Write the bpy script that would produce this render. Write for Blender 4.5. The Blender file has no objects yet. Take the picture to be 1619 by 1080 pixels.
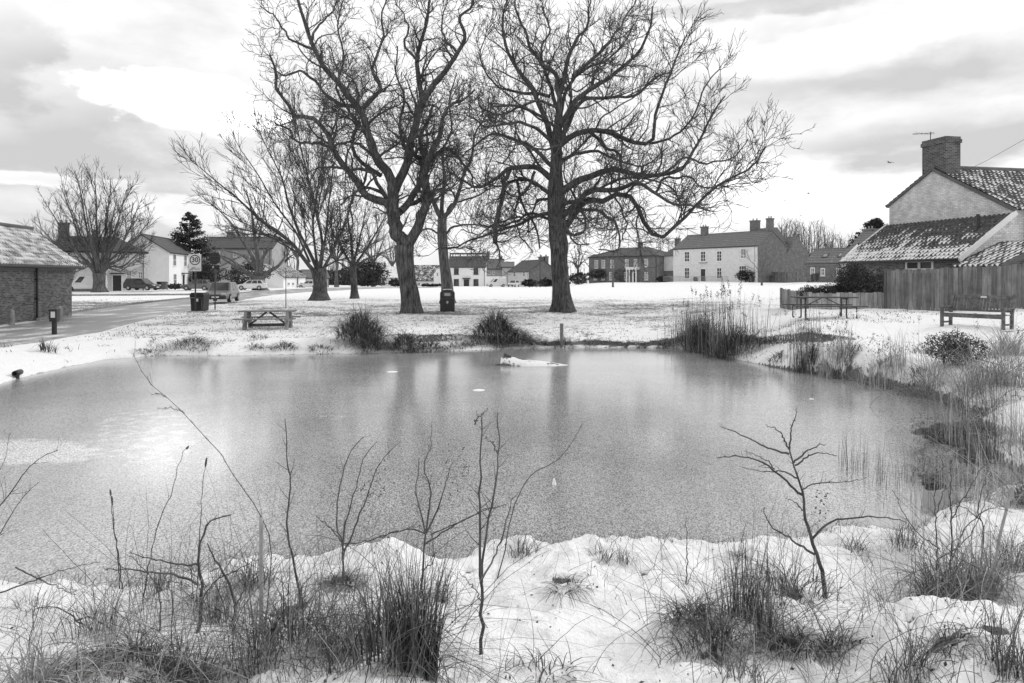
import bpy, math, random
import numpy as np
random.seed(7)
rs = np.random.RandomState(11)
R = math.radians
SC = bpy.context.scene
COL = SC.collection

# ------------------------------------------------------------------ camera
F, HOR, CX, CAMZ = 1100.0, 436.0, 809.5, 2.05       # focal length and horizon in photo pixels
cam_d = bpy.data.cameras.new('camera')
cam_d.sensor_width = 36.0
cam_d.lens = 36.0 * F / 1619.0
cam_d.shift_y = -(540.0 - HOR) / 1619.0
cam_d.clip_start = 0.05
cam_d.clip_end = 6000
cam = bpy.data.objects.new('camera', cam_d)
COL.objects.link(cam)
cam.location = (0, 0, CAMZ)
cam.rotation_euler = (R(90), 0, 0)
SC.camera = cam

# ------------------------------------------------------------------ world and sun
SUN_EL, SUN_AZ = R(33), R(62)                        # azimuth clockwise from the view direction (+Y)
SKY_GAIN = 1.0
w = bpy.data.worlds.new('World')
SC.world = w
w.use_nodes = True
nt = w.node_tree
nt.nodes.clear()
def N(t, **k):
    n = nt.nodes.new(t)
    for a, b in k.items():
        setattr(n, a, b)
    return n
def lk(a, b):
    nt.links.new(a, b)
def math_n(op, a, b=None, c=None, clamp=False):
    n = N('ShaderNodeMath', operation=op)
    n.use_clamp = clamp
    for i, v in enumerate((a, b, c)):
        if v is None:
            continue
        if isinstance(v, (int, float)):
            n.inputs[i].default_value = v
        else:
            lk(v, n.inputs[i])
    return n.outputs[0]
tc = N('ShaderNodeTexCoord')
sep = N('ShaderNodeSeparateXYZ')
lk(tc.outputs['Generated'], sep.inputs[0])
az = math_n('ARCTAN2', sep.outputs[0], sep.outputs[1])
el = math_n('ARCSINE', sep.outputs[2])
comb = N('ShaderNodeCombineXYZ')
lk(math_n('MULTIPLY', az, 3.0), comb.inputs[0])
lk(math_n('MULTIPLY', el, 9.0), comb.inputs[1])
nz = N('ShaderNodeTexNoise'); nz.inputs['Scale'].default_value = 1.3; nz.inputs['Detail'].default_value = 8; nz.inputs['Roughness'].default_value = 0.55
lk(comb.outputs[0], nz.inputs['Vector'])
nz2 = N('ShaderNodeTexNoise'); nz2.inputs['Scale'].default_value = 3.2; nz2.inputs['Detail'].default_value = 8; nz2.inputs['Roughness'].default_value = 0.55
comb2 = N('ShaderNodeCombineXYZ'); comb2.inputs[2].default_value = 4.7
lk(math_n('MULTIPLY', az, 3.0), comb2.inputs[0]); lk(math_n('MULTIPLY', el, 5.0), comb2.inputs[1])
lk(comb2.outputs[0], nz2.inputs['Vector'])
wa = math_n('MULTIPLY_ADD', math_n('SUBTRACT', nz2.outputs[0], 0.5), 0.22, az)      # warped azimuth / elevation
we = math_n('MULTIPLY_ADD', math_n('SUBTRACT', nz.outputs[0], 0.5), 0.12, el)
def az_el(px, py):
    a = math.atan2(px - CX, F)
    return a, math.atan((HOR - py) / F * math.cos(a))
sky_v = math_n('MULTIPLY_ADD', math_n('SUBTRACT', nz.outputs[0], 0.5), -0.60, 0.77)
#        px,  py, half width, half height (photo px), amplitude, edge hardness
for (px, py, hw, hh, amp, hard) in [
        (60, 250, 330, 55, -0.20, 1.0), (250, 215, 200, 45, -0.14, .9), (20, 100, 70, 75, -0.15, 1.3), (170, 330, 260, 45, -0.20, 1.5),
        (150, 150, 160, 60, -0.12, 1.5), (300, 162, 118, 46, 1.6, 1.7), (60, 285, 170, 18, 0.28, 2.0), (330, 330, 130, 22, 0.22, 2.0),
        (200, 45, 260, 60, 0.06, 1.2),
        (1330, 130, 330, 45, -0.18, 0.8), (1480, 225, 280, 32, -0.22, 1.1), (1180, 8, 260, 16, -0.2, 1.3), (1540, 120, 150, 60, -0.12, 1.3),
        (1400, 60, 300, 35, 0.15, 1.4), (1330, 300, 300, 50, 0.18, 1.6), (1560, 30, 160, 60, 0.1, 1.5),
        (700, 200, 500, 220, 0.04, 1.3), (820, 60, 500, 60, 0.06, 1.0)]:
    a0, e0 = az_el(px, py)
    ca = math.cos(a0)
    sa, se = hw / F * ca * ca, hh / F * ca
    dx = math_n('DIVIDE', math_n('SUBTRACT', wa, a0), sa)
    dy = math_n('DIVIDE', math_n('SUBTRACT', we, e0), se)
    d = math_n('SQRT', math_n('ADD', math_n('MULTIPLY', dx, dx), math_n('MULTIPLY', dy, dy)))
    g = math_n('MULTIPLY', math_n('SUBTRACT', 1.35, d), hard, clamp=True)
    sm = N('ShaderNodeMapRange', interpolation_type='SMOOTHSTEP'); lk(g, sm.inputs[0])
    sky_v = math_n('MULTIPLY_ADD', sm.outputs[0], amp, sky_v)
sky_v = math_n('MULTIPLY_ADD', math_n('SUBTRACT', nz2.outputs[0], 0.5), 0.35, sky_v)
sky_v = math_n('MINIMUM', math_n('MAXIMUM', sky_v, 0.52), 2.4)
sky = N('ShaderNodeTexSky', sky_type='NISHITA')
sky.sun_disc = False
sky.sun_elevation = SUN_EL
sky.sun_rotation = SUN_AZ
bw = N('ShaderNodeRGBToBW'); lk(sky.outputs[0], bw.inputs[0])
tot = math_n('MULTIPLY_ADD', math_n('MINIMUM', bw.outputs[0], 6.0), 0.06, math_n('MULTIPLY', sky_v, 10.0 * SKY_GAIN))
cc = N('ShaderNodeCombineColor')
for i in range(3):
    lk(tot, cc.inputs[i])
bg = N('ShaderNodeBackground'); bg.inputs[1].default_value = 0.1
lk(cc.outputs[0], bg.inputs[0])
wo = N('ShaderNodeOutputWorld'); lk(bg.outputs[0], wo.inputs[0])

sun_d = bpy.data.lights.new('sun', 'SUN')
sun_d.energy = 1.1
sun_d.angle = R(11)
sun_d.color = (1.0, 1.0, 1.0)
sun = bpy.data.objects.new('sun', sun_d)
COL.objects.link(sun)
sun.rotation_euler = (R(90) - SUN_EL, 0, -SUN_AZ + math.pi)
sun.rotation_euler = (math.pi / 2 - SUN_EL, 0, math.pi - SUN_AZ)
SC.view_settings.view_transform = 'Standard'
SC.view_settings.look = 'None'
SC.view_settings.exposure = 0.25
SC.view_settings.gamma = 1.0
SC.render.film_transparent = False
SC.cycles.max_bounces = 6
SC.cycles.transparent_max_bounces = 8

# ------------------------------------------------------------------ helpers
def P(px, py, Y):
    return np.array([(px - CX) / F * Y, Y, CAMZ - (py - HOR) / F * Y])
def XY(px, Y):
    return ((px - CX) / F * Y, Y)
def smooth(t):
    t = np.clip(t, 0, 1)
    return t * t * (3 - 2 * t)
_perm = np.random.RandomState(3).rand(256, 256)
def vnoise(x, y, seed=0):
    x = np.asarray(x, float) + seed * 17.31; y = np.asarray(y, float) + seed * 9.17
    xi = np.floor(x).astype(int); yi = np.floor(y).astype(int)
    fx = x - xi; fy = y - yi
    fx = fx * fx * fx * (fx * (fx * 6 - 15) + 10); fy = fy * fy * fy * (fy * (fy * 6 - 15) + 10)
    a = _perm[xi & 255, yi & 255]; b = _perm[(xi + 1) & 255, yi & 255]
    c = _perm[xi & 255, (yi + 1) & 255]; d = _perm[(xi + 1) & 255, (yi + 1) & 255]
    return (a * (1 - fx) + b * fx) * (1 - fy) + (c * (1 - fx) + d * fx) * fy - 0.5

# ------------------------------------------------------------------ terrain
WATER = -0.5
CT = np.array([(-300, 18, -.05), (0, 21, -.06), (20, 30, -.05), (110, 36, -.05), (310, 41.8, -.05), (350, 53, -.05), (157, 87, 0), (60, 100, .05),
    (250, 100, .05), (505, 58, 0), (560, 61, .05), (650, 39, -.04), (707, 41, -.06), (890, 39, .03), (740, 170, -.55), (835, 165, -.5),
    (620, 170, -.5), (1000, 160, .55), (1130, 130, 1.0), (1300, 102, 1.15), (1420, 60, 1.0), (1310, 23.4, .58), (1535, 20.5, .55),
    (1403, 28, .68), (1619, 25.6, .80), (1278, 29, .66), (420, 27, -.1), (250, 26, -.08), (800, 2.5, .48), (800, 4.6, .0), (800, 5.4, -.16), (1200, 5.6, -.2), (1000, 4.9, -.04), (800, 3.5, .24), (1200, 3.8, .2), (480, 3.5, .2),
    (1100, 2.6, .48), (500, 2.6, .42), (480, 4.4, -.04), (100, 2.7, .30), (100, 4.4, -.14), (-200, 4.4, -.1), (-300, 3, .3), (1330, 4.9, -.04), (1500, 3, .5),
    (1560, 5.6, -.12), (1800, 5, .2), (1650, 9, -.18), (1650, 13, -.1), (1800, 20, .4), (1500, 17.5, .12), (1000, 36, -.02), (1200, 30, .3),
    (1200, 60, .25), (1200, 100, .55), (1000, 60, .05), (1000, 100, .15), (600, 100, -.15), (420, 100, .0), (560, 27, -.12), (1000, 27, -.1),
    (850, 27, -.12), (1180, 24, .12), (0, 12, -.2), (-300, 12, -.2), (1900, 60, 1.2), (1900, 150, 1.2), (-500, 100, 0), (809, 1000, -1), (809, 3000, -2), (2000, 1500, 0), (-400, 1500, -1)], float)
def base_h(X, Y):
    X = np.asarray(X, float); Y = np.asarray(Y, float)
    Yc = np.maximum(Y, 1.8)
    a = np.clip(X / Yc * F + CX, -700, 2300) / 260.0
    b = np.log(Yc) * 2.4
    num = np.zeros_like(a); den = np.zeros_like(a)
    for (px, yy, z) in CT:
        d2 = (a - px / 260.0) ** 2 + (b - math.log(yy) * 2.4) ** 2 + 0.02
        wgt = 1.0 / d2 ** 1.8
        num += wgt * z; den += wgt
    return num / den
def w_on_water(px, py):
    Y = (CAMZ - WATER) * F / (py - HOR)
    return ((px - CX) / F * Y, Y)
POND = [w_on_water(*q) for q in [(0, 607), (60, 591), (110, 579), (170, 568), (260, 562), (400, 562), (480, 560), (560, 559), (640, 557), (700, 556), (780, 553), (850, 551),
    (930, 550), (1000, 550), (1060, 551), (1110, 557), (1150, 566), (1200, 576), (1240, 584), (1330, 599), (1420, 619), (1490, 636), (1525, 650), (1560, 655), (1545, 672),
    (1590, 690), (1560, 712), (1580, 735), (1640, 760), (1600, 800), (1500, 832), (1420, 868), (1330, 884), (1230, 886), (1160, 895), (1100, 908), (1040, 903),
    (1000, 915), (880, 912), (800, 905), (740, 925), (700, 935), (640, 925), (540, 935), (430, 935), (330, 955), (200, 960), (100, 970), (0, 985), (-200, 1040)]]
POND += [(-9.5, 4.8), (-14, 7.5), (-16, 11), (-14.5, 14.5), (-13.2, 15.6)]
PN = np.array(POND)
def pond_d(X, Y):
    """signed distance to the pond's edge, positive outside"""
    X = np.asarray(X, float); Y = np.asarray(Y, float)
    d2 = np.full(X.shape, 1e9); inside = np.zeros(X.shape, bool)
    n = len(PN)
    for i in range(n):
        x0, y0 = PN[i]; x1, y1 = PN[(i + 1) % n]
        ex, ey = x1 - x0, y1 - y0
        t = np.clip(((X - x0) * ex + (Y - y0) * ey) / (ex * ex + ey * ey), 0, 1)
        d2 = np.minimum(d2, (X - x0 - t * ex) ** 2 + (Y - y0 - t * ey) ** 2)
        c = (y0 > Y) != (y1 > Y)
        inside ^= c & (X < (x1 - x0) * (Y - y0) / (y1 - y0 + 1e-12) + x0)
    d = np.sqrt(d2)
    return np.where(inside, -d, d)
ROAD_R = [(-500, 15.5), (-300, 17), (0, 20.3), (68, 22.0), (161, 26.0), (240, 33.7), (308, 43.5), (380, 58), (440, 76), (520, 97), (600, 122), (700, 150), (760, 158)]
ROAD_L = [(-500, 24.0), (-300, 25), (0, 28.2), (60, 32), (125, 40), (160, 44), (230, 53), (301, 63), (370, 78), (430, 96), (500, 120), (580, 145), (690, 163), (756, 166)]
LANE_R = [(40, 70), (180, 71), (300, 73), (372, 79.5)]
LANE_L = [(40, 77), (180, 78), (300, 80), (392, 88)]
SC_PX = np.array([540, 600, 700, 870, 1000, 1080, 1180, 1240, 1300, 1370]); SC_Y = np.array([25.3, 25.2, 25.3, 25.0, 25.0, 25.2, 23.0, 20.9, 19.2, 18.2])
def road_mask(X, Y):
    X = np.asarray(X, float); Y = np.asarray(Y, float)
    Yc = np.maximum(Y, 2)
    px = X / Yc * F + CX
    r = np.interp(px, [q[0] for q in ROAD_R], [q[1] for q in ROAD_R]); l = np.interp(px, [q[0] for q in ROAD_L], [q[1] for q in ROAD_L])
    m = smooth((Y - r) / 0.6 + 1) * smooth((l - Y) / 0.6 + 1) * (px < 745)
    r = np.interp(px, [q[0] for q in LANE_R], [q[1] for q in LANE_R]); l = np.interp(px, [q[0] for q in LANE_L], [q[1] for q in LANE_L])
    m2 = smooth((Y - r) / 0.6 + 1) * smooth((l - Y) / 0.6 + 1) * (px < 390)
    return np.maximum(m, m2)
BARE = []   # (px, py, half width px, half height px) holes in the near snow
def height(X, Y, rough=True):
    X = np.asarray(X, float); Y = np.asarray(Y, float)
    b = base_h(X, Y)
    px = X / np.maximum(Y, 1.8) * F + CX
    sy = np.interp(px, SC_PX, SC_Y) + 0.5 * vnoise(X * 0.9, X * 0.3, 5) + 0.18 * vnoise(X * 4, Y * 0, 6)
    msk = smooth((px - 560) / 90) * smooth((1375 - px) / 120) * smooth((Y - 14) / 2)
    b = b - 0.21 * msk * smooth((sy - Y) / 0.10)
    if rough:
        near = smooth((10 - Y) / 3)
        rm = 1 - road_mask(X, Y)
        n = (0.06 * vnoise(X * .5, Y * .5, 1) + 0.045 * vnoise(X * 1.7, Y * 1.7, 2) + 0.03 * vnoise(X * 4.5, Y * 4.5, 3)) * rm
        n = n + near * (0.16 * vnoise(X * 1.3, Y * 1.3, 8) + 0.11 * vnoise(X * 3.3, Y * 3.3, 9) - 0.05 * np.abs(vnoise(X * 6, Y * 6, 19)) + 0.05 * vnoise(X * 9, Y * 9, 4) + 0.028 * vnoise(X * 25, Y * 25, 7))
        b = b + n * np.where(Y > 60, 0.6, 1)
    d = pond_d(X, Y)
    wN = 0.45 + 0.25 * vnoise(X * 1.5, Y * 1.5, 12); wF = 2.3; wR = 0.9
    wd = wN + (wF - wN) * smooth((Y - 12) / 6)
    right = smooth((X - 6) / 2) * smooth((Y - 6) / 2) * smooth((22 - Y) / 4)
    wd = wd * (1 - right) + wR * right
    d = d + 0.10 * vnoise(X * 2.1, Y * 2.1, 13) + 0.06 * vnoise(X * 6, Y * 6, 14) + 0.06 * vnoise(X * 13, Y * 13, 15)
    t = np.clip(d / wd, 0, 1)
    prof = 1 - (1 - t) ** 2.2
    lip = 0.07 * smooth(d / 0.07)
    out = (WATER - 0.03 + lip) + (b - (WATER - 0.03 + lip)) * prof
    inn = WATER - 0.03 - np.minimum(0.6, -d * 1.3)
    return np.where(d > 0, np.maximum(out, WATER - 0.03 + lip * 0.6), inn)
def gz(X, Y):
    return float(height(np.array([X]), np.array([Y]))[0])
_ys = np.exp(np.linspace(math.log(1.6), math.log(400), 900))
def G(px, py):
    """the point of the ground (or water) seen at a photo pixel"""
    X = (px - CX) / F * _ys
    Z = CAMZ - (py - HOR) / F * _ys
    h = np.maximum(height(X, _ys), WATER)
    k = np.argmax(Z < h)
    if k == 0:
        k = len(_ys) - 1
    a = Z[k - 1] - h[k - 1]; b = Z[k] - h[k]
    t = a / (a - b + 1e-9)
    Y = _ys[k - 1] + (_ys[k] - _ys[k - 1]) * t
    x = (px - CX) / F * Y
    return (x, Y, gz(x, Y))

# ------------------------------------------------------------------ materials (all grey: the place as a black and white photograph shows it)
MATS = {}
class MT:
    def __init__(s, name):
        s.m = bpy.data.materials.new(name); s.m.use_nodes = True
        s.nt = s.m.node_tree; s.nt.nodes.clear()
        s.out = s.n('ShaderNodeOutputMaterial'); s.b = s.n('ShaderNodeBsdfPrincipled')
        s.l(s.b.outputs[0], s.out.inputs[0])
        MATS[name] = s.m
    def n(s, t, **k):
        x = s.nt.nodes.new(t)
        for a, b in k.items():
            setattr(x, a, b)
        return x
    def l(s, a, b):
        s.nt.links.new(a, b)
    def mth(s, op, a, b=None, c=None, clamp=False):
        n = s.n('ShaderNodeMath', operation=op); n.use_clamp = clamp
        for i, v in enumerate((a, b, c)):
            if v is None:
                continue
            if isinstance(v, (int, float)):
                n.inputs[i].default_value = v
            else:
                s.l(v, n.inputs[i])
        return n.outputs[0]
    def coords(s, kind='Object', scale=(1, 1, 1)):
        t = s.n('ShaderNodeTexCoord'); mp = s.n('ShaderNodeMapping')
        mp.inputs['Scale'].default_value = scale
        s.l(t.outputs[kind], mp.inputs[0])
        return mp.outputs[0]
    def noise(s, vec, scale, detail=4, rough=0.6):
        n = s.n('ShaderNodeTexNoise'); n.inputs['Scale'].default_value = scale; n.inputs['Detail'].default_value = detail; n.inputs['Roughness'].default_value = rough
        s.l(vec, n.inputs['Vector'])
        return n.outputs[0]
    def ramp(s, v, lo, hi, a=0.0, b=1.0, smooth_=False):
        n = s.n('ShaderNodeMapRange')
        if smooth_:
            n.interpolation_type = 'SMOOTHSTEP'
        n.inputs[1].default_value = lo; n.inputs[2].default_value = hi; n.inputs[3].default_value = a; n.inputs[4].default_value = b
        s.l(v, n.inputs[0])
        return n.outputs[0]
    def attr(s, name):
        n = s.n('ShaderNodeAttribute'); n.attribute_name = name
        return n.outputs['Fac']
    def mix(s, f, a, b):
        n = s.n('ShaderNodeMix')      # float mix
        for i, v in ((0, f), (2, a), (3, b)):
            if isinstance(v, (int, float)):
                n.inputs[i].default_value = v
            else:
                s.l(v, n.inputs[i])
        return n.outputs[0]
    def col(s, v):
        c = s.n('ShaderNodeCombineColor')
        for i in range(3):
            if isinstance(v, (int, float)):
                c.inputs[i].default_value = v
            else:
                s.l(v, c.inputs[i])
        s.l(c.outputs[0], s.b.inputs['Base Color'])
    def bump(s, v, strength=0.3, dist=0.02):
        n = s.n('ShaderNodeBump'); n.inputs['Strength'].default_value = strength; n.inputs['Distance'].default_value = dist
        s.l(v, n.inputs['Height']); s.l(n.outputs[0], s.b.inputs['Normal'])
    def rough(s, v, spec=None):
        if isinstance(v, (int, float)):
            s.b.inputs['Roughness'].default_value = v
        else:
            s.l(v, s.b.inputs['Roughness'])
        if spec is not None:
            s.b.inputs['Specular IOR Level'].default_value = spec
def plain(name, lo, hi, scale=3.0, rough=0.85, bump=0.0, stretch=(1, 1, 1), spec=0.3, metal=0.0, dist=0.02, detail=5, clo=0.35, chi=0.65):
    m = MT(name)
    v = m.noise(m.coords('Object', stretch), scale, detail)
    m.col(m.ramp(v, clo, chi, lo, hi)); m.rough(rough, spec)
    m.b.inputs['Metallic'].default_value = metal
    if bump:
        m.bump(v, bump, dist)
    return m.m

# snow ground: snow with grass coming through where the 'thin' attribute says it is thin, soil where it is steep
m = MT('snow_ground')
co = m.coords('Object')
n1 = m.noise(co, 3.2, 4, 0.65); n2 = m.noise(co, 13.0, 4, 0.7); n3 = m.noise(co, 0.35, 3, 0.5); n4 = m.noise(co, 45.0, 2, 0.6)
cov = m.mth('ADD', m.mth('ADD', m.mth('MULTIPLY', n1, 0.40), m.mth('MULTIPLY', n2, 0.42)), m.mth('MULTIPLY', n3, 0.18))
thin = m.attr('thin')
thr = m.mix(thin, 0.78, 0.42)
gfac = m.ramp(m.mth('SUBTRACT', cov, thr), -0.012, 0.045, 0, 1)
geo = m.n('ShaderNodeNewGeometry'); sp = m.n('ShaderNodeSeparateXYZ'); m.l(geo.outputs['Normal'], sp.inputs[0])
steep = m.ramp(m.mth('ADD', sp.outputs[2], m.mth('MULTIPLY', m.mth('SUBTRACT', n2, 0.5), 0.35)), 0.60, 0.50, 0, 1)
bare = m.attr('bare')
barem = m.ramp(m.mth('ADD', bare, m.mth('MULTIPLY', m.mth('SUBTRACT', n2, 0.5), 1.2)), 0.45, 0.6, 0, 1)
dirt = m.mth('MAXIMUM', m.mth('MAXIMUM', gfac, steep), barem, clamp=True)
grassc = m.ramp(n4, 0.3, 0.7, 0.05, 0.24)
snowc = m.ramp(n2, 0.3, 0.7, 0.86, 0.93)
m.col(m.mix(dirt, snowc, grassc))
m.rough(0.85, 0.2)
m.bump(m.mth('ADD', n2, m.mth('MULTIPLY', n4, 0.35)), 0.7, 0.05)

# road: wet asphalt with slush
m = MT('road')
co = m.coords('Object', (1, 0.35, 1)); co2 = m.coords('Object')
a = m.noise(co, 0.9, 5, 0.6); b = m.noise(co2, 9.0, 4, 0.6); c = m.noise(co2, 60, 2, 0.5)
sl = m.ramp(m.mth('ADD', m.mth('MULTIPLY', a, 0.75), m.mth('MULTIPLY', b, 0.25)), 0.50, 0.62, 0, 1)
m.col(m.mth('MULTIPLY', m.mix(sl, 0.24, 0.78), m.ramp(c, 0.3, 0.7, 0.8, 1.15)))
m.rough(m.mix(sl, 0.45, 0.8), 0.4)
m.bump(b, 0.3, 0.02)

# pond: frosted ice, darker clear ice and open water where 'open' says so; 'deep' paints in dark reflections
m = MT('pond_ice')
co = m.coords('Object')
g1 = m.noise(m.coords('Object', (1, .55, 1)), 85, 1.5, 0.5); g2 = m.noise(co, 0.5, 4, 0.6); g3 = m.noise(co, 4, 3, 0.6); g4 = m.noise(co, 150, 1, 0.5)
op = m.attr('open')
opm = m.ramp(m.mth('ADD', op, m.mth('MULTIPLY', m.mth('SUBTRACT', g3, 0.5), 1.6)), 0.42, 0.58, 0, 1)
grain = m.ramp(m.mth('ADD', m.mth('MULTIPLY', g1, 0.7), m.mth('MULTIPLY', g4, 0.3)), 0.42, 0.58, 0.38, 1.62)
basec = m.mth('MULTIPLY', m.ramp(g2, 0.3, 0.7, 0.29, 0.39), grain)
dark_refl = m.ramp(m.mth('ADD', m.attr('deep'), m.mth('MULTIPLY', m.mth('SUBTRACT', g3, 0.5), 1.3)), 0.4, 0.6, 0, 1)  # near-black base colour standing in for dark reflections
m.col(m.mix(dark_refl, m.mix(opm, m.mix(m.ramp(m.mth('ADD', m.attr('frost'), m.mth('MULTIPLY', m.mth('SUBTRACT', g3, 0.5), 1.0)), 0.4, 0.7, 0, 1), basec, m.mth('MULTIPLY', grain, 0.62)), 0.34), 0.015))
m.rough(m.mix(opm, 0.14, 0.02))
m.b.inputs['IOR'].default_value = 2.2
bn = m.n('ShaderNodeBump'); bn.inputs['Strength'].default_value = 0.07; bn.inputs['Distance'].default_value = 0.004
m.l(m.mth('MULTIPLY', g1, m.mth('SUBTRACT', 1.0, opm)), bn.inputs['Height']); m.l(bn.outputs[0], m.b.inputs['Normal'])

def bark(name, lo, hi, sc=6.0):
    m = MT(name)
    co = m.coords('Object', (1, 1, 0.16)); co2 = m.coords('Object')
    a = m.noise(co, sc * 2, 5, 0.7); b = m.noise(co2, 1.3, 4, 0.6)
    m.col(m.mth('MULTIPLY', m.ramp(a, 0.35, 0.65, lo, hi), m.ramp(b, 0.3, 0.7, 0.65, 1.35)))
    m.rough(0.9, 0.15); m.bump(a, 0.9, 0.06)
    return m.m
BARK = bark('bark', 0.028, 0.155)
BARK2 = bark('bark_pale', 0.05, 0.20)
TWIG = plain('twig', 0.05, 0.12, 2.0, 0.9)
TWIG2 = plain('twig_pale', 0.10, 0.20, 2.0, 0.9)
def toned(name, lo, hi, rough=0.7):
    m = MT(name)
    t = m.attr('tone')
    m.col(m.mix(t, lo, hi)); m.rough(rough, 0.2)
    return m.m
GRASSD = toned('sedge', 0.012, 0.26)
GRASSM = toned('dead_grass', 0.012, 0.32)
GRASSP = toned('pale_reed', 0.18, 0.62)
LEAF = toned('leaf', 0.012, 0.10, 0.6)
LEAF2 = toned('far_leaf', 0.03, 0.10, 0.8)
STEM = plain('stem', 0.04, 0.12, 8, 0.8)

def brick(name, c1, c2, mortar, scale=1.0, snowlines=0.0, rot=True):
    m = MT(name)
    t = m.n('ShaderNodeTexCoord'); sx = m.n('ShaderNodeSeparateXYZ'); m.l(t.outputs['Object'], sx.inputs[0])
    cb = m.n('ShaderNodeCombineXYZ')
    m.l(m.mth('ADD', sx.outputs[0], sx.outputs[1]), cb.inputs[0]); m.l(sx.outputs[2], cb.inputs[1])
    b = m.n('ShaderNodeTexBrick'); m.l(cb.outputs[0], b.inputs['Vector'])
    b.inputs['Scale'].default_value = 1.0
    b.inputs['Brick Width'].default_value = 0.225 * scale; b.inputs['Row Height'].default_value = 0.075 * scale
    b.inputs['Mortar Size'].default_value = 0.008 * scale; b.inputs['Bias'].default_value = 0.0
    for k, v in (('Color1', c1), ('Color2', c2), ('Mortar', mortar)):
        b.inputs[k].default_value = (v, v, v, 1)
    nn = m.noise(m.coords('Object'), 1.6, 5, 0.65); n2 = m.noise(m.coords('Object'), 14, 3, 0.6)
    bwn = m.n('ShaderNodeRGBToBW'); m.l(b.outputs['Color'], bwn.inputs[0])
    v = m.mth('MULTIPLY', m.mth('MULTIPLY', bwn.outputs[0], m.ramp(nn, 0.3, 0.7, 0.75, 1.25)), m.ramp(n2, 0.3, 0.7, 0.85, 1.15))
    m.col(v); m.rough(0.9, 0.15); m.bump(b.outputs['Fac'], -0.5, 0.01)
    return m.m
BRICK = brick('brick_dark', 0.07, 0.20, 0.26)
BRICKM = brick('brick_mid', 0.13, 0.19, 0.2, 1.5)
BRICKC = brick('brick_chimney', 0.06, 0.14, 0.24)
BRICKW = brick('brick_painted', 0.58, 0.76, 0.42)
CREAM = plain('cream_render', 0.60, 0.70, 1.5)
WHITE = plain('white_render', 0.80, 0.87, 1.2)
GREYW = plain('grey_render', 0.34, 0.44, 1.2)
PALE = plain('pale_render', 0.52, 0.62, 1.2)
def rooft(name, lo, hi, snow=0.0, course=0.35):
    m = MT(name)
    co = m.coords('Object')
    a = m.noise(co, 1.1, 4, 0.6); b = m.noise(co, 5.5, 4, 0.65)
    wv = m.n('ShaderNodeTexWave'); wv.bands_direction = 'Z'; wv.inputs['Scale'].default_value = 0.314 / course / 1.0; wv.inputs['Distortion'].default_value = 0.6
    m.l(co, wv.inputs['Vector'])
    v = m.mth('MULTIPLY', m.ramp(b, 0.3, 0.7, lo, hi), m.ramp(wv.outputs['Fac'], 0, 1, 0.8, 1.15))
    s = m.ramp(m.mth('ADD', m.mth('MULTIPLY', b, 0.6), m.mth('MULTIPLY', a, 0.4)), 0.66 - snow * 0.3, 0.72 - snow * 0.3, 0, 1)
    m.col(m.mix(s, v, 0.85)); m.rough(0.8, 0.2); m.bump(wv.outputs['Fac'], 0.4, 0.03)
    return m.m
ROOF = rooft('roof_tiles', 0.06, 0.15, 0.0)
ROOF2 = rooft('roof_grey', 0.12, 0.22, 0.15)
ROOFS = rooft('roof_snow_patches', 0.04, 0.12, 0.50)
ROOFW = rooft('roof_mostly_snow', 0.10, 0.25, 0.8)
m = MT('pantile')
s = m.attr('snow'); b = m.noise(m.coords('Object'), 7, 4, 0.6); b2 = m.noise(m.coords('Object'), 26, 3, 0.6)
sf = m.ramp(m.mth('ADD', s, m.mth('MULTIPLY', m.mth('SUBTRACT', b2, 0.5), 0.5)), 0.42, 0.55, 0, 1)
m.col(m.mix(sf, m.ramp(b, 0.3, 0.7, 0.04, 0.15), 0.86)); m.rough(0.8, 0.2)
PANT = m.m
FRAME = plain('white_paint', 0.72, 0.8, 2)
DARKP = plain('black_paint', 0.015, 0.03, 4, 0.4, spec=0.5)
m = MT('window_glass'); m.col(m.ramp(m.noise(m.coords('Object'), 0.9, 2), 0.3, 0.7, 0.02, 0.10)); m.rough(0.12, 0.5); GLASS = m.m
m = MT('curtained_glass'); m.col(m.ramp(m.noise(m.coords('Object'), 0.9, 2), 0.3, 0.7, 0.16, 0.36)); m.rough(0.15, 0.5); GLASSC = m.m
def wood(name, lo, hi, boards=False):
    m = MT(name)
    co = m.coords('Object', (1, 1, 0.08)); a = m.noise(co, 16, 5, 0.7); b = m.noise(m.coords('Object'), 1.7, 4)
    v = m.mth('MULTIPLY', m.ramp(a, 0.3, 0.7, lo, hi), m.ramp(b, 0.3, 0.7, 0.7, 1.3))
    if boards: v = m.mth('MULTIPLY', v, m.mix(m.attr('tone'), .75, 1.3))
    m.col(v); m.rough(0.85, 0.2); m.bump(a, 0.4, 0.01)
    return m.m
FENCE = wood('fence_wood', 0.10, 0.24, True)
FENCEL = wood('fence_wood_pale', 0.20, 0.38, True)
BENCHW = plain('bench_wood', 0.07, 0.17, 9, 0.7, 0.2, (1, 1, 1))
TABLEW = plain('table_wood', 0.13, 0.28, 9, 0.8, 0.2, (0.3, 1, 1))
LEGW = wood('table_leg_wood', 0.16, 0.34)
DARKW = plain('dark_wood', 0.05, 0.11, 6, 0.7)
STEEL = plain('dark_steel', 0.03, 0.06, 5, 0.45, spec=0.5)
GALV = plain('galvanised_steel', 0.3, 0.42, 5, 0.5, spec=0.5, metal=0.3)
BLACKPL = plain('black_plastic', 0.014, 0.028, 5, 0.35, spec=0.5)
GREYPL = plain('grey_plastic', 0.10, 0.15, 5, 0.5)
SIGNW = plain('sign_white', 0.66, 0.74, 2, 0.5)
SIGNG = plain('sign_grey', 0.45, 0.52, 2, 0.5)
SNOW = plain('snow_cap', 0.86, 0.92, 9, 0.85, 0.3)
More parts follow.
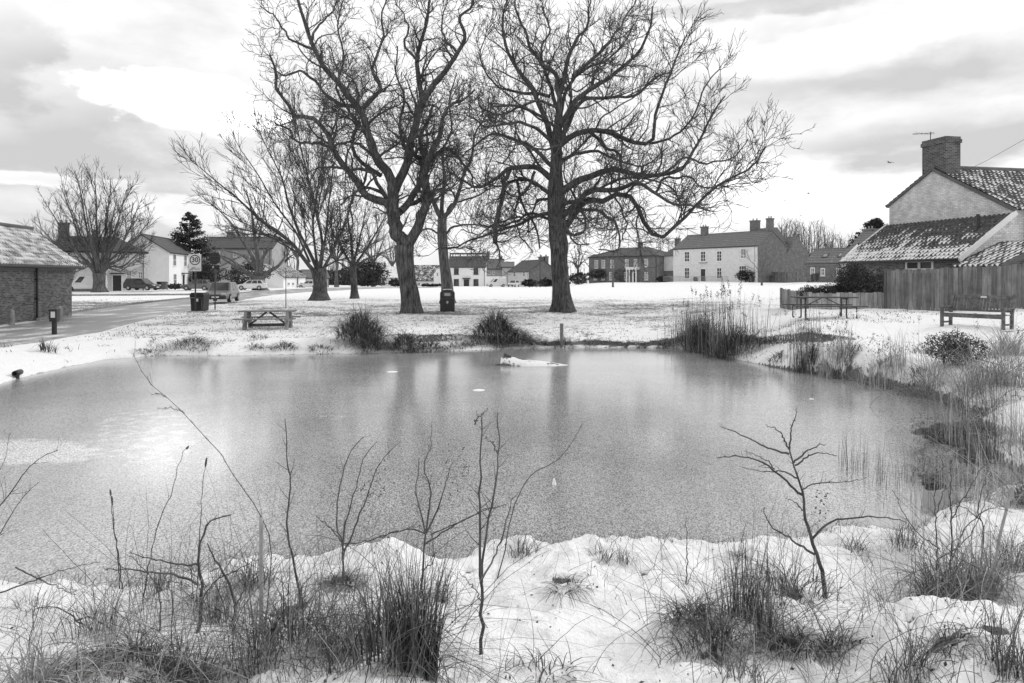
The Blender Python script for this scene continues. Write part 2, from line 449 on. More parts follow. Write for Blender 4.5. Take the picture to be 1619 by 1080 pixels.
RUBBER = plain('rubber', 0.015, 0.03, 5, 0.8)
RIM = plain('wheel_rim', 0.3, 0.42, 5, 0.4, spec=0.5)
CARD = plain('car_paint_dark', 0.03, 0.045, 1, 0.25, spec=0.6)
CARM = plain('car_paint_grey', 0.13, 0.17, 1, 0.28, spec=0.6)
CARW = plain('car_paint_white', 0.62, 0.7, 1, 0.3, spec=0.5)
LAMPG = plain('headlamp_glass', 0.5, 0.6, 4, 0.1, spec=0.8)
STONE = plain('stone', 0.2, 0.36, 5, 0.9, 0.3)
CANE = plain('cane', 0.3, 0.42, 7, 0.7, 0.2)
SNOWG = MATS['snow_ground']; ROADM = MATS['road']; ICE = MATS['pond_ice']

# ------------------------------------------------------------------ object helpers
def mesh_np(name, V, Fq, mat, parent=None, smooth_=False, attrs=None):
    """V (n,3); Fq: array (m,k) of faces or a list of such arrays"""
    me = bpy.data.meshes.new(name)
    if not isinstance(Fq, (list, tuple)):
        Fq = [Fq]
    Fq = [np.asarray(f, np.int32) for f in Fq if len(f)]
    V = np.asarray(V, np.float32)
    me.vertices.add(len(V)); me.vertices.foreach_set('co', V.ravel())
    loops = np.concatenate([f.ravel() for f in Fq]); tot = np.concatenate([np.full(len(f), f.shape[1], np.int32) for f in Fq])
    start = np.concatenate([[0], np.cumsum(tot)[:-1]]).astype(np.int32)
    me.loops.add(len(loops)); me.loops.foreach_set('vertex_index', loops)
    me.polygons.add(len(tot)); me.polygons.foreach_set('loop_start', start); me.polygons.foreach_set('loop_total', tot)
    if smooth_:
        me.polygons.foreach_set('use_smooth', np.ones(len(tot), bool))
    me.update(calc_edges=True)
    for k, a in (attrs or {}).items():
        at = me.attributes.new(k, 'FLOAT', 'POINT'); at.data.foreach_set('value', np.asarray(a, np.float32))
    me.materials.append(mat)
    o = bpy.data.objects.new(name, me); COL.objects.link(o)
    if parent is not None:
        o.parent = parent
    return o
def tag(o, label=None, cat=None, group=None, kind=None):
    if label: o['label'] = label
    if cat: o['category'] = cat
    if group: o['group'] = group
    if kind: o['kind'] = kind
    return o
def thing(name, label, cat, loc=(0, 0, 0), rz=0.0, group=None):
    o = bpy.data.objects.new(name, None); COL.objects.link(o)
    o.empty_display_size = 0.2
    o.location = [float(c) for c in loc]; o.rotation_euler = (0, 0, rz)
    return tag(o, label, cat, group)
def copy_tree(o, parent=None):
    c = o.copy(); COL.objects.link(c)
    if parent is not None:
        c.parent = parent
    for ch in [x for x in bpy.data.objects if x.parent == o]:
        copy_tree(ch, c)
    return c
class MB:
    def __init__(s):
        s.v = []; s.f = []
    def add(s, vs, fs):
        k = len(s.v); s.v += [tuple(map(float, p)) for p in vs]; s.f += [tuple(i + k for i in f) for f in fs]
        return s
    def box(s, x0, x1, y0, y1, z0, z1):
        return s.add([(x0, y0, z0), (x1, y0, z0), (x1, y1, z0), (x0, y1, z0), (x0, y0, z1), (x1, y0, z1), (x1, y1, z1), (x0, y1, z1)],
                     [(0, 3, 2, 1), (4, 5, 6, 7), (0, 1, 5, 4), (1, 2, 6, 5), (2, 3, 7, 6), (3, 0, 4, 7)])
    def bar(s, a, b, w, h, up=(0, 0, 1)):
        """a bar from a to b, w wide and h high"""
        a = np.array(a, float); b = np.array(b, float); t = b - a; t /= np.linalg.norm(t)
        u = np.array(up, float)
        if abs(np.dot(u, t)) > 0.95: u = np.array((0, 1.0, 0))
        sx = np.cross(t, u); sx /= np.linalg.norm(sx); sz = np.cross(sx, t)
        vs = [p + sx * i * w / 2 + sz * j * h / 2 for p in (a, b) for (i, j) in ((-1, -1), (1, -1), (1, 1), (-1, 1))]
        return s.add(vs, [(0, 1, 2, 3), (7, 6, 5, 4), (0, 4, 5, 1), (1, 5, 6, 2), (2, 6, 7, 3), (3, 7, 4, 0)])
    def prism(s, poly, y0, y1):
        """poly in (x, z), extruded along y"""
        n = len(poly)
        vs = [(x, y0, z) for x, z in poly] + [(x, y1, z) for x, z in poly]
        return s.add(vs, [tuple(range(n)), tuple(range(2 * n - 1, n - 1, -1))] + [(i, i + n, (i + 1) % n + n, (i + 1) % n) for i in range(n)])
    def prismx(s, poly, x0, x1):
        """poly in (y, z), extruded along x"""
        n = len(poly)
        vs = [(x0, y, z) for y, z in poly] + [(x1, y, z) for y, z in poly]
        return s.add(vs, [tuple(range(n - 1, -1, -1)), tuple(range(n, 2 * n))] + [(i, (i + 1) % n, (i + 1) % n + n, i + n) for i in range(n)])
    def slab(s, q, t):
        """four corners q, thickened downwards by t"""
        q = [np.array(p, float) for p in q]; nrm = np.cross(q[1] - q[0], q[3] - q[0]); nrm /= np.linalg.norm(nrm)
        if nrm[2] < 0: nrm = -nrm
        vs = q + [p - nrm * t for p in q]
        return s.add(vs, [(0, 1, 2, 3), (7, 6, 5, 4), (0, 4, 5, 1), (1, 5, 6, 2), (2, 6, 7, 3), (3, 7, 4, 0)])
    def cyl(s, a, b, r0, r1=None, n=12):
        if r1 is None: r1 = r0
        a = np.array(a, float); b = np.array(b, float); t = b - a; t /= np.linalg.norm(t)
        u = np.array((0, 0, 1.0)) if abs(t[2]) < 0.9 else np.array((1.0, 0, 0))
        x = np.cross(t, u); x /= np.linalg.norm(x); y = np.cross(t, x)
        vs = [p + (x * math.cos(2 * math.pi * i / n) + y * math.sin(2 * math.pi * i / n)) * r for p, r in ((a, r0), (b, r1)) for i in range(n)]
        return s.add(vs, [tuple(range(n))[::-1], tuple(range(n, 2 * n))] + [(i, (i + 1) % n, (i + 1) % n + n, i + n) for i in range(n)])
    def lathe(s, prof, c=(0, 0, 0), n=20):
        """prof: list of (r, z)"""
        vs = [(c[0] + r * math.cos(2 * math.pi * i / n), c[1] + r * math.sin(2 * math.pi * i / n), c[2] + z) for r, z in prof for i in range(n)]
        fs = [(k * n + i, k * n + (i + 1) % n, (k + 1) * n + (i + 1) % n, (k + 1) * n + i) for k in range(len(prof) - 1) for i in range(n)]
        fs += [tuple(range(n))[::-1], tuple(range((len(prof) - 1) * n, len(prof) * n))]
        return s.add(vs, fs)
    def tube(s, pts, radii, n=8):
        V, Fc = tubes(np.array([pts], float), np.array([radii], float), n)
        return s.add(V, [tuple(f) for f in Fc])
    def build(s, name, mat, parent=None, smooth_=False, bevel=0.0):
        me = bpy.data.meshes.new(name); me.from_pydata(s.v, [], s.f); me.update()
        if smooth_:
            for p in me.polygons: p.use_smooth = True
        me.materials.append(mat)
        o = bpy.data.objects.new(name, me); COL.objects.link(o)
        if parent is not None: o.parent = parent
        if bevel:
            b = o.modifiers.new('bevel', 'BEVEL'); b.width = bevel; b.segments = 2; b.limit_method = 'ANGLE'
        return o
def tubes(PT, RD, sides):
    """PT (N,S,3), RD (N,S): N tubes, vectorised"""
    Nn, S, _ = PT.shape
    T = np.empty_like(PT); T[:, 1:-1] = PT[:, 2:] - PT[:, :-2]; T[:, 0] = PT[:, 1] - PT[:, 0]; T[:, -1] = PT[:, -1] - PT[:, -2]
    T /= np.linalg.norm(T, axis=2, keepdims=True) + 1e-9
    D = PT[:, -1] - PT[:, 0]; D /= np.linalg.norm(D, axis=1, keepdims=True) + 1e-9
    ref = np.where(np.abs(D[:, 2:3]) < 0.75, np.array([[0, 0, 1.0]]), np.array([[1.0, 0.2, 0]]))
    A = np.cross(T, ref[:, None, :]); A /= np.linalg.norm(A, axis=2, keepdims=True) + 1e-9
    B = np.cross(T, A)
    th = np.arange(sides) * 2 * math.pi / sides
    V = PT[:, :, None, :] + RD[:, :, None, None] * (A[:, :, None, :] * np.cos(th)[None, None, :, None] + B[:, :, None, :] * np.sin(th)[None, None, :, None])
    idx = np.arange(Nn * S * sides).reshape(Nn, S, sides)
    nx = np.roll(idx, -1, axis=2)
    Fc = np.stack([idx[:, :-1], nx[:, :-1], nx[:, 1:], idx[:, 1:]], axis=-1).reshape(-1, 4)
    return V.reshape(-1, 3), Fc
def merge(parts):
    V = []; Fc = []; k = 0
    for v, f in parts:
        V.append(v); Fc.append(f + k); k += len(v)
    return np.concatenate(V), np.concatenate(Fc)

# ------------------------------------------------------------------ ground sheet
def make_ground():
    ys = np.concatenate([np.arange(-4, 2, 0.12), np.arange(2, 7.5, 0.028), np.arange(7.5, 30, 0.085), np.exp(np.linspace(math.log(30), math.log(4000), 210))])
    us = np.concatenate([np.linspace(-2.6, -0.95, 60)[:-1], np.linspace(-0.95, 0.95, 640), np.linspace(0.95, 2.6, 60)[1:]])
    YY, UU = np.meshgrid(ys, us, indexing='ij')
    XX = UU * (np.maximum(YY, -3.5) + 5.0) * 0.83
    Z = height(XX, YY)
    XX2 = XX; px = XX2 / np.maximum(YY, 1.8) * F + CX
    # thin snow with grass coming through
    thin = np.interp(YY, [0, 8, 20, 24, 28, 33, 38, 44, 58, 63, 80, 120], [.13, .13, .33, .55, .60, .66, .80, .84, .72, .28, .22, .12])
    thin = thin - 0.22 * smooth((px - 1050) / 200) * (YY > 20) + 0.15 * vnoise(XX * .12, YY * .12, 21) + 0.25 * vnoise(XX * .5, YY * .5, 22) * (YY > 12)
    thin = np.clip(thin, 0, 1)
    for (tx, tyy, tr) in [(649, 39, .62), (889, 39, .62), (708, 52, .5), (505.5, 58, .7), (560.5, 61, .4), (157, 87, .9), (410, 98, 1.0)]:
        dt = np.hypot(XX - XY(tx, tyy)[0], (YY - tyy)); thin = np.maximum(thin, .95 * smooth((tr * 2.1 - dt) / tr) * (.6 + .8 * (vnoise(XX * 2, YY * 2, 81) + .5)))
    thin = np.clip(thin, 0, 1)
    bare = np.zeros_like(thin)
    for (bx, by, hw, hh) in BARE:
        c = G(bx, by); r = .62 * hw / F * c[1]
        ry = max(r * 0.6, 0.05)
        d = np.sqrt(((XX - c[0]) / r) ** 2 + ((YY - c[1]) / ry) ** 2) + 1.1 * vnoise(XX * 9, YY * 9, 61) + .8 * vnoise(XX * 22, YY * 22, 62)
        k = smooth((1.3 - d) / 0.8)
        bare = np.maximum(bare, k); Z = Z - 0.05 * k
    sy = np.interp(px, SC_PX, SC_Y) + 0.5 * vnoise(XX * 0.9, XX * 0.3, 5) + 0.18 * vnoise(XX * 4, YY * 0, 6)
    ms = smooth((px - 600) / 90) * smooth((1365 - px) / 60) * (YY > 15) * (.55 + .45 * smooth((px - 840) / 40) + 1.0 * vnoise(XX * 1.2, YY * 0, 44))
    bare = np.maximum(bare, np.clip(ms, 0, 1) * smooth((.21 - np.abs(YY - sy + .07)) / .08))
    dd = pond_d(XX, YY) + 0.10 * vnoise(XX * 2.1, YY * 2.1, 13) + 0.06 * vnoise(XX * 6, YY * 6, 14)
    we_ = np.interp(px, [300, 1150, 1300, 1450, 1600], [.04, .05, .10, .15, .10]) * np.where(YY > 8, 1, .4)
    bare = np.maximum(bare, smooth((we_ - dd) / .06) * (dd > -.5))
    n0, n1 = XX.shape
    idx = np.arange(n0 * n1).reshape(n0, n1)
    Fc = np.stack([idx[:-1, :-1], idx[:-1, 1:], idx[1:, 1:], idx[1:, :-1]], -1).reshape(-1, 4)
    V = np.stack([XX, YY, Z], -1).reshape(-1, 3)
    o = mesh_np('ground', V, Fc, SNOWG, None, True, {'thin': thin.ravel(), 'bare': bare.ravel()})
    tag(o, 'snow-covered village green and pond banks', None, None, 'structure')
BARE += [(890, 916, 34, 9), (1495, 1003, 36, 12), (1250, 1005, 40, 22), (1310, 1018, 30, 20), (240, 1045, 55, 22), (1120, 1030, 45, 18), (1100, 970, 30, 12), (640, 1030, 50, 20), (545, 915, 28, 8),
         (1045, 885, 22, 5), (1170, 875, 26, 5), (1570, 985, 30, 5), (1440, 975, 16, 5), (1510, 925, 50, 15), (330, 900, 30, 10), (460, 960, 70, 25), (1245, 935, 30, 10), (740, 905, 15, 6), (1018, 905, 12, 6)]
make_ground()

# pond surface
def make_pond():
    xs = np.linspace(-20, 14, 300); ys = np.concatenate([np.linspace(3.6, 26, 330)])
    YY, XX = np.meshgrid(ys, xs, indexing='ij')
    px = XX / YY * F + CX; py = HOR + (CAMZ - WATER) * F / YY
    op = np.zeros_like(XX)
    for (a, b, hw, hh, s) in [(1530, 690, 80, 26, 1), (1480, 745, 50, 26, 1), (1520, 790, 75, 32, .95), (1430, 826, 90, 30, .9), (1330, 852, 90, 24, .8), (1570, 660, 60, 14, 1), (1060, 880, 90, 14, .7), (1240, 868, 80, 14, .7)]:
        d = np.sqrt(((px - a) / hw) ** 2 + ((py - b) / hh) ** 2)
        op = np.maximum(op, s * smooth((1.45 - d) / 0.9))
    deep = np.zeros_like(XX)  # where dark reflections are put into the pond's colour
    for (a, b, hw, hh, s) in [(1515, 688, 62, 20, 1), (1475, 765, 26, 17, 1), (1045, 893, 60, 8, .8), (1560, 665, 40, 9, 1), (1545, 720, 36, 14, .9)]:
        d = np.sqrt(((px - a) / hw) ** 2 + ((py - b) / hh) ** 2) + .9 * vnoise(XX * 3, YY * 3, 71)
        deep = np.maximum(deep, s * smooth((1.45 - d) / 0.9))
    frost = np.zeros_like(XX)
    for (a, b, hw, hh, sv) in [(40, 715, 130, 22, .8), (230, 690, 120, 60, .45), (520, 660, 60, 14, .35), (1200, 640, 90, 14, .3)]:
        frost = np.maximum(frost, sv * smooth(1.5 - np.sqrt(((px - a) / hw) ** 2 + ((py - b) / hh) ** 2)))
    idx = np.arange(XX.size).reshape(XX.shape)
    Fc = np.stack([idx[:-1, :-1], idx[:-1, 1:], idx[1:, 1:], idx[1:, :-1]], -1).reshape(-1, 4)
    V = np.stack([XX, YY, np.full_like(XX, WATER)], -1).reshape(-1, 3)
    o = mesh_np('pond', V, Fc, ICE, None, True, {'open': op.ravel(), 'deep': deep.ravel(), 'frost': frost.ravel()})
    tag(o, 'frozen village pond with open water at the right', None, None, 'structure')
make_pond()

def strip(name, right, left, mat, dz, label, ncol=24, nrow=260):
    pr = np.linspace(right[0][0], right[-1][0], nrow); pl = np.linspace(left[0][0], left[-1][0], nrow)
    yr = np.interp(pr, [q[0] for q in right], [q[1] for q in right]); yl = np.interp(pl, [q[0] for q in left], [q[1] for q in left])
    A = np.stack([(pr - CX) / F * yr, yr], -1); B = np.stack([(pl - CX) / F * yl, yl], -1)
    t = np.linspace(0, 1, ncol)[None, :, None]
    M = A[:, None] * (1 - t) + B[:, None] * t
    Z = base_h(M[..., 0], M[..., 1]) + dz + 0.012
    edge = np.minimum(t[0, :, 0], 1 - t[0, :, 0])
    Z = Z - 0.05 * (edge[None, :] < 0.001)
    idx = np.arange(nrow * ncol).reshape(nrow, ncol)
    Fc = np.stack([idx[:-1, :-1], idx[:-1, 1:], idx[1:, 1:], idx[1:, :-1]], -1).reshape(-1, 4)
    o = mesh_np(name, np.concatenate([M, Z[..., None]], -1).reshape(-1, 3), Fc, mat, None, True)
    return tag(o, label, None, None, 'structure')
strip('road', ROAD_R, ROAD_L, ROADM, 0.02, 'slushy road curving away past the green')
strip('lane', LANE_R, LANE_L, ROADM, 0.015, 'narrow lane in front of the left hand houses')
def kerb(pts, name, label):
    mb = MB(); seq = []
    for i in range(len(pts) - 1):
        for k in range(14):
            t = k / 14; px = pts[i][0] * (1 - t) + pts[i + 1][0] * t; Y = pts[i][1] * (1 - t) + pts[i + 1][1] * t
            x, y = XY(px, Y); seq.append((x, y, float(base_h(x, y)) + 0.03))
    for a, b in zip(seq[:-1], seq[1:]):
        mb.bar(a, b, 0.14, 0.22)
    tag(mb.build(name, STONE, None), label, None, None, 'structure')
kerb(ROAD_L[3:10], 'kerb', 'stone kerb along the far side of the road')
kerb(LANE_R, 'kerb', 'stone kerb along the lane')

# ------------------------------------------------------------------ buildings
def window(parent, x, z, wd, ht, nx=2, nz=2, y=0.0, fm=None, gm=None, sill=True, fw=0.09, face=None):
    """window centred at (x, z) on the wall plane y, its outside towards -y"""
    fm = fm or FRAME; gm = gm or GLASS
    mb = MB()
    x0, x1, z0, z1 = x - wd / 2, x + wd / 2, z - ht / 2, z + ht / 2
    mb.box(x0, x1, y - 0.06, y + 0.03, z1 - fw, z1); mb.box(x0, x1, y - 0.06, y + 0.03, z0, z0 + fw)
    mb.box(x0, x0 + fw, y - 0.06, y + 0.03, z0 + fw, z1 - fw); mb.box(x1 - fw, x1, y - 0.06, y + 0.03, z0 + fw, z1 - fw)
    for i in range(1, nx):
        c = x0 + wd * i / nx; mb.box(c - 0.035, c + 0.035, y - 0.045, y + 0.0, z0 + fw, z1 - fw)
    for i in range(1, nz):
        c = z0 + ht * i / nz; mb.box(x0 + fw, x1 - fw, y - 0.042, y + 0.0, c - 0.03, c + 0.03)
    f = mb.build('window', fm, parent)
    MB().box(x0 + fw, x1 - fw, y - 0.02, y + 0.02, z0 + fw, z1 - fw).build('pane', gm, f)
    if sill:
        MB().box(x0 - 0.08, x1 + 0.08, y - 0.12, y + 0.02, z0 - 0.1, z0 - 0.005).build('sill', fm, f)
    return f
def door(parent, x, wd, ht, y=0.0, dm=None, hood=True, z0=0.0):
    dm = dm or DARKP
    f = MB().box(x - wd / 2, x + wd / 2, y - 0.03, y + 0.02, z0, z0 + ht).build('door', dm, parent)
    mb = MB(); mb.box(x - wd / 2 - 0.12, x - wd / 2, y - 0.08, y + 0.02, z0, z0 + ht); mb.box(x + wd / 2, x + wd / 2 + 0.12, y - 0.08, y + 0.02, z0, z0 + ht)
    mb.box(x - wd / 2 - 0.12, x + wd / 2 + 0.12, y - 0.083, y + 0.02, z0 + ht, z0 + ht + 0.14)
    mb.build('door_frame', FRAME, f)
    MB().box(x + wd / 2 - 0.16, x + wd / 2 - 0.1, y - 0.07, y - 0.03, z0 + 1.0, z0 + 1.06).build('handle', GALV, f)
    if hood:
        MB().box(x - wd / 2 - 0.35, x + wd / 2 + 0.35, y - 0.6, y - 0.0, z0 + ht + 0.2, z0 + ht + 0.33).build('porch_hood', dm, f)
    return f
def chimney(parent, x, y, zb, zt, w_=0.8, d_=0.7, mat=None, pots=2):
    mb = MB().box(x - w_ / 2, x + w_ / 2, y - d_ / 2, y + d_ / 2, zb, zt - 0.25)
    mb.box(x - w_ / 2 - 0.07, x + w_ / 2 + 0.07, y - d_ / 2 - 0.07, y + d_ / 2 + 0.07, zt - 0.25, zt)
    c = mb.build('chimney', mat or BRICKM, parent)
    for i in range(pots):
        px_ = x + (i - (pots - 1) / 2) * w_ * 0.5
        MB().lathe([(0.11, 0), (0.13, 0.05), (0.1, 0.1), (0.12, 0.35), (0.09, 0.36)], (px_, y, zt), 8).build('chimney_pot', STONE, c)
    return c
def house(label, cat, A, B, D, eave, ridge, wall, roof, hip=False, side=None, over=0.25, name='house', zb=None, ridge_f=0.5, snow_ridge=False):
    """facade from A to B (left to right as one faces it); ridge along it"""
    A = np.array(A, float); B = np.array(B, float); L = float(np.hypot(*(B - A))); rz = math.atan2(B[1] - A[1], B[0] - A[0])
    if zb is None:
        c = (A + B) / 2; zb = float(base_h(c[0], c[1]))
    t = thing(name, label, cat, (A[0], A[1], zb), rz)
    t['L'] = L
    yr = D * ridge_f
    mb = MB()
    if hip:
        mb.box(0, L, 0, D, -1.5, eave)
    else:
        mb.prismx([(0, -1.5), (D, -1.5), (D, eave), (yr, ridge), (0, eave)], 0, L)
    mb.build('wall', wall, t)
    k = (ridge - eave) / yr; k2 = (ridge - eave) / (D - yr)
    o = over; up = 0.14
    rb = MB()
    if hip:
        hx = min(yr * 1.0, L * 0.3)
        e0, e1 = (-o, -o), (L + o, -o); e2, e3 = (L + o, D + o), (-o, D + o); ze = eave - 0.02; r0, r1 = (hx, yr), (L - hx, yr)
        vs = [(*e0, ze), (*e1, ze), (*e2, ze), (*e3, ze), (*r0, ridge), (*r1, ridge), (*e0, ze - .15), (*e1, ze - .15), (*e2, ze - .15), (*e3, ze - .15)]
        rb.add(vs, [(0, 1, 5, 4), (1, 2, 5), (2, 3, 4, 5), (3, 0, 4), (0, 6, 7, 1), (1, 7, 8, 2), (2, 8, 9, 3), (3, 9, 6, 0), (9, 8, 7, 6)])
    else:
        rb.slab([(-o, -o, eave - o * k + up), (L + o, -o, eave - o * k + up), (L + o, yr, ridge + up), (-o, yr, ridge + up)], 0.12)
        rb.slab([(L + o, D + o, eave - o * k2 + up), (-o, D + o, eave - o * k2 + up), (-o, yr, ridge + up), (L + o, yr, ridge + up)], 0.12)
        rb.cyl((-o, yr, ridge + up - 0.02), (L + o, yr, ridge + up - 0.02), 0.13, n=8)
    r = rb.build('roof', roof, t)
    g = MB(); g.cyl((-o, -o - 0.06, eave - o * (0 if hip else k) + 0.0), (L + o, -o - 0.06, eave - o * (0 if hip else k) + 0.0), 0.07, n=8)
    g.cyl((L * 0.97, -0.07, -0.3), (L * 0.97, -0.07, eave - 0.05), 0.045, n=8)
    g.build('gutter', DARKP, t)
    return t, L
def lx(t, px):
    """local x along a house's facade at photo column px"""
    a = t.location; c, s = math.cos(t.rotation_euler[2]), math.sin(t.rotation_euler[2]); u = (px - CX) / F
    # a.x + c*x = u*(a.y + s*x)
    return (u * a[1] - a[0]) / (c - u * s)
def lz(t, x, py):
    Y = t.location[1] + math.sin(t.rotation_euler[2]) * x
    return CAMZ - (py - HOR) / F * Y - t.location[2]
def win_px(t, px, py, wpx, hpx, **k):
    x = lx(t, px); Y = t.location[1] + math.sin(t.rotation_euler[2]) * x
    x0 = lx(t, px - wpx / 2); x1 = lx(t, px + wpx / 2)
    return window(t, x, lz(t, x, py), x1 - x0, hpx / F * Y, **k)
def hz(Y, py, zb):
    return CAMZ - (py - HOR) / F * Y - zb

# house A, left, behind the round crowned tree
tA, L = house('long pale house with dark roof behind the round crowned tree at the left', 'house', XY(62, 87), XY(231, 94.5), 6, 5.2, 7.3, CREAM, ROOF, hip=True)
for (px, py, w_, h_) in [(133, 417, 9, 13), (98, 416, 8, 13), (202, 404, 7, 11), (222, 405, 7, 11), (204, 436, 8, 13), (222, 435, 8, 11), (110, 440, 8, 11)]:
    win_px(tA, px, py, w_, h_, nx=2, nz=2, gm=GLASSC)
door(tA, lx(tA, 185), 1.0, 2.1); chimney(tA, lx(tA, 105), 3.0, 6.4, hz(91, 352, 0), 1.2, .9)
# house B: white, gable to the camera
tB, L = house('white two storey house with its gable end towards the green and dark door', 'house', (-48.3, 98), (-50.8, 111), 7.2, 5.35, 7.7, WHITE, ROOF)
for z in (1.45, 4.25):
    for x in (2.6, 8.3) if z > 3 else (2.8,):
        window(tB, x, z, 1.5, 1.7, 3, 2)
door(tB, 7.2, 1.2, 2.1)
g = MB(); g.box(0.0, 0.0, 0, 0, 0, 0)
# house C: long dark roof behind the conifer
tC, L = house('tall grey house with long dark plain roof behind the conifer', 'house', XY(318, 122), XY(430, 122), 8, 6.9, 8.9, GREYW, ROOF)
for px in (345, 372, 397, 418):
    win_px(tC, px, 402, 6, 9, gm=GLASSC); win_px(tC, px, 423, 7, 11, gm=GLASS)
chimney(tC, lx(tC, 350), 4, 8.4, 10.0, 1.2)
# house D: white gable end and low cottages
tD, L = house('white gabled cottage row with snow-patched roof left of the leaning tree', 'cottage', XY(448, 118), XY(484, 135), 7.5, 1.95, 4.2, WHITE, ROOFS, ridge_f=0.5)
for px in (456, 463, 476):
    win_px(tD, px, 449, 3.5, 5)
door(tD, lx(tD, 470), 0.9, 1.9, hood=False)
tD2, L = house('plain pale gable fronted house behind the left spreading tree', 'house', XY(426, 121), XY(427.5, 130), 8.5, 3.3, 5.6, PALE, ROOF2)
MB().box(4, 5, -2.2, -0.02, -1, 3.1).build('buttress', PALE, tD2)
tE, L = house('small pale house with low roof between the two middle trees', 'house', XY(484, 140), XY(520, 142), 7, 1.9, 3.4, PALE, ROOF2)
win_px(tE, 490, 447, 4, 5); win_px(tE, 508, 447, 4, 5)
# centre row
tF, L = house('small thatched cottage with snowy roof left of the forked trunk', 'cottage', XY(602, 165), XY(641, 166), 8, 2.0, 4.8, WHITE, ROOFW, hip=True, over=0.6)
win_px(tF, 606, 447, 4, 6, fm=DARKW); win_px(tF, 632, 447, 4, 5, fm=DARKW)
tG, L = house('long low cottage with snow-flecked dark roof left of the white house', 'cottage', XY(645, 170), XY(709, 170), 8, 1.5, 5.0, WHITE, ROOFS)
MB().prism([(lx(tG, 686), -0.5), (lx(tG, 699), -0.5), (lx(tG, 699), 3.0), (lx(tG, 692.5), 4.3), (lx(tG, 686), 3.0)], -0.5, 3).build('dormer', WHITE, tG)
win_px(tG, 692, 434, 3, 6, y=-0.5, sill=False); win_px(tG, 675, 449, 5, 4); win_px(tG, 662, 449, 5, 4)
tH, L = house('white detached house with four dark windows and a dark tiled roof', 'house', XY(709.5, 168), XY(767.5, 168), 8, 4.7, 8.0, WHITE, ROOF, over=0.15)
for px in (721.5, 752.5):
    win_px(tH, px, 429, 7.5, 10, fm=DARKW, nx=2, nz=2); win_px(tH, px, 446.5, 8, 10.5, fm=DARKW, nx=2, nz=2)
door(tH, lx(tH, 737.5), 1.3, 1.7, dm=DARKP); MB().box(lx(tH, 732), lx(tH, 743), -0.5, -0.05, 1.75, 1.9).build('porch_hood', DARKP, tH)
chimney(tH, lx(tH, 764.5), 4, 7.5, 9.2, .7, .7, FRAME, 1)
o = MB(); 
for i in range(14):
    a = lx(tH, 711 + i * 4.0); o.slab([(a, 3.0, 7.42), (a + .35 + .2 * (i % 3), 3.0, 7.42), (a + .35 + .2 * (i % 3), 3.5, 7.83), (a, 3.5, 7.83)], 0.05)
o.build('snow_patch', SNOW, tH)
tI, L = house('grey plain house set back right of the white detached house', 'house', XY(768.5, 178), XY(795, 178), 8, 4.4, 6.8, GREYW, ROOF2)
win_px(tI, 774, 431, 4, 6); win_px(tI, 780, 431, 3, 6); chimney(tI, lx(tI, 771), 4, 6.6, 8.8, .7); chimney(tI, lx(tI, 791), 4, 6.5, 7.6, 1)
tag(MB().box(*sorted((XY(768, 167)[0], XY(800, 167)[0])), 166.4, 166.8, -1, 1.9).build('garden_wall', WHITE), 'low white wall behind the parked white van', 'wall')
tJ, L = house('pale narrow house with flat looking roof between grey house and brick gable', 'house', XY(794, 174), XY(812, 174), 9, 4.7, 5.9, PALE, ROOF2)
win_px(tJ, 800, 432, 3, 6)
tK, L = house('pale fronted house with brick gable end and two chimneys', 'house', XY(804, 172), XY(836, 160), 7.2, 3.6, 6.1, BRICKM, ROOF)
MB().box(-0.02, L - 0.02, -0.08, 0, -1, 3.5).build('render_front', PALE, tK)
for px in (814, 829):
    win_px(tK, px, 433, 3, 9, y=-0.08); win_px(tK, px, 448, 3, 7, y=-0.08)
chimney(tK, lx(tK, 833), 3.6, 5.6, 7.0, 1.2, .9); chimney(tK, L - 1, 4.8, 5, 7.1, .9, .9)
# utility pole
def pole_thing(name, label, cat, px, Y, py_top, r=0.12, mat=DARKW, arms=True):
    x, y = XY(px, Y); z = float(base_h(x, y)); t = thing(name, label, cat, (x, y, z)); h = hz(Y, py_top, z)
    MB().cyl((0, 0, -0.5), (0, 0, h), r, r * .75, 10).build('pole', mat, t)
    if arms: MB().box(-.8, .8, -.06, .06, h - .7, h - .55).build('crossarm', mat, t)
    return t
pole_thing('utility_pole', 'dark wooden utility pole beside the brick gable beyond the green', 'pole', 854, 150, 402)
# brick hall L
tL, L = house('dark brick hall with hipped roof, sash windows and white columned porch', 'house', XY(931, 166), XY(1041, 154), 11, 6.0, 8.2, BRICKM, ROOF, hip=True, over=0.35)
for px in (943, 954, 968, 991, 1005, 1022):
    win_px(tL, px, 415.5 + (1022 - px) * .03, 5.2, 12.5, nx=2, nz=3, gm=GLASSC, fw=.12)
for px in (941.5, 953.5, 966, 990, 1022):
    win_px(tL, px, 436.5, 5.2, 12.5, nx=2, nz=3, gm=GLASSC, fw=.12)
xa, xb = lx(tL, 995), lx(tL, 1011.5)
pt = MB().box(xa, xb, -1.6, -0.02, 2.9, 3.3).box(xa - .1, xb + .1, -1.7, -0.02, 3.3, 3.45).build('portico', FRAME, tL)
for f_ in (.05, .32, .68, .95):
    x = xa + (xb - xa) * f_; MB().lathe([(.2, 0), (.16, .1), (.15, 1.4), (.13, 2.8), (.2, 2.9)], (x, -1.45, 0), 12).build('column', FRAME, pt)
door(tL, (xa + xb) / 2, 1.0, 2.2, hood=False)
chimney(tL, lx(tL, 993), 5.5, 7.8, 9.4, 1.1); chimney(tL, L - 0.2, 9.5, 5, 10.2, 1.1, .9)
wg = MB().box(L + .02, L + 4.6, 2.5, 9.5, 2.6, 5.9).build('upper_wing', PALE, tL)
MB().box(L + .03, L + 4.5, 2.7, 9.4, -1, 2.6).build('lower_wing', BRICKM, tL)
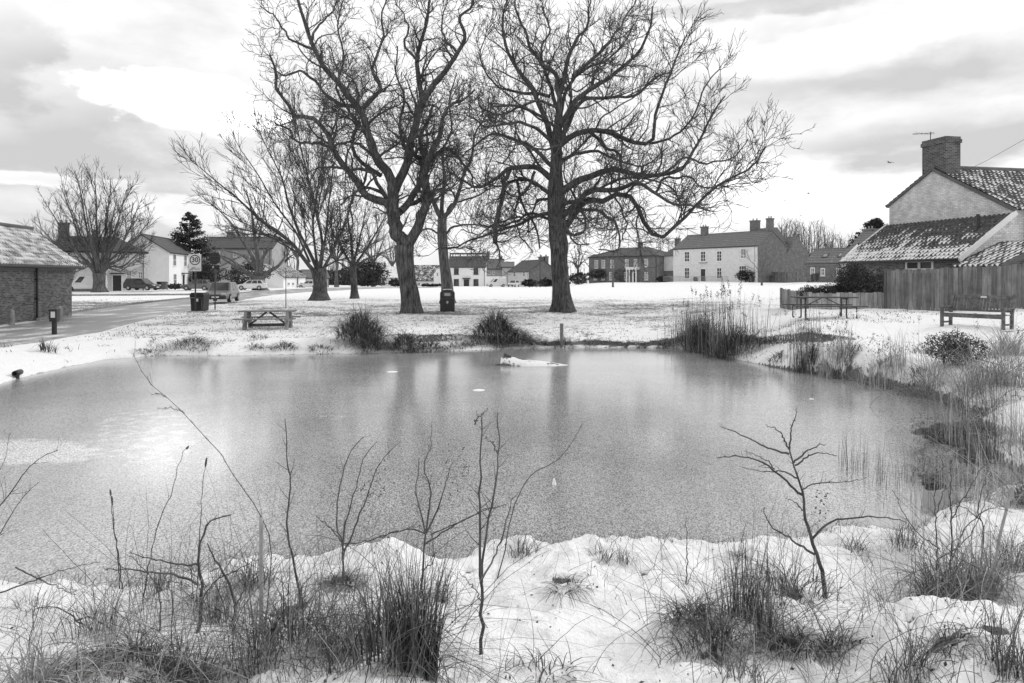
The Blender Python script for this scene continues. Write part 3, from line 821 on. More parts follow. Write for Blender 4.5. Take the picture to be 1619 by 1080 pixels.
MB().slab([(L - .2, 2.2, 5.95), (L + 4.9, 2.2, 5.95), (L + 4.9, 6, 7.6), (L - .2, 6, 7.6)], .12).slab([(L - .2, 9.8, 5.95), (L + 4.9, 9.8, 5.95), (L + 4.9, 6, 7.6), (L - .2, 6, 7.6)], .12).build('wing_roof', ROOF, tL)
window(tL, L + 3.6, 4.3, .8, 1.5, y=2.5)
# white house M
tM, L = house('big cream fronted house with brick gable end and three chimneys', 'house', XY(1065, 136), XY(1198, 120), 8.2, 6.25, 8.9, BRICKM, ROOF2, over=0.15)
MB().box(0.02, L - 0.02, -0.1, 0, -1, 6.2).build('render_front', CREAM, tM)
MB().box(0.0, L, -0.14, -0.1, 3.25, 3.33).build('string_course', FRAME, tM)
for px in (1087, 1112.5, 1138):
    win_px(tM, px, 406 - (px - 1087) * .02, 8.5, 17, nx=2, nz=3, y=-0.1, gm=GLASS, fw=.13)
for px in (1087, 1138):
    win_px(tM, px, 432, 8.5, 18, nx=2, nz=3, y=-0.1, fw=.13)
win_px(tM, 1176, 401, 9.5, 16, nx=2, nz=3, y=-0.1, gm=GLASSC, fw=.12); win_px(tM, 1175, 429, 12, 18, nx=3, nz=3, y=-0.1, fw=.12)
door(tM, lx(tM, 1112.5), 1.1, 2.3, y=-.1, hood=False)
MB().tube([(lx(tM, 1112.5) + math.cos(a) * .75, -.14, 2.45 + math.sin(a) * .7) for a in np.linspace(0, math.pi, 9)], [.09] * 9, 6).build('door_arch', FRAME, tM)
MB().box(lx(tM, 1106), lx(tM, 1119), -.35, -.1, 3.42, 3.55).build('balcony_ledge', STONE, tM)
chimney(tM, lx(tM, 1091), 4.1, 8, 10.6, 1.2, .9); chimney(tM, lx(tM, 1160), 6, 8.5, 11.2, 1.6, .9); chimney(tM, L - .5, 4.1, 8, 11.2, .9, 1.0)
MB().prismx([(4, 5), (11, 5), (11, 7), (7.6, 9.8), (4, 7)], lx(tM, 1150), L - 1.5).build('rear_wing', ROOF2, tM)
MB().prismx([(8.25, -1), (15, -1), (15, 5), (11.6, 8.2), (8.25, 5)], L - 6, L - .02).build('rear_block', BRICKM, tM)
mbf = MB()
for i in range(60):
    x = lx(tM, 1066) + i * (lx(tM, 1170) - lx(tM, 1066)) / 60; mbf.box(x - .02, x + .02, -3.02, -2.98, 0, .95)
mbf.box(lx(tM, 1066), lx(tM, 1170), -3.03, -2.97, .9, .95); fo = mbf.build('railing', GALV); fo.location = tM.location; fo.rotation_euler = tM.rotation_euler
tag(fo, 'thin metal railing along the front of the cream house', 'railing')
# garden shrubs by houses are further down
# cottage O with skylights
tO, L = house('brick cottage with grey roof, two skylights and white framed windows', 'cottage', XY(1275, 100), XY(1342, 96), 7, 2.65, 4.7, BRICKM, ROOF2, over=.15)
for px in (1285, 1301, 1326): win_px(tO, px, 430, 7, 14 if px < 1290 else 12, nx=2, nz=2, fw=.13)
for px in (1298, 1323):
    x = lx(tO, px); k = (4.7 - 2.65) / 3.5; s = MB()
    s.slab([(x - .4, 1.2, 2.65 + 1.2 * k + .22), (x + .4, 1.2, 2.65 + 1.2 * k + .22), (x + .4, 2.2, 2.65 + 2.2 * k + .22), (x - .4, 2.2, 2.65 + 2.2 * k + .22)], .1)
    f = s.build('skylight', DARKP, tO)
    s = MB().slab([(x - .28, 1.35, 2.65 + 1.35 * k + .235), (x + .28, 1.35, 2.65 + 1.35 * k + .235), (x + .28, 2.05, 2.65 + 2.05 * k + .235), (x - .28, 2.05, 2.65 + 2.05 * k + .235)], .02); s.build('pane', GLASSC, f)
tO_b = MB().box(0, L, -.05, 0, 2.45, 2.62).build('fascia', FRAME, tO)
# house P behind
xg = XY(1374, 88)[0]; tP, L = house('small grey roofed gable with white bargeboards behind the lean-to roof', 'house', (xg, 88), (xg, 89.2), 2.9, 3.6, 4.95, PALE, ROOF2, over=.2)
MB().slab([(-.25, -.2, 3.55), (-.18, -.2, 3.55), (-.18, 1.45, 5.2), (-.25, 1.45, 5.2)], .22).slab([(-.25, 3.1, 3.55), (-.18, 3.1, 3.55), (-.18, 1.45, 5.2), (-.25, 1.45, 5.2)], .22).build('bargeboards', FRAME, tP)
tP2, L2 = house('slate roofed house with double chimney stack above the hedge', 'house', XY(1344, 98), XY(1400, 94), 8, 4.6, 7.4, CREAM, ROOF2)
chimney(tP2, lx(tP2, 1353), 4, 6.8, hz(94, 357, tP2.location[2]), .9, .8, BRICKM, 2)

# pantile roof
def pantile(name, O, U, V, parent, snowfn, tw=0.24, tl=0.32, amp=0.035):
    """O eave corner, U along the eave, V up the slope (3D vectors)"""
    O, U, V = (np.array(q, float) for q in (O, U, V)); LU, LV = np.linalg.norm(U), np.linalg.norm(V)
    nu = max(2, int(round(LU / tw))); nv = max(2, int(round(LV / tl))); per = 8
    u = np.linspace(0, 1, nu * per + 1); vv = []; st = []
    for k in range(nv):
        for f in (0.0, 0.3, 0.65, 0.985): vv.append((k + f) / nv); st.append((1 - f))
    vv = np.array(vv + [1.0]); st = np.array(st + [0.0])
    nrm = np.cross(U, V); nrm /= np.linalg.norm(nrm)
    if nrm[2] < 0: nrm = -nrm
    ph = (u * nu) % 1.0
    jit = 0.06 * rs.rand(nv, nu)
    hgt = amp * np.cos(2 * math.pi * ph)[None, :] * np.ones((len(vv), 1)) + 0.035 * st[:, None]
    PTS = O + u[None, :, None] * U + vv[:, None, None] * V + hgt[..., None] * nrm
    UU = np.broadcast_to(u, hgt.shape); VV = np.broadcast_to(vv[:, None], hgt.shape)
    trough = 0.5 - 0.5 * np.cos(2 * math.pi * (ph - 0.0))            # 1 in the valley
    rowf = (vv * nv) % 1.0
    snow = snowfn(UU, VV, np.broadcast_to(trough, hgt.shape), np.broadcast_to(rowf[:, None], hgt.shape))
    idx = np.arange(hgt.size).reshape(hgt.shape)
    Fc = np.stack([idx[:-1, :-1], idx[:-1, 1:], idx[1:, 1:], idx[1:, :-1]], -1).reshape(-1, 4)
    # underside and edge
    k = hgt.size; base = [O - nrm * .07, O + U - nrm * .07, O + U + V - nrm * .07, O + V - nrm * .07]
    Vv = np.concatenate([PTS.reshape(-1, 3), np.array(base)])
    edge = [np.array([[k, k + 3, k + 2, k + 1]])]
    e0 = idx[0]; q = []
    lowpts = PTS[0] - nrm * .08; kk = len(Vv); Vv = np.concatenate([Vv, lowpts]); li = np.arange(kk, kk + len(lowpts))
    q.append(np.stack([li[:-1], li[1:], e0[1:], e0[:-1]], -1))
    sn = np.concatenate([snow.ravel(), np.zeros(4 + len(lowpts))])
    return mesh_np(name, Vv, [Fc, np.concatenate(edge + q)], PANT, parent, False, {'snow': sn})

# left brick outbuilding
def left_outbuilding():
    A = np.array((-19.0, 14.0)); B = np.array((-22.9, 36.2)); A = B + (A - B) / np.linalg.norm(A - B) * 20
    L = 20.0; rz = math.atan2(*(B - A)[::-1]); zb = -0.06
    t = thing('brick_outbuilding', 'dark brick outbuilding with snowy pantile roof and black downpipe at the left edge', 'outbuilding', (A[0], A[1], zb), rz)
    # local x towards the far end, local +y = left (away from the road)
    D, ev, rd = 4.4, 2.72, 4.45
    MB().prismx([(0, -1), (D, -1), (D, ev), (D / 2, rd), (0, ev)], 0, L).build('wall', BRICK, t)
    k = MB()
    for i in range(7): k.box(L + .0, L + .06 + .09 * i, -.02, D + .02, ev - .95 + i * .13, ev - .95 + (i + 1) * .13)
    k.build('corbelled_kneeler', BRICK, t)
    def sf(u, v, tr, rf): return np.clip(0.27 + 0.55 * tr + 0.10 * (rf < 0.7) + 0.35 * vnoise(u * 60, v * 14, 31), 0, 1)
    sl = (rd - ev) / (D / 2)
    pantile('roof', (-.2, -.25, ev - .25 * sl + .1), (L + .85, 0, 0), (0, D / 2 + .25, rd - ev + .25 * sl), t, sf)
    pantile('roof', (-.2, D + .25, ev - .25 * sl + .1), (L + .85, 0, 0), (0, -D / 2 - .25, rd - ev + .25 * sl), t, sf)
    MB().cyl((-.2, D / 2, rd + .12), (L + .65, D / 2, rd + .12), .12, n=10).build('ridge_tiles', PANT if False else ROOF2, t)
    MB().cyl((-.2, -.33, ev - .2), (L + .6, -.33, ev - .2), .065, n=10).build('gutter', DARKP, t)
    MB().box(-.1, L - .02, -.05, .0, ev - .36, ev - .16).build('fascia', GREYPL, t)
    x = lx(t, 55); MB().cyl((x, -.1, -.1), (x, -.1, ev - .2), .05, n=10).box(x - .08, x + .08, -.18, -.02, 1.0, 1.06).box(x - .08, x + .08, -.18, -.02, 1.9, 1.96).build('downpipe', DARKP, t)
left_outbuilding()

# right cottage (gable to the left, lean-to in front of the gable, shed)
def right_cottage():
    A = np.array((19.9, 36.7)); u = np.array((0.2, -0.98)); n = np.array((-0.98, -0.2))       # u along the gable towards the camera, n outwards
    zb = 0.7; rz = math.atan2(u[1], u[0])
    t = thing('cottage', 'painted brick cottage with tall brick chimney and snowy lean-to at the right edge', 'cottage', (A[0], A[1], zb), rz)
    # local x = along the gable (towards the camera), local y = rot90(u) = (0.98, 0.2): into the house; outside of the gable is -y
    Lg, xa, zf, za, zn = 7.15, 2.93, 5.72 - zb, 7.2 - zb, 4.92 - zb
    LEN = 12
    MB().prism([(0, -2), (Lg, -2), (Lg, zn), (xa, za), (0, zf)], 0, LEN).build('wall', BRICKW, t)
    MB().box(Lg, Lg + .45, .6, 3.2, -2, zn - .25).build('wall_return', BRICKW, t)
    def sf(u_, v, tr, rf): return np.clip(0.12 + 0.7 * tr * (rf < 0.75) + 0.6 * vnoise(u_ * 50, v * 20, 41), 0, 1)
    k = (za - zn) / (Lg - xa); o = .22
    pantile('roof', (Lg + o, LEN, zn - k * o + .1), (0, -LEN - .05, 0), (xa - Lg - o, 0, za - zn + k * o), t, sf)
    k2 = (za - zf) / xa
    pantile('roof', (-o, -.05, zf - k2 * o + .1), (0, LEN + .05, 0), (xa + o, 0, za - zf + k2 * o), t, sf)
    MB().cyl((xa, -.08, za + .12), (xa, LEN, za + .12), .12, n=10).build('ridge_tiles', ROOF2, t)
    g = MB(); g.slab([(xa, -.1, za + .1), (xa, .02, za + .1), (Lg + o, .02, zn - k * o + .1), (Lg + o, -.1, zn - k * o + .1)], .14)
    g.slab([(xa, -.1, za + .1), (xa, .02, za + .1), (-o * .4, .02, zf - k2 * o * .4 + .1), (-o * .4, -.1, zf - k2 * o * .4 + .1)], .12)
    g.build('verge', GREYPL, t)
    # chimney on the gable
    cz = hz(33.6, 218, zb)
    c = MB(); c.box(xa - .72, xa + .72, .02, .85, za - .9, cz - .3); c.box(xa - .77, xa + .77, -.03, .90, cz - .3, cz - .12); c.box(xa - .73, xa + .73, .01, .86, cz - .12, cz)
    ch = c.build('chimney', BRICKC, t)
    a = MB(); a.cyl((xa - .5, .3, cz - .8), (xa - .5, .3, cz + .45), .02, n=6); a.cyl((xa - .5, -.7, cz + .28), (xa - .5, .5, cz + .42), .012, n=5)
    for q in np.linspace(-.6, .4, 7): a.cyl((xa - .66, q, cz + .345), (xa - .34, q, cz + .345), .008, n=4)
    a.build('aerial', STEEL, ch)
    # lean-to
    D = 2.55; z1 = 4.62 - zb; z0 = 2.85 - zb
    MB().prismx([(0, -2), (0, z1), (-D, z0), (-D, -2)], 0.0, Lg).build('lean_to_wall', BRICK, t)
    # near end wall of the lean-to is painted
    MB().prismx([(0.0, -2), (0.0, z1 - .02), (-D + .02, z0 - .02), (-D + .02, -2)], Lg, Lg + .03).build('painted_end_wall', BRICKW, t)
    k3 = (z1 - z0) / D
    def sf2(u_, v, tr, rf):
        amt = 1.12 - 0.70 * v - 0.30 * u_ + 0.30 * (v < .3)
        return np.clip(amt * (0.35 + 0.75 * tr) * np.where(rf < .8, 1, .6) + 0.55 * vnoise(u_ * 30, v * 9, 43) - .04, 0, 1)
    pantile('lean_to_roof', (-.12, -D - .28, z0 - k3 * .28 + .1), (Lg + .25, 0, 0), (0, D + .27, z1 - z0 + k3 * .27), t, sf2, amp=.045)
    for xv in (-.2, Lg + .1):
        MB().slab([(xv, -D - .3, z0 - k3 * .3 + .16), (xv + .11, -D - .3, z0 - k3 * .3 + .16), (xv + .11, 0, z1 + .2), (xv, 0, z1 + .2)], .2).build('verge_board', FRAME, t)
    MB().box(-.1, Lg + .1, -D - .06, -D, z0 - .07, z0 + .02).build('fascia', FRAME, t)
    MB().cyl((-.1, -D - .36, z0 - .12), (Lg + .1, -D - .36, z0 - .12), .06, n=8).build('gutter', DARKP, t)
    for x in (lx2(t, 1444, -D), lx2(t, 1465, -D)):
        window(t, x, z0 - .33, .85, .48, 1, 1, y=-D, fw=.1)
    MB().cyl((Lg - .7, -1.0, z1 - 1.0), (Lg - .7, -1.0, z1 + .1), .07, n=8).build('flue', DARKP, t)
    # small tiled shed against the near end
    s0 = Lg + .06
    yA, yB = -2.75, -.55; zt, ze = 3.36 - zb, 2.45 - zb
    MB().prismx([(yB, -2), (yB, zt), (yA, ze), (yA, -2)], s0, s0 + 1.9).build('shed_wall', BRICK, t)
    kk = (zt - ze) / (yB - yA)
    def sf3(u_, v, tr, rf): return np.clip(0.25 + 0.65 * tr + 0.4 * vnoise(u_ * 20, v * 9, 47), 0, 1)
    pantile('shed_roof', (s0 - .02, yA - .25, ze - kk * .25 + .1), (2.25, 0, 0), (0, yB - yA + .3, zt - ze + kk * .3), t, sf3, amp=.045)
    MB().slab([(s0 + 2.23, yA - .28, ze - kk * .28 + .14), (s0 + 2.33, yA - .28, ze - kk * .28 + .14), (s0 + 2.33, yB + .08, zt + .17), (s0 + 2.23, yB + .08, zt + .17)], .16).build('shed_verge', GREYPL, t)
    return t
def lx2(t, px, y):
    c, s = math.cos(t.rotation_euler[2]), math.sin(t.rotation_euler[2]); u = (px - CX) / F
    ax, ay = t.location[0] - s * y, t.location[1] + c * y
    return (u * ay - ax) / (c - u * s)
tR = right_cottage()
# overhead wire
o = MB().tube([P(1500, 283, 34.5), P(1560, 254, 30), P(1700, 175, 24), (24, 8, 9.2), (30, -14, 11)], [.008] * 5, 5).build('overhead_wire', STEEL); tag(o, 'thin overhead wire running from the right cottage out of the picture', 'wire')

# fences
def board_fence(label, pts, zt, name='board_fence', mat=None, bw_=.15, post=2.4):
    """pts: list of (x, y, top z, bottom z)"""
    t = thing(name, label, 'fence', (pts[0][0], pts[0][1], pts[0][3])); ox, oy, oz = pts[0][0], pts[0][1], pts[0][3]
    mb = MB(); pm_ = MB()
    for a, b in zip(pts[:-1], pts[1:]):
        L = math.hypot(b[0] - a[0], b[1] - a[1]); n = max(1, int(L / bw_)); d = np.array(((b[0] - a[0]) / L, (b[1] - a[1]) / L)); nn = np.array((d[1], -d[0]))
        for i in range(n):
            s0, s1 = (i + .03) / n, (i + .97) / n; zt0 = a[2] + (b[2] - a[2]) * s0 + random.uniform(-.035, .035); zb0 = a[3] + (b[3] - a[3]) * s0 - .3; off = .012 if i % 2 else -.012
            p0 = np.array(a[:2]) + d * L * s0; p1 = np.array(a[:2]) + d * L * s1
            q = [p0 + nn * (off + .012), p1 + nn * (off + .012), p1 - nn * (.012 - off), p0 - nn * (.012 - off)]
            mb.add([(x - ox, y - oy, z - oz) for z in (zb0, zt0) for x, y in q], [(0, 3, 2, 1), (4, 5, 6, 7), (0, 1, 5, 4), (1, 2, 6, 5), (2, 3, 7, 6), (3, 0, 4, 7)])
    bo = mb.build('boards', mat or FENCE, t); at = bo.data.attributes.new('tone', 'FLOAT', 'POINT'); at.data.foreach_set('value', np.repeat(rs.rand(len(mb.v) // 8), 8).astype(np.float32))
    for a, b in zip(pts[:-1], pts[1:]):
        L = math.hypot(b[0] - a[0], b[1] - a[1]); n = max(1, int(round(L / post)))
        for i in range(n + 1):
            s = i / n; x, y = a[0] + (b[0] - a[0]) * s, a[1] + (b[1] - a[1]) * s; z1 = a[2] + (b[2] - a[2]) * s; z0 = a[3] + (b[3] - a[3]) * s
            if i == 0 and a is not pts[0]: continue
            MB().box(x - ox - .05, x - ox + .05, y - oy + .03, y - oy + .13, z0 - oz - .3, z1 - oz + .03).build('post', mat or FENCE, t)
    return t
f1 = [(*XY(1402, 28.2), 2.05 + 9 / F * 28.2, .6), (*XY(1500, 27.0), 2.05 + 13 / F * 27, .65), (*XY(1640, 25.6), 2.05 + 19 / F * 25.6, .7), (*XY(1800, 24), 2.6, .7)]
f0_ = [(*XY(1402, 29.2), 2.05 - (427 - 436) / F * 29.2, .6), (*XY(1500, 28.2), 2.05 - (423 - 436) / F * 28.2, .62), (*XY(1640, 26.8), 2.05 - (417 - 436) / F * 26.8, .65), (*XY(1800, 25), 2.6, .65)]
board_fence('tall weathered board fence behind the dark bench', f1, 0)
board_fence('low pale board fence behind the right hand picnic table', [(*XY(1278, 29.6), CAMZ - (463 - HOR) / F * 29.6, .6), (*XY(1401, 28.3), CAMZ - (463 - HOR) / F * 28.3, .6)], 0, mat=FENCEL)
board_fence('distant dark board fence between cream house and skylight cottage', [(*XY(1222, 122), CAMZ - (430 - HOR) / F * 122, .9), (*XY(1280, 112), CAMZ - (430 - HOR) / F * 112, .95)], 0, bw_=.3, post=3)
x0, y0 = XY(1278, 29.6)
board_fence('short pale fence return running back from the low board fence', [(x0, y0 + .05, 1.32, .6), (x0 + 1.2, y0 + 6, 1.4, .7)], 0, mat=FENCEL)
print('buildings ok')

# ------------------------------------------------------------------ trees
UP = np.array([0, 0, 1.0])
def norm(a):
    return a / (np.linalg.norm(a, axis=-1, keepdims=True) + 1e-9)
def spline(pts, n):
    """Catmull-Rom through pts, n samples"""
    p = np.array(pts, float); q = np.vstack([2 * p[0] - p[1], p, 2 * p[-1] - p[-2]])
    L = np.concatenate([[0], np.cumsum(np.linalg.norm(p[1:] - p[:-1], axis=1))]); s = np.linspace(0, L[-1], n)
    k = np.clip(np.searchsorted(L, s, side='right') - 1, 0, len(p) - 2); t = ((s - L[k]) / (L[k + 1] - L[k] + 1e-9))[:, None]
    a, b, c, d = q[k], q[k + 1], q[k + 2], q[k + 3]
    return 0.5 * (2 * b + (c - a) * t + (2 * a - 5 * b + 4 * c - d) * t * t + (3 * b - a - 3 * c + d) * t ** 3)
def children(PT, RD, per, tmin, tmax, lrat, lmin, rrat, rmax, ang, upb, rng, S=7, wig=.25, trop=.05, rmin=.011, keep=None):
    """sub-branches of N parents (PT (N,S,3), RD (N,S)); grown by a wandering walk"""
    Nn, Sp, _ = PT.shape
    Lp = np.linalg.norm(PT[:, 1:] - PT[:, :-1], axis=2).sum(1)
    cnt = np.maximum(1, np.round(per * Lp * rng.uniform(.75, 1.25, Nn))).astype(int)
    pi = np.repeat(np.arange(Nn), cnt); M = len(pi)
    t = tmin + (tmax - tmin) * rng.rand(M) ** .85
    f = t * (Sp - 1); k = np.minimum(f.astype(int), Sp - 2); f = (f - k)[:, None]
    pos = PT[pi, k] * (1 - f) + PT[pi, k + 1] * f
    tan = norm(PT[pi, k + 1] - PT[pi, k]); rad = RD[pi, k] * (1 - f[:, 0]) + RD[pi, k + 1] * f[:, 0]
    rv = norm(rng.randn(M, 3)); side = norm(np.cross(tan, rv))
    side = norm(side + UP * upb * rng.uniform(.3, 1, (M, 1)))
    a = np.radians(ang * rng.uniform(.7, 1.3, M))[:, None]
    D = norm(tan * np.cos(a) + side * np.sin(a))
    Ln = np.maximum(lmin, Lp[pi] * lrat * (1.15 - .75 * t)) * rng.uniform(.6, 1.25, M)
    r0 = np.clip(rad * rrat, rmin, rmax) * rng.uniform(.75, 1.0, M)
    out = np.empty((M, S, 3)); out[:, 0] = pos
    kick = norm(rng.randn(M, 3))
    for s in range(1, S):
        kick = norm(kick * .4 + rng.randn(M, 3))
        D = norm(D + kick * wig + UP * trop)
        out[:, s] = out[:, s - 1] + D * (Ln / (S - 1))[:, None]
    tt = np.linspace(0, 1, S)[None, :]
    R_ = np.maximum(r0[:, None] * (1 - .72 * tt ** 1.1), rmin * .75)
    return out, R_
def limbs_from(limbs, n, wob, rng):
    PT = []; RD = []
    for pts, r0, r1 in limbs:
        p = spline(pts, n)
        L = np.linalg.norm(p[-1] - p[0]); w_ = rng.randn(n, 3) * wob; w_[0] = 0
        w_ = (w_ + np.roll(w_, 1, 0)) / 2; w_[0] = 0
        PT.append(p + w_); RD.append(r0 + (r1 - r0) * np.linspace(0, 1, n) ** .8)
    return np.array(PT), np.array(RD)
def trunk_mesh(pts, radii, n=26, S=40, flare=.45, lumps=.10, seed=1):
    p = spline(pts, S); r = np.interp(np.linspace(0, 1, S), np.linspace(0, 1, len(radii)), radii)
    V, Fc = tubes(p[None], r[None], n); V = V.reshape(S, n, 3)
    th = np.arange(n) * 2 * math.pi / n
    h = (p[:, 2] - p[0, 2])[:, None]
    fl = flare * np.exp(-h / .55) * (1 + .55 * np.cos(5 * th + seed)[None] + .25 * np.cos(3 * th + 2 * seed)[None])
    lm = lumps * (vnoise(th[None] * 1.6 + 0 * h, h * .55 + 0 * th[None], seed + 50) + .5 * vnoise(np.cos(th)[None] * 3 + 9 + 0 * h, np.sin(th)[None] * 3 + h * 1.5, seed + 60)) * 2
    rid = .035 * np.cos(9 * th[None] + 3 * vnoise(h * .6 + 0 * th[None], 0 * h + th[None] * 0, seed + 70) * 4)
    V = p[:, None] + (V - p[:, None]) * (1 + fl + lm + rid)[..., None]
    return V.reshape(-1, 3), Fc
def make_tree(name, label, base, trunk, limbs, levels, seed, bk=None, tw=None, n=16, wob=.03, group=None, extra_limbs=None, cat='tree', sides=8, flare=.45, leaf=None, lumps=.10, lr=1.0):
    """trunk: (points, radii); limbs: list of (points, r0, r1), world coordinates; levels: parameter dicts"""
    rng = np.random.RandomState(seed); bk = bk or BARK; tw = tw or TWIG
    t = thing(name, label, cat, base, 0, group); o = np.array(base, float)
    pts, rad = trunk
    V, Fc = trunk_mesh(np.array(pts) - o, rad, seed=seed, flare=flare, lumps=lumps)
    parts = [(V, Fc)]
    PT, RD = limbs_from(limbs, n, wob, rng)
    PT = PT - o; RD = RD * lr
    v, f = tubes(PT, RD, sides); parts.append((v, f))
    V, Fc = merge(parts); mesh_np('trunk', V, Fc, bk, t, True)
    cr = []; cur = (PT, RD); store = [cur]
    for lv in levels:
        lv = dict(lv); sd = lv.pop('sides'); src = lv.pop('src', -1)
        P2, R2 = children(store[src][0], store[src][1], rng=rng, **lv)
        ok = (P2[:, :, 2].min(axis=1) > 1.9) if name != 'sapling' else np.ones(len(P2), bool)
        P2, R2 = P2[ok], R2[ok]
        cr.append(tubes(P2, R2, sd)); store.append((P2, R2))
    V, Fc = merge(cr)
    c = mesh_np('crown', V, Fc, tw, t, False)
    return t, len(Fc), store

def zl(ox, oy, sc, Y, seed=0, deep=4.0):
    """converter from coordinates in an enlarged view of the photo to world points; limbs drift in depth as they go"""
    rng = np.random.RandomState(seed)
    def f(pts, r0, r1, dy=None):
        tot = 0; last = None; out = []; d = rng.uniform(-1, 1) * deep if dy is None else dy
        n = len(pts)
        for i, (x, y) in enumerate(pts):
            out.append(P(ox + x / sc, oy + y / sc, Y + d * (i / (n - 1)) ** 1.3))
        return (out, r0, r1)
    return f
TREE_FACES = 0
# --- big forked tree
Y1 = 39.0; c = zl(380, 0, 2.16, Y1, 5, 4.5); gx, gy, gzv = XY(650, Y1)[0], Y1, gz(XY(650, Y1)[0], Y1)
base = (gx, gy, gzv)
tp = [P(650, 499, Y1), P(649, 470, Y1), P(644, 440, Y1), P(640, 410, Y1), P(640, 388, Y1)]; tp[0][2] = gzv - .25
L1 = [c([(570, 850), (535, 790), (520, 720), (508, 680)], .42, .34, 0), c([(520, 735), (522, 690), (520, 640), (500, 600), (460, 530), (435, 460), (415, 390), (390, 345), (340, 290), (290, 230), (255, 170), (235, 110), (215, 50), (195, -15)], .33, .07),
      c([(515, 690), (535, 630), (570, 560), (585, 480), (600, 400), (625, 340), (610, 290), (605, 210), (625, 120), (640, 40), (655, -20)], .30, .06, 2),
      c([(622, 345), (660, 290), (700, 240), (740, 180), (765, 120), (745, 60), (790, 10), (800, -40)], .2, .05, -2.5),
      c([(415, 370), (440, 350), (480, 300), (455, 260), (460, 200), (490, 130), (480, 60), (500, -5)], .14, .04),
      c([(545, 740), (500, 695), (460, 680), (420, 660), (390, 610), (350, 560), (325, 500), (290, 440), (245, 400), (190, 400), (160, 350), (125, 310), (120, 250), (100, 190)], .27, .05, -3.5),
      c([(325, 500), (260, 490), (190, 480), (160, 440), (120, 420)], .1, .04), c([(400, 370), (340, 355), (300, 330), (250, 270), (200, 240), (150, 260), (110, 230)], .13, .04, 3),
      c([(460, 540), (400, 490), (340, 490), (290, 520)], .10, .04), c([(500, 680), (480, 640), (450, 590), (380, 580), (320, 570), (265, 575), (235, 620)], .13, .04, -3),
      c([(565, 850), (595, 795), (620, 740), (640, 680), (630, 610), (640, 550), (670, 490), (690, 420), (715, 355), (760, 340), (800, 310)], .34, .05, -2),
      c([(640, 555), (690, 515), (730, 520), (760, 560), (790, 600), (800, 650)], .14, .04, 2), c([(550, 720), (600, 650), (625, 560), (615, 470), (640, 400), (660, 360)], .22, .07, 4),
      c([(565, 700), (600, 690), (640, 640), (620, 560), (560, 500), (545, 420), (560, 330), (530, 240), (540, 160)], .15, .04, 5.5), c([(500, 670), (440, 640), (410, 640), (380, 700), (385, 760)], .10, .04, -2),
      c([(480, 600), (420, 560), (380, 500), (400, 430), (370, 380), (330, 300), (350, 200), (330, 100), (350, 0)], .13, .04, 6), c([(255, 170), (200, 150), (150, 110), (120, 60), (70, 20)], .09, .03),
      c([(240, 150), (265, 90), (310, 50), (330, 0)], .09, .03), c([(740, 180), (700, 130), (690, 70), (710, 0)], .09, .03), c([(605, 210), (560, 150), (570, 80), (530, 10)], .09, .03, 1)]
CHESTNUT = [dict(per=1.9, tmin=.12, tmax=1, lrat=.27, lmin=1.5, rrat=.5, rmax=.09, ang=60, upb=.35, S=9, wig=.34, trop=.04, sides=5, rmin=.02),
            dict(per=3.0, tmin=.05, tmax=1, lrat=.58, lmin=1.1, rrat=.55, rmax=.035, ang=52, upb=.3, S=7, wig=.36, trop=.06, sides=3, rmin=.017),
            dict(per=4.2, tmin=.03, tmax=1, lrat=.55, lmin=.32, rrat=.6, rmax=.02, ang=48, upb=.25, S=4, wig=.32, trop=.06, sides=3, rmin=.0115)]
t1, nf, _ = make_tree('forked_tree', 'tall bare tree with deeply forked ridged trunk left of the litter bin', base, (tp, [.52, .50, .46, .47, .50]), L1, CHESTNUT, 21, n=22, wob=.06, lr=.98); TREE_FACES += nf
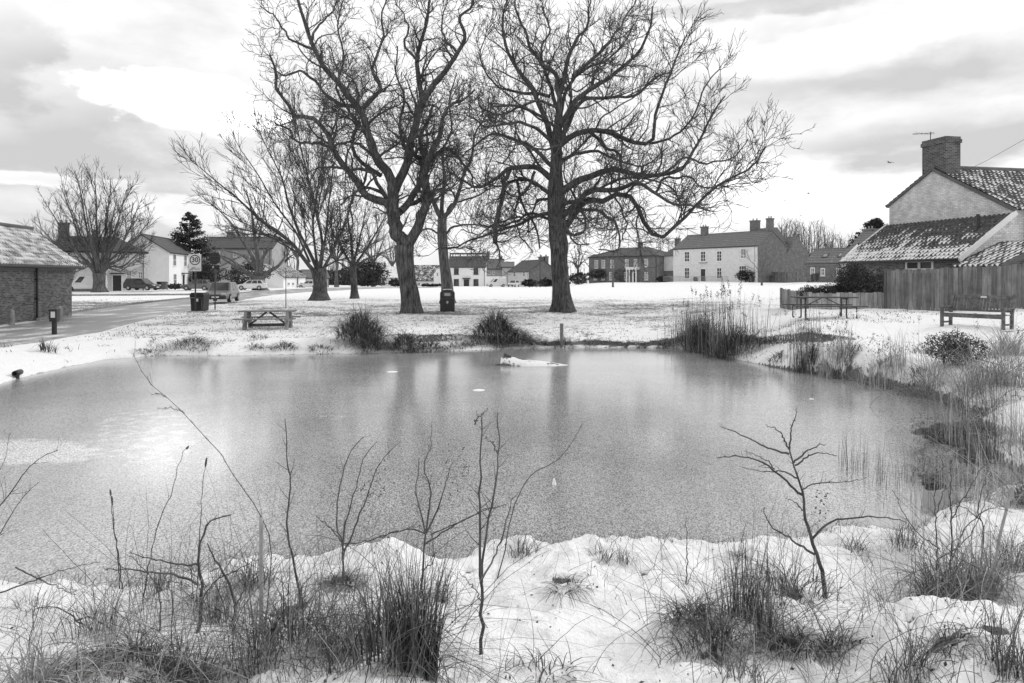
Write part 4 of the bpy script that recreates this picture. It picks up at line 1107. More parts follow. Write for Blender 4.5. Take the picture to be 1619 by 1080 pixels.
# --- big tree on the right
Y2 = 39.0; c = zl(730, 0, 2.161, Y2, 8, 5.0)
base = (XY(889, Y2)[0], Y2, gz(XY(889, Y2)[0], Y2))
tp = [P(890, 499, Y2), P(888, 470, Y2), P(885, 430, Y2), P(884, 395, Y2), P(882, 350, Y2), P(879, 305, Y2), P(878, 270, Y2), P(879, 232, Y2), P(883, 190, Y2), P(885, 150, Y2)]; tp[0][2] = base[2] - .25
L2 = [c([(318, 520), (285, 400), (240, 300), (180, 220), (150, 150), (140, 80), (160, -10)], .2, .05, 2), c([(335, 330), (320, 250), (290, 230), (250, 190), (220, 120), (190, 50), (180, -20)], .16, .04, -2),
      c([(338, 320), (365, 200), (390, 150), (430, 80), (440, -10)], .16, .04, 1), c([(335, 430), (380, 360), (430, 310), (500, 270), (560, 220), (610, 170), (640, 100), (650, 20)], .2, .04, -3),
      c([(335, 480), (400, 350), (450, 340), (540, 330), (600, 320), (660, 270), (720, 240)], .15, .04, 4), c([(330, 500), (380, 460), (440, 450), (520, 460), (570, 480), (640, 490), (660, 420), (680, 330), (720, 230), (760, 130)], .19, .035, -4),
      c([(335, 660), (400, 610), (450, 600), (530, 580), (600, 600), (680, 600), (750, 580), (800, 500), (850, 400), (900, 330)], .22, .04, 3), c([(340, 740), (400, 690), (430, 650), (500, 650), (560, 640), (600, 620), (660, 660), (720, 700), (770, 700), (850, 720)], .2, .04, -5),
      c([(345, 790), (420, 690), (480, 690), (540, 660), (590, 680), (610, 740), (650, 800), (680, 812), (740, 760), (800, 700), (870, 640), (940, 600), (1000, 560), (1040, 500)], .2, .035, -3),
      c([(440, 455), (500, 510), (530, 520), (545, 570), (535, 640)], .10, .05, -3), c([(320, 620), (270, 580), (220, 570), (160, 580), (100, 620), (40, 640), (-20, 600)], .2, .045, -2),
      c([(165, 580), (147, 620), (143, 660), (125, 740), (110, 800), (116, 832)], .12, .13, -1.2), c([(310, 670), (240, 620), (190, 610), (200, 680), (230, 740), (260, 800), (270, 845)], .11, .05, 3),
      c([(310, 570), (230, 500), (160, 470), (100, 460), (40, 500), (0, 540)], .13, .035, 5), c([(315, 490), (260, 440), (200, 420), (140, 420), (80, 430), (20, 390)], .12, .035, -4),
      c([(290, 410), (220, 370), (150, 360), (100, 370), (70, 420)], .1, .03, -5), c([(325, 560), (380, 530), (470, 520), (560, 560), (640, 560), (700, 500)], .12, .03, 6),
      c([(350, 790), (400, 800), (425, 760), (410, 700), (450, 690)], .09, .04, -2), c([(300, 330), (240, 320), (180, 310), (120, 290), (60, 200), (80, 120)], .1, .03, 4),
      c([(380, 260), (450, 200), (520, 120), (560, 60), (600, -10)], .12, .035, 3), c([(330, 380), (290, 260), (270, 180), (300, 100), (270, 20)], .13, .04, 5), c([(335, 400), (360, 300), (420, 240), (500, 200), (560, 140), (600, 60)], .12, .03, 6),
      c([(500, 655), (540, 700), (560, 770), (550, 820)], .06, .03, -4), c([(250, 585), (220, 650), (180, 720), (200, 800), (240, 850)], .09, .03, 1), c([(660, 660), (690, 620), (760, 600), (840, 640), (900, 640)], .08, .03, -4),
      c([(200, 740), (120, 760), (60, 800), (0, 790)], .06, .03, 2), c([(680, 600), (760, 540), (840, 560), (920, 540), (980, 480)], .08, .03, 2), c([(640, 490), (720, 470), (790, 400), (830, 300), (880, 240)], .08, .03, -2)]
OAK = [dict(per=1.9, tmin=.15, tmax=1, lrat=.27, lmin=1.9, rrat=.5, rmax=.08, ang=55, upb=.35, S=9, wig=.26, trop=.05, sides=5, rmin=.02),
       dict(per=2.7, tmin=.05, tmax=1, lrat=.58, lmin=1.2, rrat=.55, rmax=.032, ang=45, upb=.35, S=7, wig=.28, trop=.08, sides=3, rmin=.017),
       dict(per=3.4, tmin=.03, tmax=1, lrat=.55, lmin=.35, rrat=.6, rmax=.02, ang=40, upb=.3, S=4, wig=.24, trop=.08, sides=3, rmin=.0115)]
def gnarly(cx, Y, zlo, zhi, n, seed, l0=4.5, l1=8.5, rad=.13, droop=.5):
    rng = np.random.RandomState(seed); out = []
    for i in range(n):
        z = rng.uniform(zlo, zhi); th = rng.rand() * 6.28; L = rng.uniform(l0, l1); p = np.array([XY(cx, Y)[0], Y, z]); D = np.array([math.cos(th), math.sin(th), rng.uniform(.1, .8)]); pts = [p.copy()]
        sw = rng.randn(3) * .3
        for k in range(6):
            D = D + rng.randn(3) * .38 + sw * .3; D[2] += -droop * .28 * (k > 1) * rng.rand() * 2 + (.25 if k == 5 else 0); D /= np.linalg.norm(D); p = p + D * L / 6; p[2] = max(p[2], 2.6); pts.append(p.copy())
        out.append((pts, rad * rng.uniform(.6, 1.2), .03))
    return out
L2 += gnarly(881, Y2, 4.6, 9.5, 13, 71) + gnarly(882, Y2, 9, 13, 3, 72, 4, 7, .1, .1)
t2, nf, _ = make_tree('spreading_tree', 'broad bare tree with one straight dark trunk and low drooping limbs', base, (tp, [.52, .45, .46, .50, .46, .40, .34, .26, .2, .13]), L2, OAK, 33, n=20, wob=.06, lumps=.26, lr=1.0); TREE_FACES += nf
# --- tree behind the bin
Y3 = 52.0; c = zl(380, 0, 2.16, Y3, 9, 3.5)
base = (XY(708, Y3)[0], Y3, gz(XY(708, Y3)[0], Y3))
tp = [P(708, 484, Y3), P(706.5, 450, Y3), P(702, 410, Y3), P(699, 375, Y3), P(699, 345, Y3)]; tp[0][2] = base[2] - .25
L3 = [c([(690, 750), (665, 700), (640, 640), (625, 560), (640, 480), (620, 400), (600, 300)], .24, .05), c([(692, 745), (735, 690), (760, 600), (790, 540), (800, 460), (840, 400), (850, 330)], .22, .05), c([(690, 750), (690, 680), (700, 600), (690, 520), (720, 440), (710, 340), (740, 250)], .2, .05, 2),
      c([(700, 800), (730, 775), (790, 765), (840, 780), (870, 820)], .12, .03, -2), c([(690, 805), (650, 785), (620, 790), (590, 830), (570, 870)], .1, .03, 2), c([(705, 850), (740, 845), (790, 850), (820, 880)], .09, .03, -2), c([(695, 760), (720, 700), (780, 680), (850, 640), (900, 560)], .12, .03, 2),
      c([(690, 740), (650, 690), (600, 640), (560, 560), (570, 480)], .12, .03, -3)]
t3, nf, _ = make_tree('leaning_tree', 'bare tree with slender leaning trunk directly behind the litter bin', base, (tp, [.50, .40, .37, .35, .34]), L3, CHESTNUT, 44, lr=.85, bk=BARK2, n=16, wob=.05); TREE_FACES += nf
# --- others
def px_tree(name, label, px, Y, tr, rads, limbs, levels, seed, deep=3, **k):
    x = XY(px, Y)[0]; zb = gz(x, Y); rng = np.random.RandomState(seed)
    tp = [P(a, b, Y) for a, b in tr]; tp[0] = np.array([XY(tr[0][0], Y)[0], Y, zb - .3])
    LL = []
    for pts, r0, r1 in limbs:
        d = rng.uniform(-1, 1) * deep; n_ = len(pts)
        LL.append(([P(a, b, Y + d * (i / (n_ - 1)) ** 1.2) for i, (a, b) in enumerate(pts)], r0, r1))
    return make_tree(name, label, (x, Y, zb), (tp, rads), LL, levels, seed, **k)
ASH = [dict(per=1.7, tmin=.15, tmax=1, lrat=.36, lmin=1.6, rrat=.5, rmax=.07, ang=32, upb=.25, S=8, wig=.10, trop=.05, sides=4, rmin=.022),
       dict(per=2.8, tmin=.1, tmax=1, lrat=.42, lmin=.9, rrat=.55, rmax=.03, ang=30, upb=.2, S=6, wig=.12, trop=.05, sides=3, rmin=.02),
       dict(per=3.0, tmin=.05, tmax=1, lrat=.5, lmin=.7, rrat=.6, rmax=.02, ang=28, upb=.2, S=4, wig=.12, trop=.05, sides=3, rmin=.0115)]
px_tree('leaning_tree', 'bare tree with long limbs sweeping up to the left beside the road', 505, 58, [(505.5, 478), (506, 455), (505, 436), (503, 426)], [.80, .56, .55, .62],
    [([(500, 432), (492, 424), (477, 405), (462, 385), (441, 368), (415, 350), (380, 318), (345, 290), (310, 258)], .34, .04), ([(503, 430), (488, 395), (470, 360), (455, 320), (445, 280), (425, 240), (405, 200)], .28, .04),
     ([(504, 428), (510, 385), (502, 340), (492, 300), (480, 250), (468, 195), (462, 170)], .25, .04), ([(506, 428), (515, 370), (520, 320), (526, 270), (531, 225)], .22, .04), ([(508, 430), (522, 405), (534, 380), (548, 345), (560, 300), (566, 260)], .24, .04),
     ([(490, 415), (470, 370), (440, 330), (410, 280), (380, 235), (365, 200)], .18, .03), ([(504, 428), (495, 370), (500, 310), (510, 250), (505, 190)], .2, .03), ([(462, 388), (430, 372), (395, 370), (360, 375)], .11, .03), ([(478, 405), (445, 385), (400, 360), (350, 335), (320, 310)], .13, .03),
     ([(510, 425), (535, 412), (560, 405), (590, 385), (605, 350)], .14, .03)],
    ASH, 55, 6, n=14, lr=.6, wob=.04, tw=TWIG, flare=.5)
px_tree('ivied_tree', 'slim bare tree with dark ivy clump in its crown right of the leaning tree', 560, 61, [(560.5, 474), (560, 455), (559, 436), (558, 420)], [.36, .28, .26, .28],
    [([(558, 424), (545, 400), (530, 375), (520, 350), (510, 325)], .16, .03), ([(558, 420), (556, 380), (550, 350), (552, 315)], .18, .03), ([(560, 422), (575, 400), (590, 375), (605, 350), (615, 325)], .16, .03), ([(559, 426), (580, 410), (600, 402), (622, 390)], .12, .03), ([(557, 428), (535, 415), (515, 400), (500, 395)], .12, .03), ([(559, 420), (568, 380), (575, 350), (580, 318)], .15, .03)],
    ASH, 66, 4, lr=.8, n=12, wob=.03, tw=TWIG2, flare=.4)
px_tree('low_spreading_tree', 'wide low bare tree in front of the long dark roofed grey house', 410, 98, [(410.5, 458), (410, 450), (409.5, 443), (410, 436)], [1.0, .8, .8, .85],
    [([(405, 440), (395, 434), (380, 425), (362, 415), (350, 405), (342, 395)], .4, .07), ([(414, 440), (428, 428), (442, 418), (452, 405), (456, 392)], .4, .07), ([(408, 438), (402, 415), (392, 395), (380, 375), (362, 350), (345, 330)], .35, .06), ([(411, 438), (415, 410), (425, 392), (436, 370), (448, 345)], .35, .06), ([(409, 436), (406, 400), (400, 360), (396, 330), (390, 300)], .4, .06), ([(410, 436), (408, 390), (415, 350), (420, 310)], .3, .05), ([(404, 425), (385, 405), (355, 395), (335, 375)], .2, .05), ([(380, 425), (360, 408), (340, 400), (328, 385)], .18, .04)],
    [dict(ASH[0], rmax=.12, per=.55, lmin=1.6, ang=45, wig=.2, rmin=.03), dict(ASH[1], per=.9, rmin=.022, lmin=1.2, ang=40, wig=.2), dict(ASH[2], per=.9, lmin=.8, rmin=.016)], 77, 5, n=12, wob=.06, bk=BARK2, tw=TWIG2)
fan = []
for (ex, ey, r) in [(52, 350, .14), (70, 318, .16), (95, 292, .18), (122, 278, .2), (150, 273, .22), (176, 280, .2), (200, 300, .2), (222, 325, .18), (236, 350, .16), (240, 385, .14), (60, 372, .12), (85, 395, .12), (228, 405, .1), (110, 320, .16), (140, 330, .2), (170, 325, .2), (195, 345, .16), (100, 360, .12), (210, 372, .12), (130, 300, .14), (185, 312, .14)]:
    mx = 157 + (ex - 157) * .45; my = 434 + (ey - 434) * .38 + 6
    fan.append(([(157 + (ex - 157) * .05, 436), (157 + (ex - 157) * .2, 424 + (ey - 424) * .1), (mx, my), (157 + (ex - 157) * .78, 434 + (ey - 434) * .74), (ex, ey)], r * 1.15, .035))
px_tree('round_crowned_tree', 'bare tree with dense round crown and short thick trunk by the left houses', 157, 87, [(157.5, 465), (157, 452), (157, 442), (157, 432)], [.85, .66, .66, .75], fan,
    [dict(ASH[0], rmax=.09, per=1.3, lmin=1.9, ang=34, wig=.12, rmin=.03), dict(ASH[1], per=1.8, rmin=.022, lmin=1.1, wig=.14), dict(ASH[2], per=1.8, lmin=.7, rmin=.017)], 88, 6, n=12, wob=.05, bk=BARK2, tw=TWIG)
SMALL = [dict(per=1.6, tmin=.1, tmax=1, lrat=.5, lmin=.6, rrat=.5, rmax=.03, ang=35, upb=.3, S=6, wig=.15, trop=.08, sides=3, rmin=.02), dict(per=1.8, tmin=.1, tmax=1, lrat=.5, lmin=.4, rrat=.6, rmax=.02, ang=35, upb=.2, S=4, wig=.15, trop=.05, sides=3, rmin=.014)]
px_tree('sapling', 'thin bare sapling standing in front of the brick hall', 969, 112, [(969, 453), (969, 440), (969, 425), (969, 408)], [.16, .13, .1, .07], [([(969, 425), (963, 412), (958, 402)], .05, .02), ([(969, 420), (975, 408), (980, 398)], .05, .02), ([(969, 412), (968, 400), (970, 388)], .05, .02)], SMALL, 91, 1, flare=.2, tw=TWIG2, bk=BARK2, n=8)
px_tree('sapling', 'small pale tree with rounded twiggy crown before the brick gable end', 1204, 105, [(1204.5, 453), (1204.5, 444), (1204.5, 436), (1204, 428)], [.17, .13, .1, .08], [([(1204, 434), (1194, 420), (1182, 408), (1174, 398)], .05, .02), ([(1204, 432), (1215, 418), (1224, 405), (1228, 395)], .05, .02), ([(1204, 430), (1202, 410), (1198, 390)], .06, .02), ([(1204, 430), (1210, 408), (1212, 388)], .06, .02), ([(1203, 434), (1190, 425), (1178, 420)], .04, .02)], SMALL, 92, 1.5, flare=.2, tw=TWIG2, bk=BARK2, n=8)
for i, (px, Y, hpx, lab, sd) in enumerate([(532, 150, 95, 'distant bare tree seen between leaning tree and ivied tree', 1), (470, 165, 110, 'distant bare tree above the cottage row roofs', 2), (590, 160, 85, 'distant bare tree right of the ivied tree', 3), (913, 175, 55, 'far small bare tree between big trunk and brick hall', 4), (620, 175, 70, 'far bare tree behind the thatched cottage', 6), (447, 130, 70, 'bare tree behind the white gable cottage row', 5)]):
    yb = HOR + 6; s = hpx / 100
    px_tree('distant_tree', lab, px, Y, [(px, yb + 6), (px, yb - 12 * s), (px + 1, yb - 25 * s), (px, yb - 35 * s)], [.45, .35, .3, .3],
        [([(px, yb - 30 * s), (px + dx * .4 * s, yb - 50 * s), (px + dx * s, yb - (60 + dz_) * s)], .2, .05) for dx, dz_ in ((-38, 0), (-22, 25), (-8, 38), (8, 40), (24, 25), (38, 2), (-30, -12), (32, -15))],
        [dict(ASH[0], rmax=.09, per=.7, lmin=1.3, rmin=.045), dict(ASH[1], per=1.0, rmin=.03, lmin=1.0)], 100 + sd, 4, n=8, tw=TWIG2, bk=BARK2, group='bare trees far beyond the green')

# ------------------------------------------------------------------ leaves and blades
def leaf_quads(C, size, rng, flat=.5):
    Nn = len(C); a = norm(rng.randn(Nn, 3)); b = norm(np.cross(a, rng.randn(Nn, 3))); s = size * rng.uniform(.6, 1.3, (Nn, 1))
    V = np.stack([C - a * s * .5, C - b * s * .28, C + a * s * .5, C + b * s * .28], 1)
    return V.reshape(-1, 3), np.arange(Nn * 4).reshape(-1, 4)
def blob(centers, radii, n, rng, shell=.55):
    """points spread through lumpy ellipsoids"""
    centers = np.array(centers, float); radii = np.array(radii, float)
    vol = np.prod(radii, axis=1) ** (2 / 3); pk = rng.choice(len(centers), n, p=vol / vol.sum())
    d = norm(rng.randn(n, 3)); r = (shell + (1 - shell) * rng.rand(n, 1)) * (1 + .22 * np.sin(d[:, :1] * 7 + pk[:, None]) * np.cos(d[:, 2:] * 6))
    return centers[pk] + d * r * radii[pk]
def bush(name, label, cat, base, centers, radii, n, size, seed, mat=None, group=None, stems=14, snow=0, cutz=0.0, kind=None):
    rng = np.random.RandomState(seed); t = thing(name, label, cat, base, 0, group)
    if kind: t['kind'] = kind
    C = blob(centers, radii, n, rng); C = C[C[:, 2] > cutz]
    V, Fc = leaf_quads(C, size, rng)
    cl = .5 + 1.3 * vnoise(C[:, 0] * 1.7 / (size * 10), C[:, 2] * 1.7 / (size * 10), seed) + .35 * rng.randn(len(C))
    mesh_np('foliage', V, Fc, mat or LEAF, t, False, {'tone': np.repeat(np.clip(cl, 0, 1), 4)})
    cs = np.array(centers); k = rng.randint(0, len(cs), stems)
    PT = np.stack([np.stack([cs[k, 0] * .5 + rng.randn(stems) * .05, cs[k, 1] * .5, np.full(stems, -.1)], -1), cs[k] * [.8, .8, .6], cs[k] + rng.randn(stems, 3) * np.array(radii)[k] * .6], 1)
    V, Fc = tubes(PT, np.tile([[.03, .02, .008]], (stems, 1)), 4); mesh_np('stems', V, Fc, STEM, t)
    return t
# ivy clump in the ivied tree is a part of it
tI5 = [o for o in bpy.data.objects if o.name.startswith('ivied_tree')][0]
rng = np.random.RandomState(4)
cs = [P(545, 385, 61) , P(557, 378, 61.5), P(535, 378, 60.5), P(568, 392, 61), P(550, 400, 60.5), P(540, 365, 61), P(530, 392, 61)]
C = blob(np.array(cs) - np.array(tI5.location), [(.95, .9, .7)] * 7, 2600, rng, .2)
V, Fc = leaf_quads(C, .14, rng); mesh_np('ivy', V, Fc, LEAF, tI5, False, {'tone': rng.rand(len(V)) * .5})
# conifer
def conifer(px, Y, ytop, ybot, wpx, label, seed):
    rng = np.random.RandomState(seed); x = XY(px, Y)[0]; zb = float(base_h(x, Y)); t = thing('conifer', label, 'tree', (x, Y, zb))
    H = hz(Y, ytop, zb); z0 = hz(Y, ybot, zb); W = wpx / 2 / F * Y
    MB().cyl((0, 0, -.3), (0, 0, H), .35, .04, 10).build('trunk', BARK, t)
    nb = 260; tt = rng.rand(nb) ** 1.15; z = z0 + (H - z0) * (1 - tt) ; z = H - (H - z0) * (rng.rand(nb) ** .75); ln = W * ((H - z) / (H - z0)) ** .8 * rng.uniform(.75, 1.15, nb) + .3; th = rng.rand(nb) * 2 * math.pi
    s = np.linspace(0, 1, 6)
    PT = np.stack([np.cos(th)[:, None] * ln[:, None] * s, np.sin(th)[:, None] * ln[:, None] * s, z[:, None] + ln[:, None] * (.28 * s ** 2 - .10 * s)], -1)
    V, Fc = tubes(PT, np.tile(np.linspace(.06, .015, 6), (nb, 1)), 3)
    mesh_np('branches', V, Fc, TWIG, t)
    k = rng.randint(0, nb, 16000); u = .15 + .85 * rng.rand(16000) ** .7; f = u * 5; i = np.minimum(f.astype(int), 4); f = (f - i)[:, None]
    C = PT[k, i] * (1 - f) + PT[k, i + 1] * f + rng.randn(16000, 3) * np.array([.16, .16, .12])
    C[:, 2] -= .1 * rng.rand(16000)
    V, Fc = leaf_quads(C,   .30, rng); mesh_np('foliage', V, Fc, LEAF2, t, False, {'tone': np.repeat(np.clip(rng.rand(16000) * .7 - .1, 0, 1), 4)})
conifer(300, 112, 337, 452, 112, 'dark pointed conifer rising behind the white gabled house', 5)
conifer(1383, 104, 346, 420, 100, 'dark conifer top showing above the grey house roofs at the right', 6)
def far_bush(px, py, w_, h_, Y, label, n=1500, size=.3, seed=1, name='bush', cat='bush', mat=None, group=None):
    """bush of photo width w_ and height h_, base at photo row py"""
    x = XY(px, Y)[0]; z = CAMZ - (py - HOR) / F * Y; W = w_ / F * Y / 2; H = h_ / F * Y; k = max(1, int(W / H * 1.6)); rng = np.random.RandomState(seed + 500)
    cen = [((-W + H * .4) + (2 * W - H * .8) * (i / (k - 1) if k > 1 else .5), rng.uniform(-.2, .2) * H, H * rng.uniform(.42, .52)) for i in range(k)]
    return bush(name, label, cat, (x, Y, z), cen, [(max(W / k * 1.3, H * .42), H * .45, H * .52 * rng.uniform(.8, 1.1)) for _ in cen], n, size, seed, mat, group)
far_bush(352, 455, 110, 40, 110, 'broad dark evergreen bushes before the tall grey house', 6000, .32, 11, mat=LEAF2)
far_bush(625, 453, 18, 14, 160, 'dark clipped shrub in front of the thatched cottage', 900, .4, 12)
far_bush(577, 452, 60, 45, 155, 'mass of grey shrubs left of the thatched cottage', 4200, .5, 13, mat=LEAF2)
far_bush(690, 453.5, 44, 5, 162, 'low clipped hedge before the long low cottage', 900, .4, 14, 'hedge', 'hedge')
far_bush(862, 453.5, 62, 13, 150, 'dark hedge beside the brick gable with two chimneys', 2500, .4, 15, 'hedge', 'hedge')
far_bush(915, 451, 26, 22, 152, 'grey garden shrub left of the brick hall', 1300, .4, 16, mat=LEAF2)
far_bush(943, 440, 26, 16, 163, 'dark creeper climbing the left side of the brick hall', 1500, .35, 17, 'climber', 'climber', mat=LEAF)
far_bush(981, 446, 26, 24, 160, 'bare climbing plant between the hall windows', 500, .3, 18, 'climber', 'climber', mat=LEAF2)
far_bush(1049, 447, 20, 12, 146, 'rounded garden shrub between brick hall and cream house', 1200, .3, 19, mat=LEAF2)
far_bush(1119, 445.5, 12, 8, 130, 'small grey shrub right of the arched front door', 500, .22, 20, mat=LEAF2)
far_bush(1100, 445.5, 6, 8, 131, 'small shrub left of the arched front door', 300, .22, 21, mat=LEAF2)
far_bush(1178, 446, 26, 20, 121, 'dark bush below the bay window of the cream house', 1400, .25, 22)
far_bush(277, 457, 20, 10, 96, 'low garden shrubs beside the white gabled house door', 700, .25, 23, mat=LEAF2)
# hedges by the right cottage
def near_hedge(px0, px1, pyt, pyb, Y, D, label, n, size, seed):
    x0, x1 = XY(px0, Y)[0], XY(px1, Y)[0]; z = CAMZ - (pyb - HOR) / F * Y; H = (pyb - pyt) / F * Y; W = x1 - x0; k = max(3, int(W / .55)); rng = np.random.RandomState(seed)
    cen = [(W * (i + .5) / k - W / 2, rng.uniform(-.3, .3) * D, H * rng.uniform(.40, .62) ) for i in range(k)] + [(W * rng.rand() - W / 2, rng.uniform(-.3, .3) * D, H * rng.uniform(.25, .72)) for i in range(k)]
    bush('hedge', label, 'hedge', ((x0 + x1) / 2, Y, z), cen, [(.5, D * .5, H * .36) for _ in cen], n, size, seed, None, None, 40)
near_hedge(1332, 1412, 414, 482, 30.6, 1.6, 'tall dark leafy bush against the lean-to wall', 15000, .062, 31)
near_hedge(1278, 1340, 448, 482, 30.3, 1.0, 'low dark hedge topped with snow above the pale low fence', 16000, .055, 32)
rng = np.random.RandomState(3)
# far wood behind right: one mass
def far_wood(name, label, x0, x1, Y0, Y1, topfn, n, seed, r=.16, mat=TWIG2):
    rng = np.random.RandomState(seed); px = x0 + (x1 - x0) * rng.rand(n); Y = rng.uniform(Y0, Y1, n); X = (px - CX) / F * Y; zb = base_h(X, Y)
    H = np.maximum(CAMZ + (HOR - np.array([topfn(p) for p in px])) / F * Y - zb, 1.5) * rng.uniform(.8, 1.0, n)
    s = np.linspace(0, 1, 6)[None, :]; lean = rng.randn(n, 2) * .05
    PT = np.stack([X[:, None] + (lean[:, :1] * s + rng.randn(n, 6) * .012) * H[:, None], Y[:, None] + (lean[:, 1:] * s) * H[:, None], zb[:, None] + s * H[:, None]], -1)
    RD = r * (1 - .8 * s) * np.ones((n, 1))
    a = children(PT, RD, per=.9, tmin=.2, tmax=1, lrat=.3, lmin=1.2, rrat=.6, rmax=.07, ang=32, upb=.2, rng=rng, S=6, wig=.14, trop=.07, rmin=.04)
    b = children(a[0], a[1], per=.9, tmin=.1, tmax=1, lrat=.5, lmin=1.0, rrat=.6, rmax=.05, ang=30, upb=.2, rng=rng, S=4, wig=.14, trop=.06, rmin=.026)
    V, Fc = merge([tubes(PT, RD, 4), tubes(*a, 3), tubes(*b, 3)])
    tag(mesh_np(name, V, Fc, mat), label, 'trees', None, 'stuff')
far_wood('wood', 'bare wood standing behind the cream house and skylight cottage', 1212, 1350, 135, 165, lambda p: np.interp(p, [1212, 1240, 1290, 1330, 1350], [358, 352, 352, 372, 368]), 90, 41)
far_wood('wood', 'low grey tree belt behind the left of the green', 500, 640, 185, 215, lambda p: np.interp(p, [500, 560, 600, 640], [408, 405, 408, 420]), 60, 42)
far_wood('wood', 'bare garden trees behind the tall grey house', 318, 470, 132, 160, lambda p: np.interp(p, [318, 360, 440, 470], [375, 362, 372, 400]), 34, 43)
far_wood('wood', 'far low trees between the two brick houses', 868, 935, 185, 215, lambda p: np.interp(p, [868, 900, 935], [430, 418, 410]), 16, 44)
far_wood('wood', 'far trees behind the cream house and hall roofs', 1040, 1075, 175, 190, lambda p: 372, 8, 45)
# solid evergreen understorey of the wood
C = np.stack([rng.uniform(XY(1215, 150)[0], XY(1345, 150)[0], 9000), rng.uniform(128, 150, 9000), rng.rand(9000) ** 1.3 * 5.5 + .8], -1)
V, Fc = leaf_quads(C, .55, rng); tag(mesh_np('undergrowth', V, Fc, LEAF2, None, False, {'tone': np.repeat(rng.rand(9000), 4)}), 'dark undergrowth along the foot of the right hand wood', 'undergrowth', None, 'stuff')
C = np.stack([rng.uniform(XY(430, 190)[0], XY(645, 190)[0], 9000), rng.uniform(184, 200, 9000), rng.rand(9000) ** 1.2 * 4.5 - 1], -1)
V, Fc = leaf_quads(C, .8, rng); tag(mesh_np('undergrowth', V, Fc, LEAF2, None, False, {'tone': np.repeat(rng.rand(9000), 4)}), 'dark undergrowth along the far left edge of the green', 'undergrowth', None, 'stuff')

def blades(base, h, width, lean, ang, rng, S=6, droop=.25, curl=1.7, bend=None):
    """base (N,3), h (N), lean = tip shift as a share of h, ang = lean direction; returns V, F, tone index"""
    Nn = len(base); t = np.linspace(0, 1, S)[None, :]
    hor = lean[:, None] * h[:, None] * t ** curl; vert = h[:, None] * (t - droop * np.abs(lean)[:, None] * t ** 2.5)
    if bend is not None:      # a share of the blades is snapped over at t = bend
        b = bend[:, None]; over = np.clip(t - b, 0, 1)
        vert = vert - 1.5 * h[:, None] * over; hor = hor + .9 * h[:, None] * over
    x = base[:, 0:1] + np.cos(ang)[:, None] * hor; y = base[:, 1:2] + np.sin(ang)[:, None] * hor; z = base[:, 2:3] + vert
    C = np.stack([x, y, z], -1); C[:, 1:] += rng.randn(Nn, S - 1, 3) * (h * .006)[:, None, None]
    sa = ang + math.pi / 2 + rng.randn(Nn) * .7; sd = np.stack([np.cos(sa), np.sin(sa), np.zeros(Nn)], -1)[:, None, :]
    wv = width[:, None] * (1 - .85 * t ** 2) / 2
    V = np.stack([C - sd * wv[..., None], C + sd * wv[..., None]], 2)       # N,S,2,3
    idx = np.arange(Nn * S * 2).reshape(Nn, S, 2)
    Fc = np.stack([idx[:, :-1, 0], idx[:, :-1, 1], idx[:, 1:, 1], idx[:, 1:, 0]], -1).reshape(-1, 4)
    return V.reshape(-1, 3), Fc
def tussock(px, py, wpx, hpx, n, label, seed, mat=None, name='grass_tussock', cat='tussock', width=None, spread=1.0, lean=.55, group=None, upright=0.0, world=None, droop=.45, bent=.15, extra=None, ry=.7, dome=0.0):
    """clump of blades, base centre at photo (px, py), wpx wide and hpx high in photo pixels"""
    rng = np.random.RandomState(seed); g = world or G(px, py); x, Y, z = g; p = F / Y
    Rr = wpx / p / 2; H = hpx / p; t = thing(name, label, cat, (x, Y, z - .02), 0, group)
    a = rng.rand(n) * 2 * math.pi; r = np.sqrt(rng.rand(n)) * Rr * .62 * spread
    sc_ = rng.randn(6, 2) * Rr * .20; k_ = rng.randint(0, 6, n)
    B = np.stack([np.cos(a) * r * .8 + sc_[k_, 0], (np.sin(a) * r * .8 + sc_[k_, 1]) * ry, np.zeros(n)], -1)
    B[:, 2] = height(B[:, 0] + x, B[:, 1] + Y) - z
    if dome:
        a_ = rng.rand(n) * 6.28; q = np.sqrt(rng.rand(n)); a = a_; r = q * Rr * .5; lump = 1 + .35 * np.sin(a_ * 3 + seed)
        B = np.stack([np.cos(a_) * q * Rr * .80 * lump, np.sin(a_) * q * Rr * .6 * lump, np.zeros(n)], -1); B[:, 2] = height(B[:, 0] + x, B[:, 1] + Y) - z
        B[:, 2] += dome * H * np.sqrt(np.clip(1 - q ** 2, 0, 1)) * rng.uniform(.2, 1, n)
        H = H * (1 - .75 * dome); lean = lean * 1.2
    h = H * rng.uniform(.35, 1.12, n); ang = np.where(rng.rand(n) < .3, rng.rand(n) * 6.28, a + rng.randn(n) * .7)
    ln = np.clip(1.35 * lean * (.3 + r / (Rr * .5 + 1e-6)) * rng.uniform(.4, 1.3, n) * (1 - upright), 0, 1.8) * Rr / H; laid = rng.rand(n) < .16; h = np.where(laid, h * .75, h); ln = np.where(laid, rng.uniform(1.0, 2.2, n), ln)
    wd = np.full(n, width if width else max(.004, .9 / p)) * rng.uniform(.6, 1.3, n)
    bend = np.where(rng.rand(n) < bent, rng.uniform(.45, .8, n), 2.0)
    V, Fc = blades(B, h, wd, ln, ang, rng, droop=droop, bend=bend)
    tone = np.repeat(np.clip(rng.rand(n) ** 1.5, 0, 1), 12)
    mesh_np('blades', V, Fc, mat or GRASSD, t, False, {'tone': tone})
    return t, g

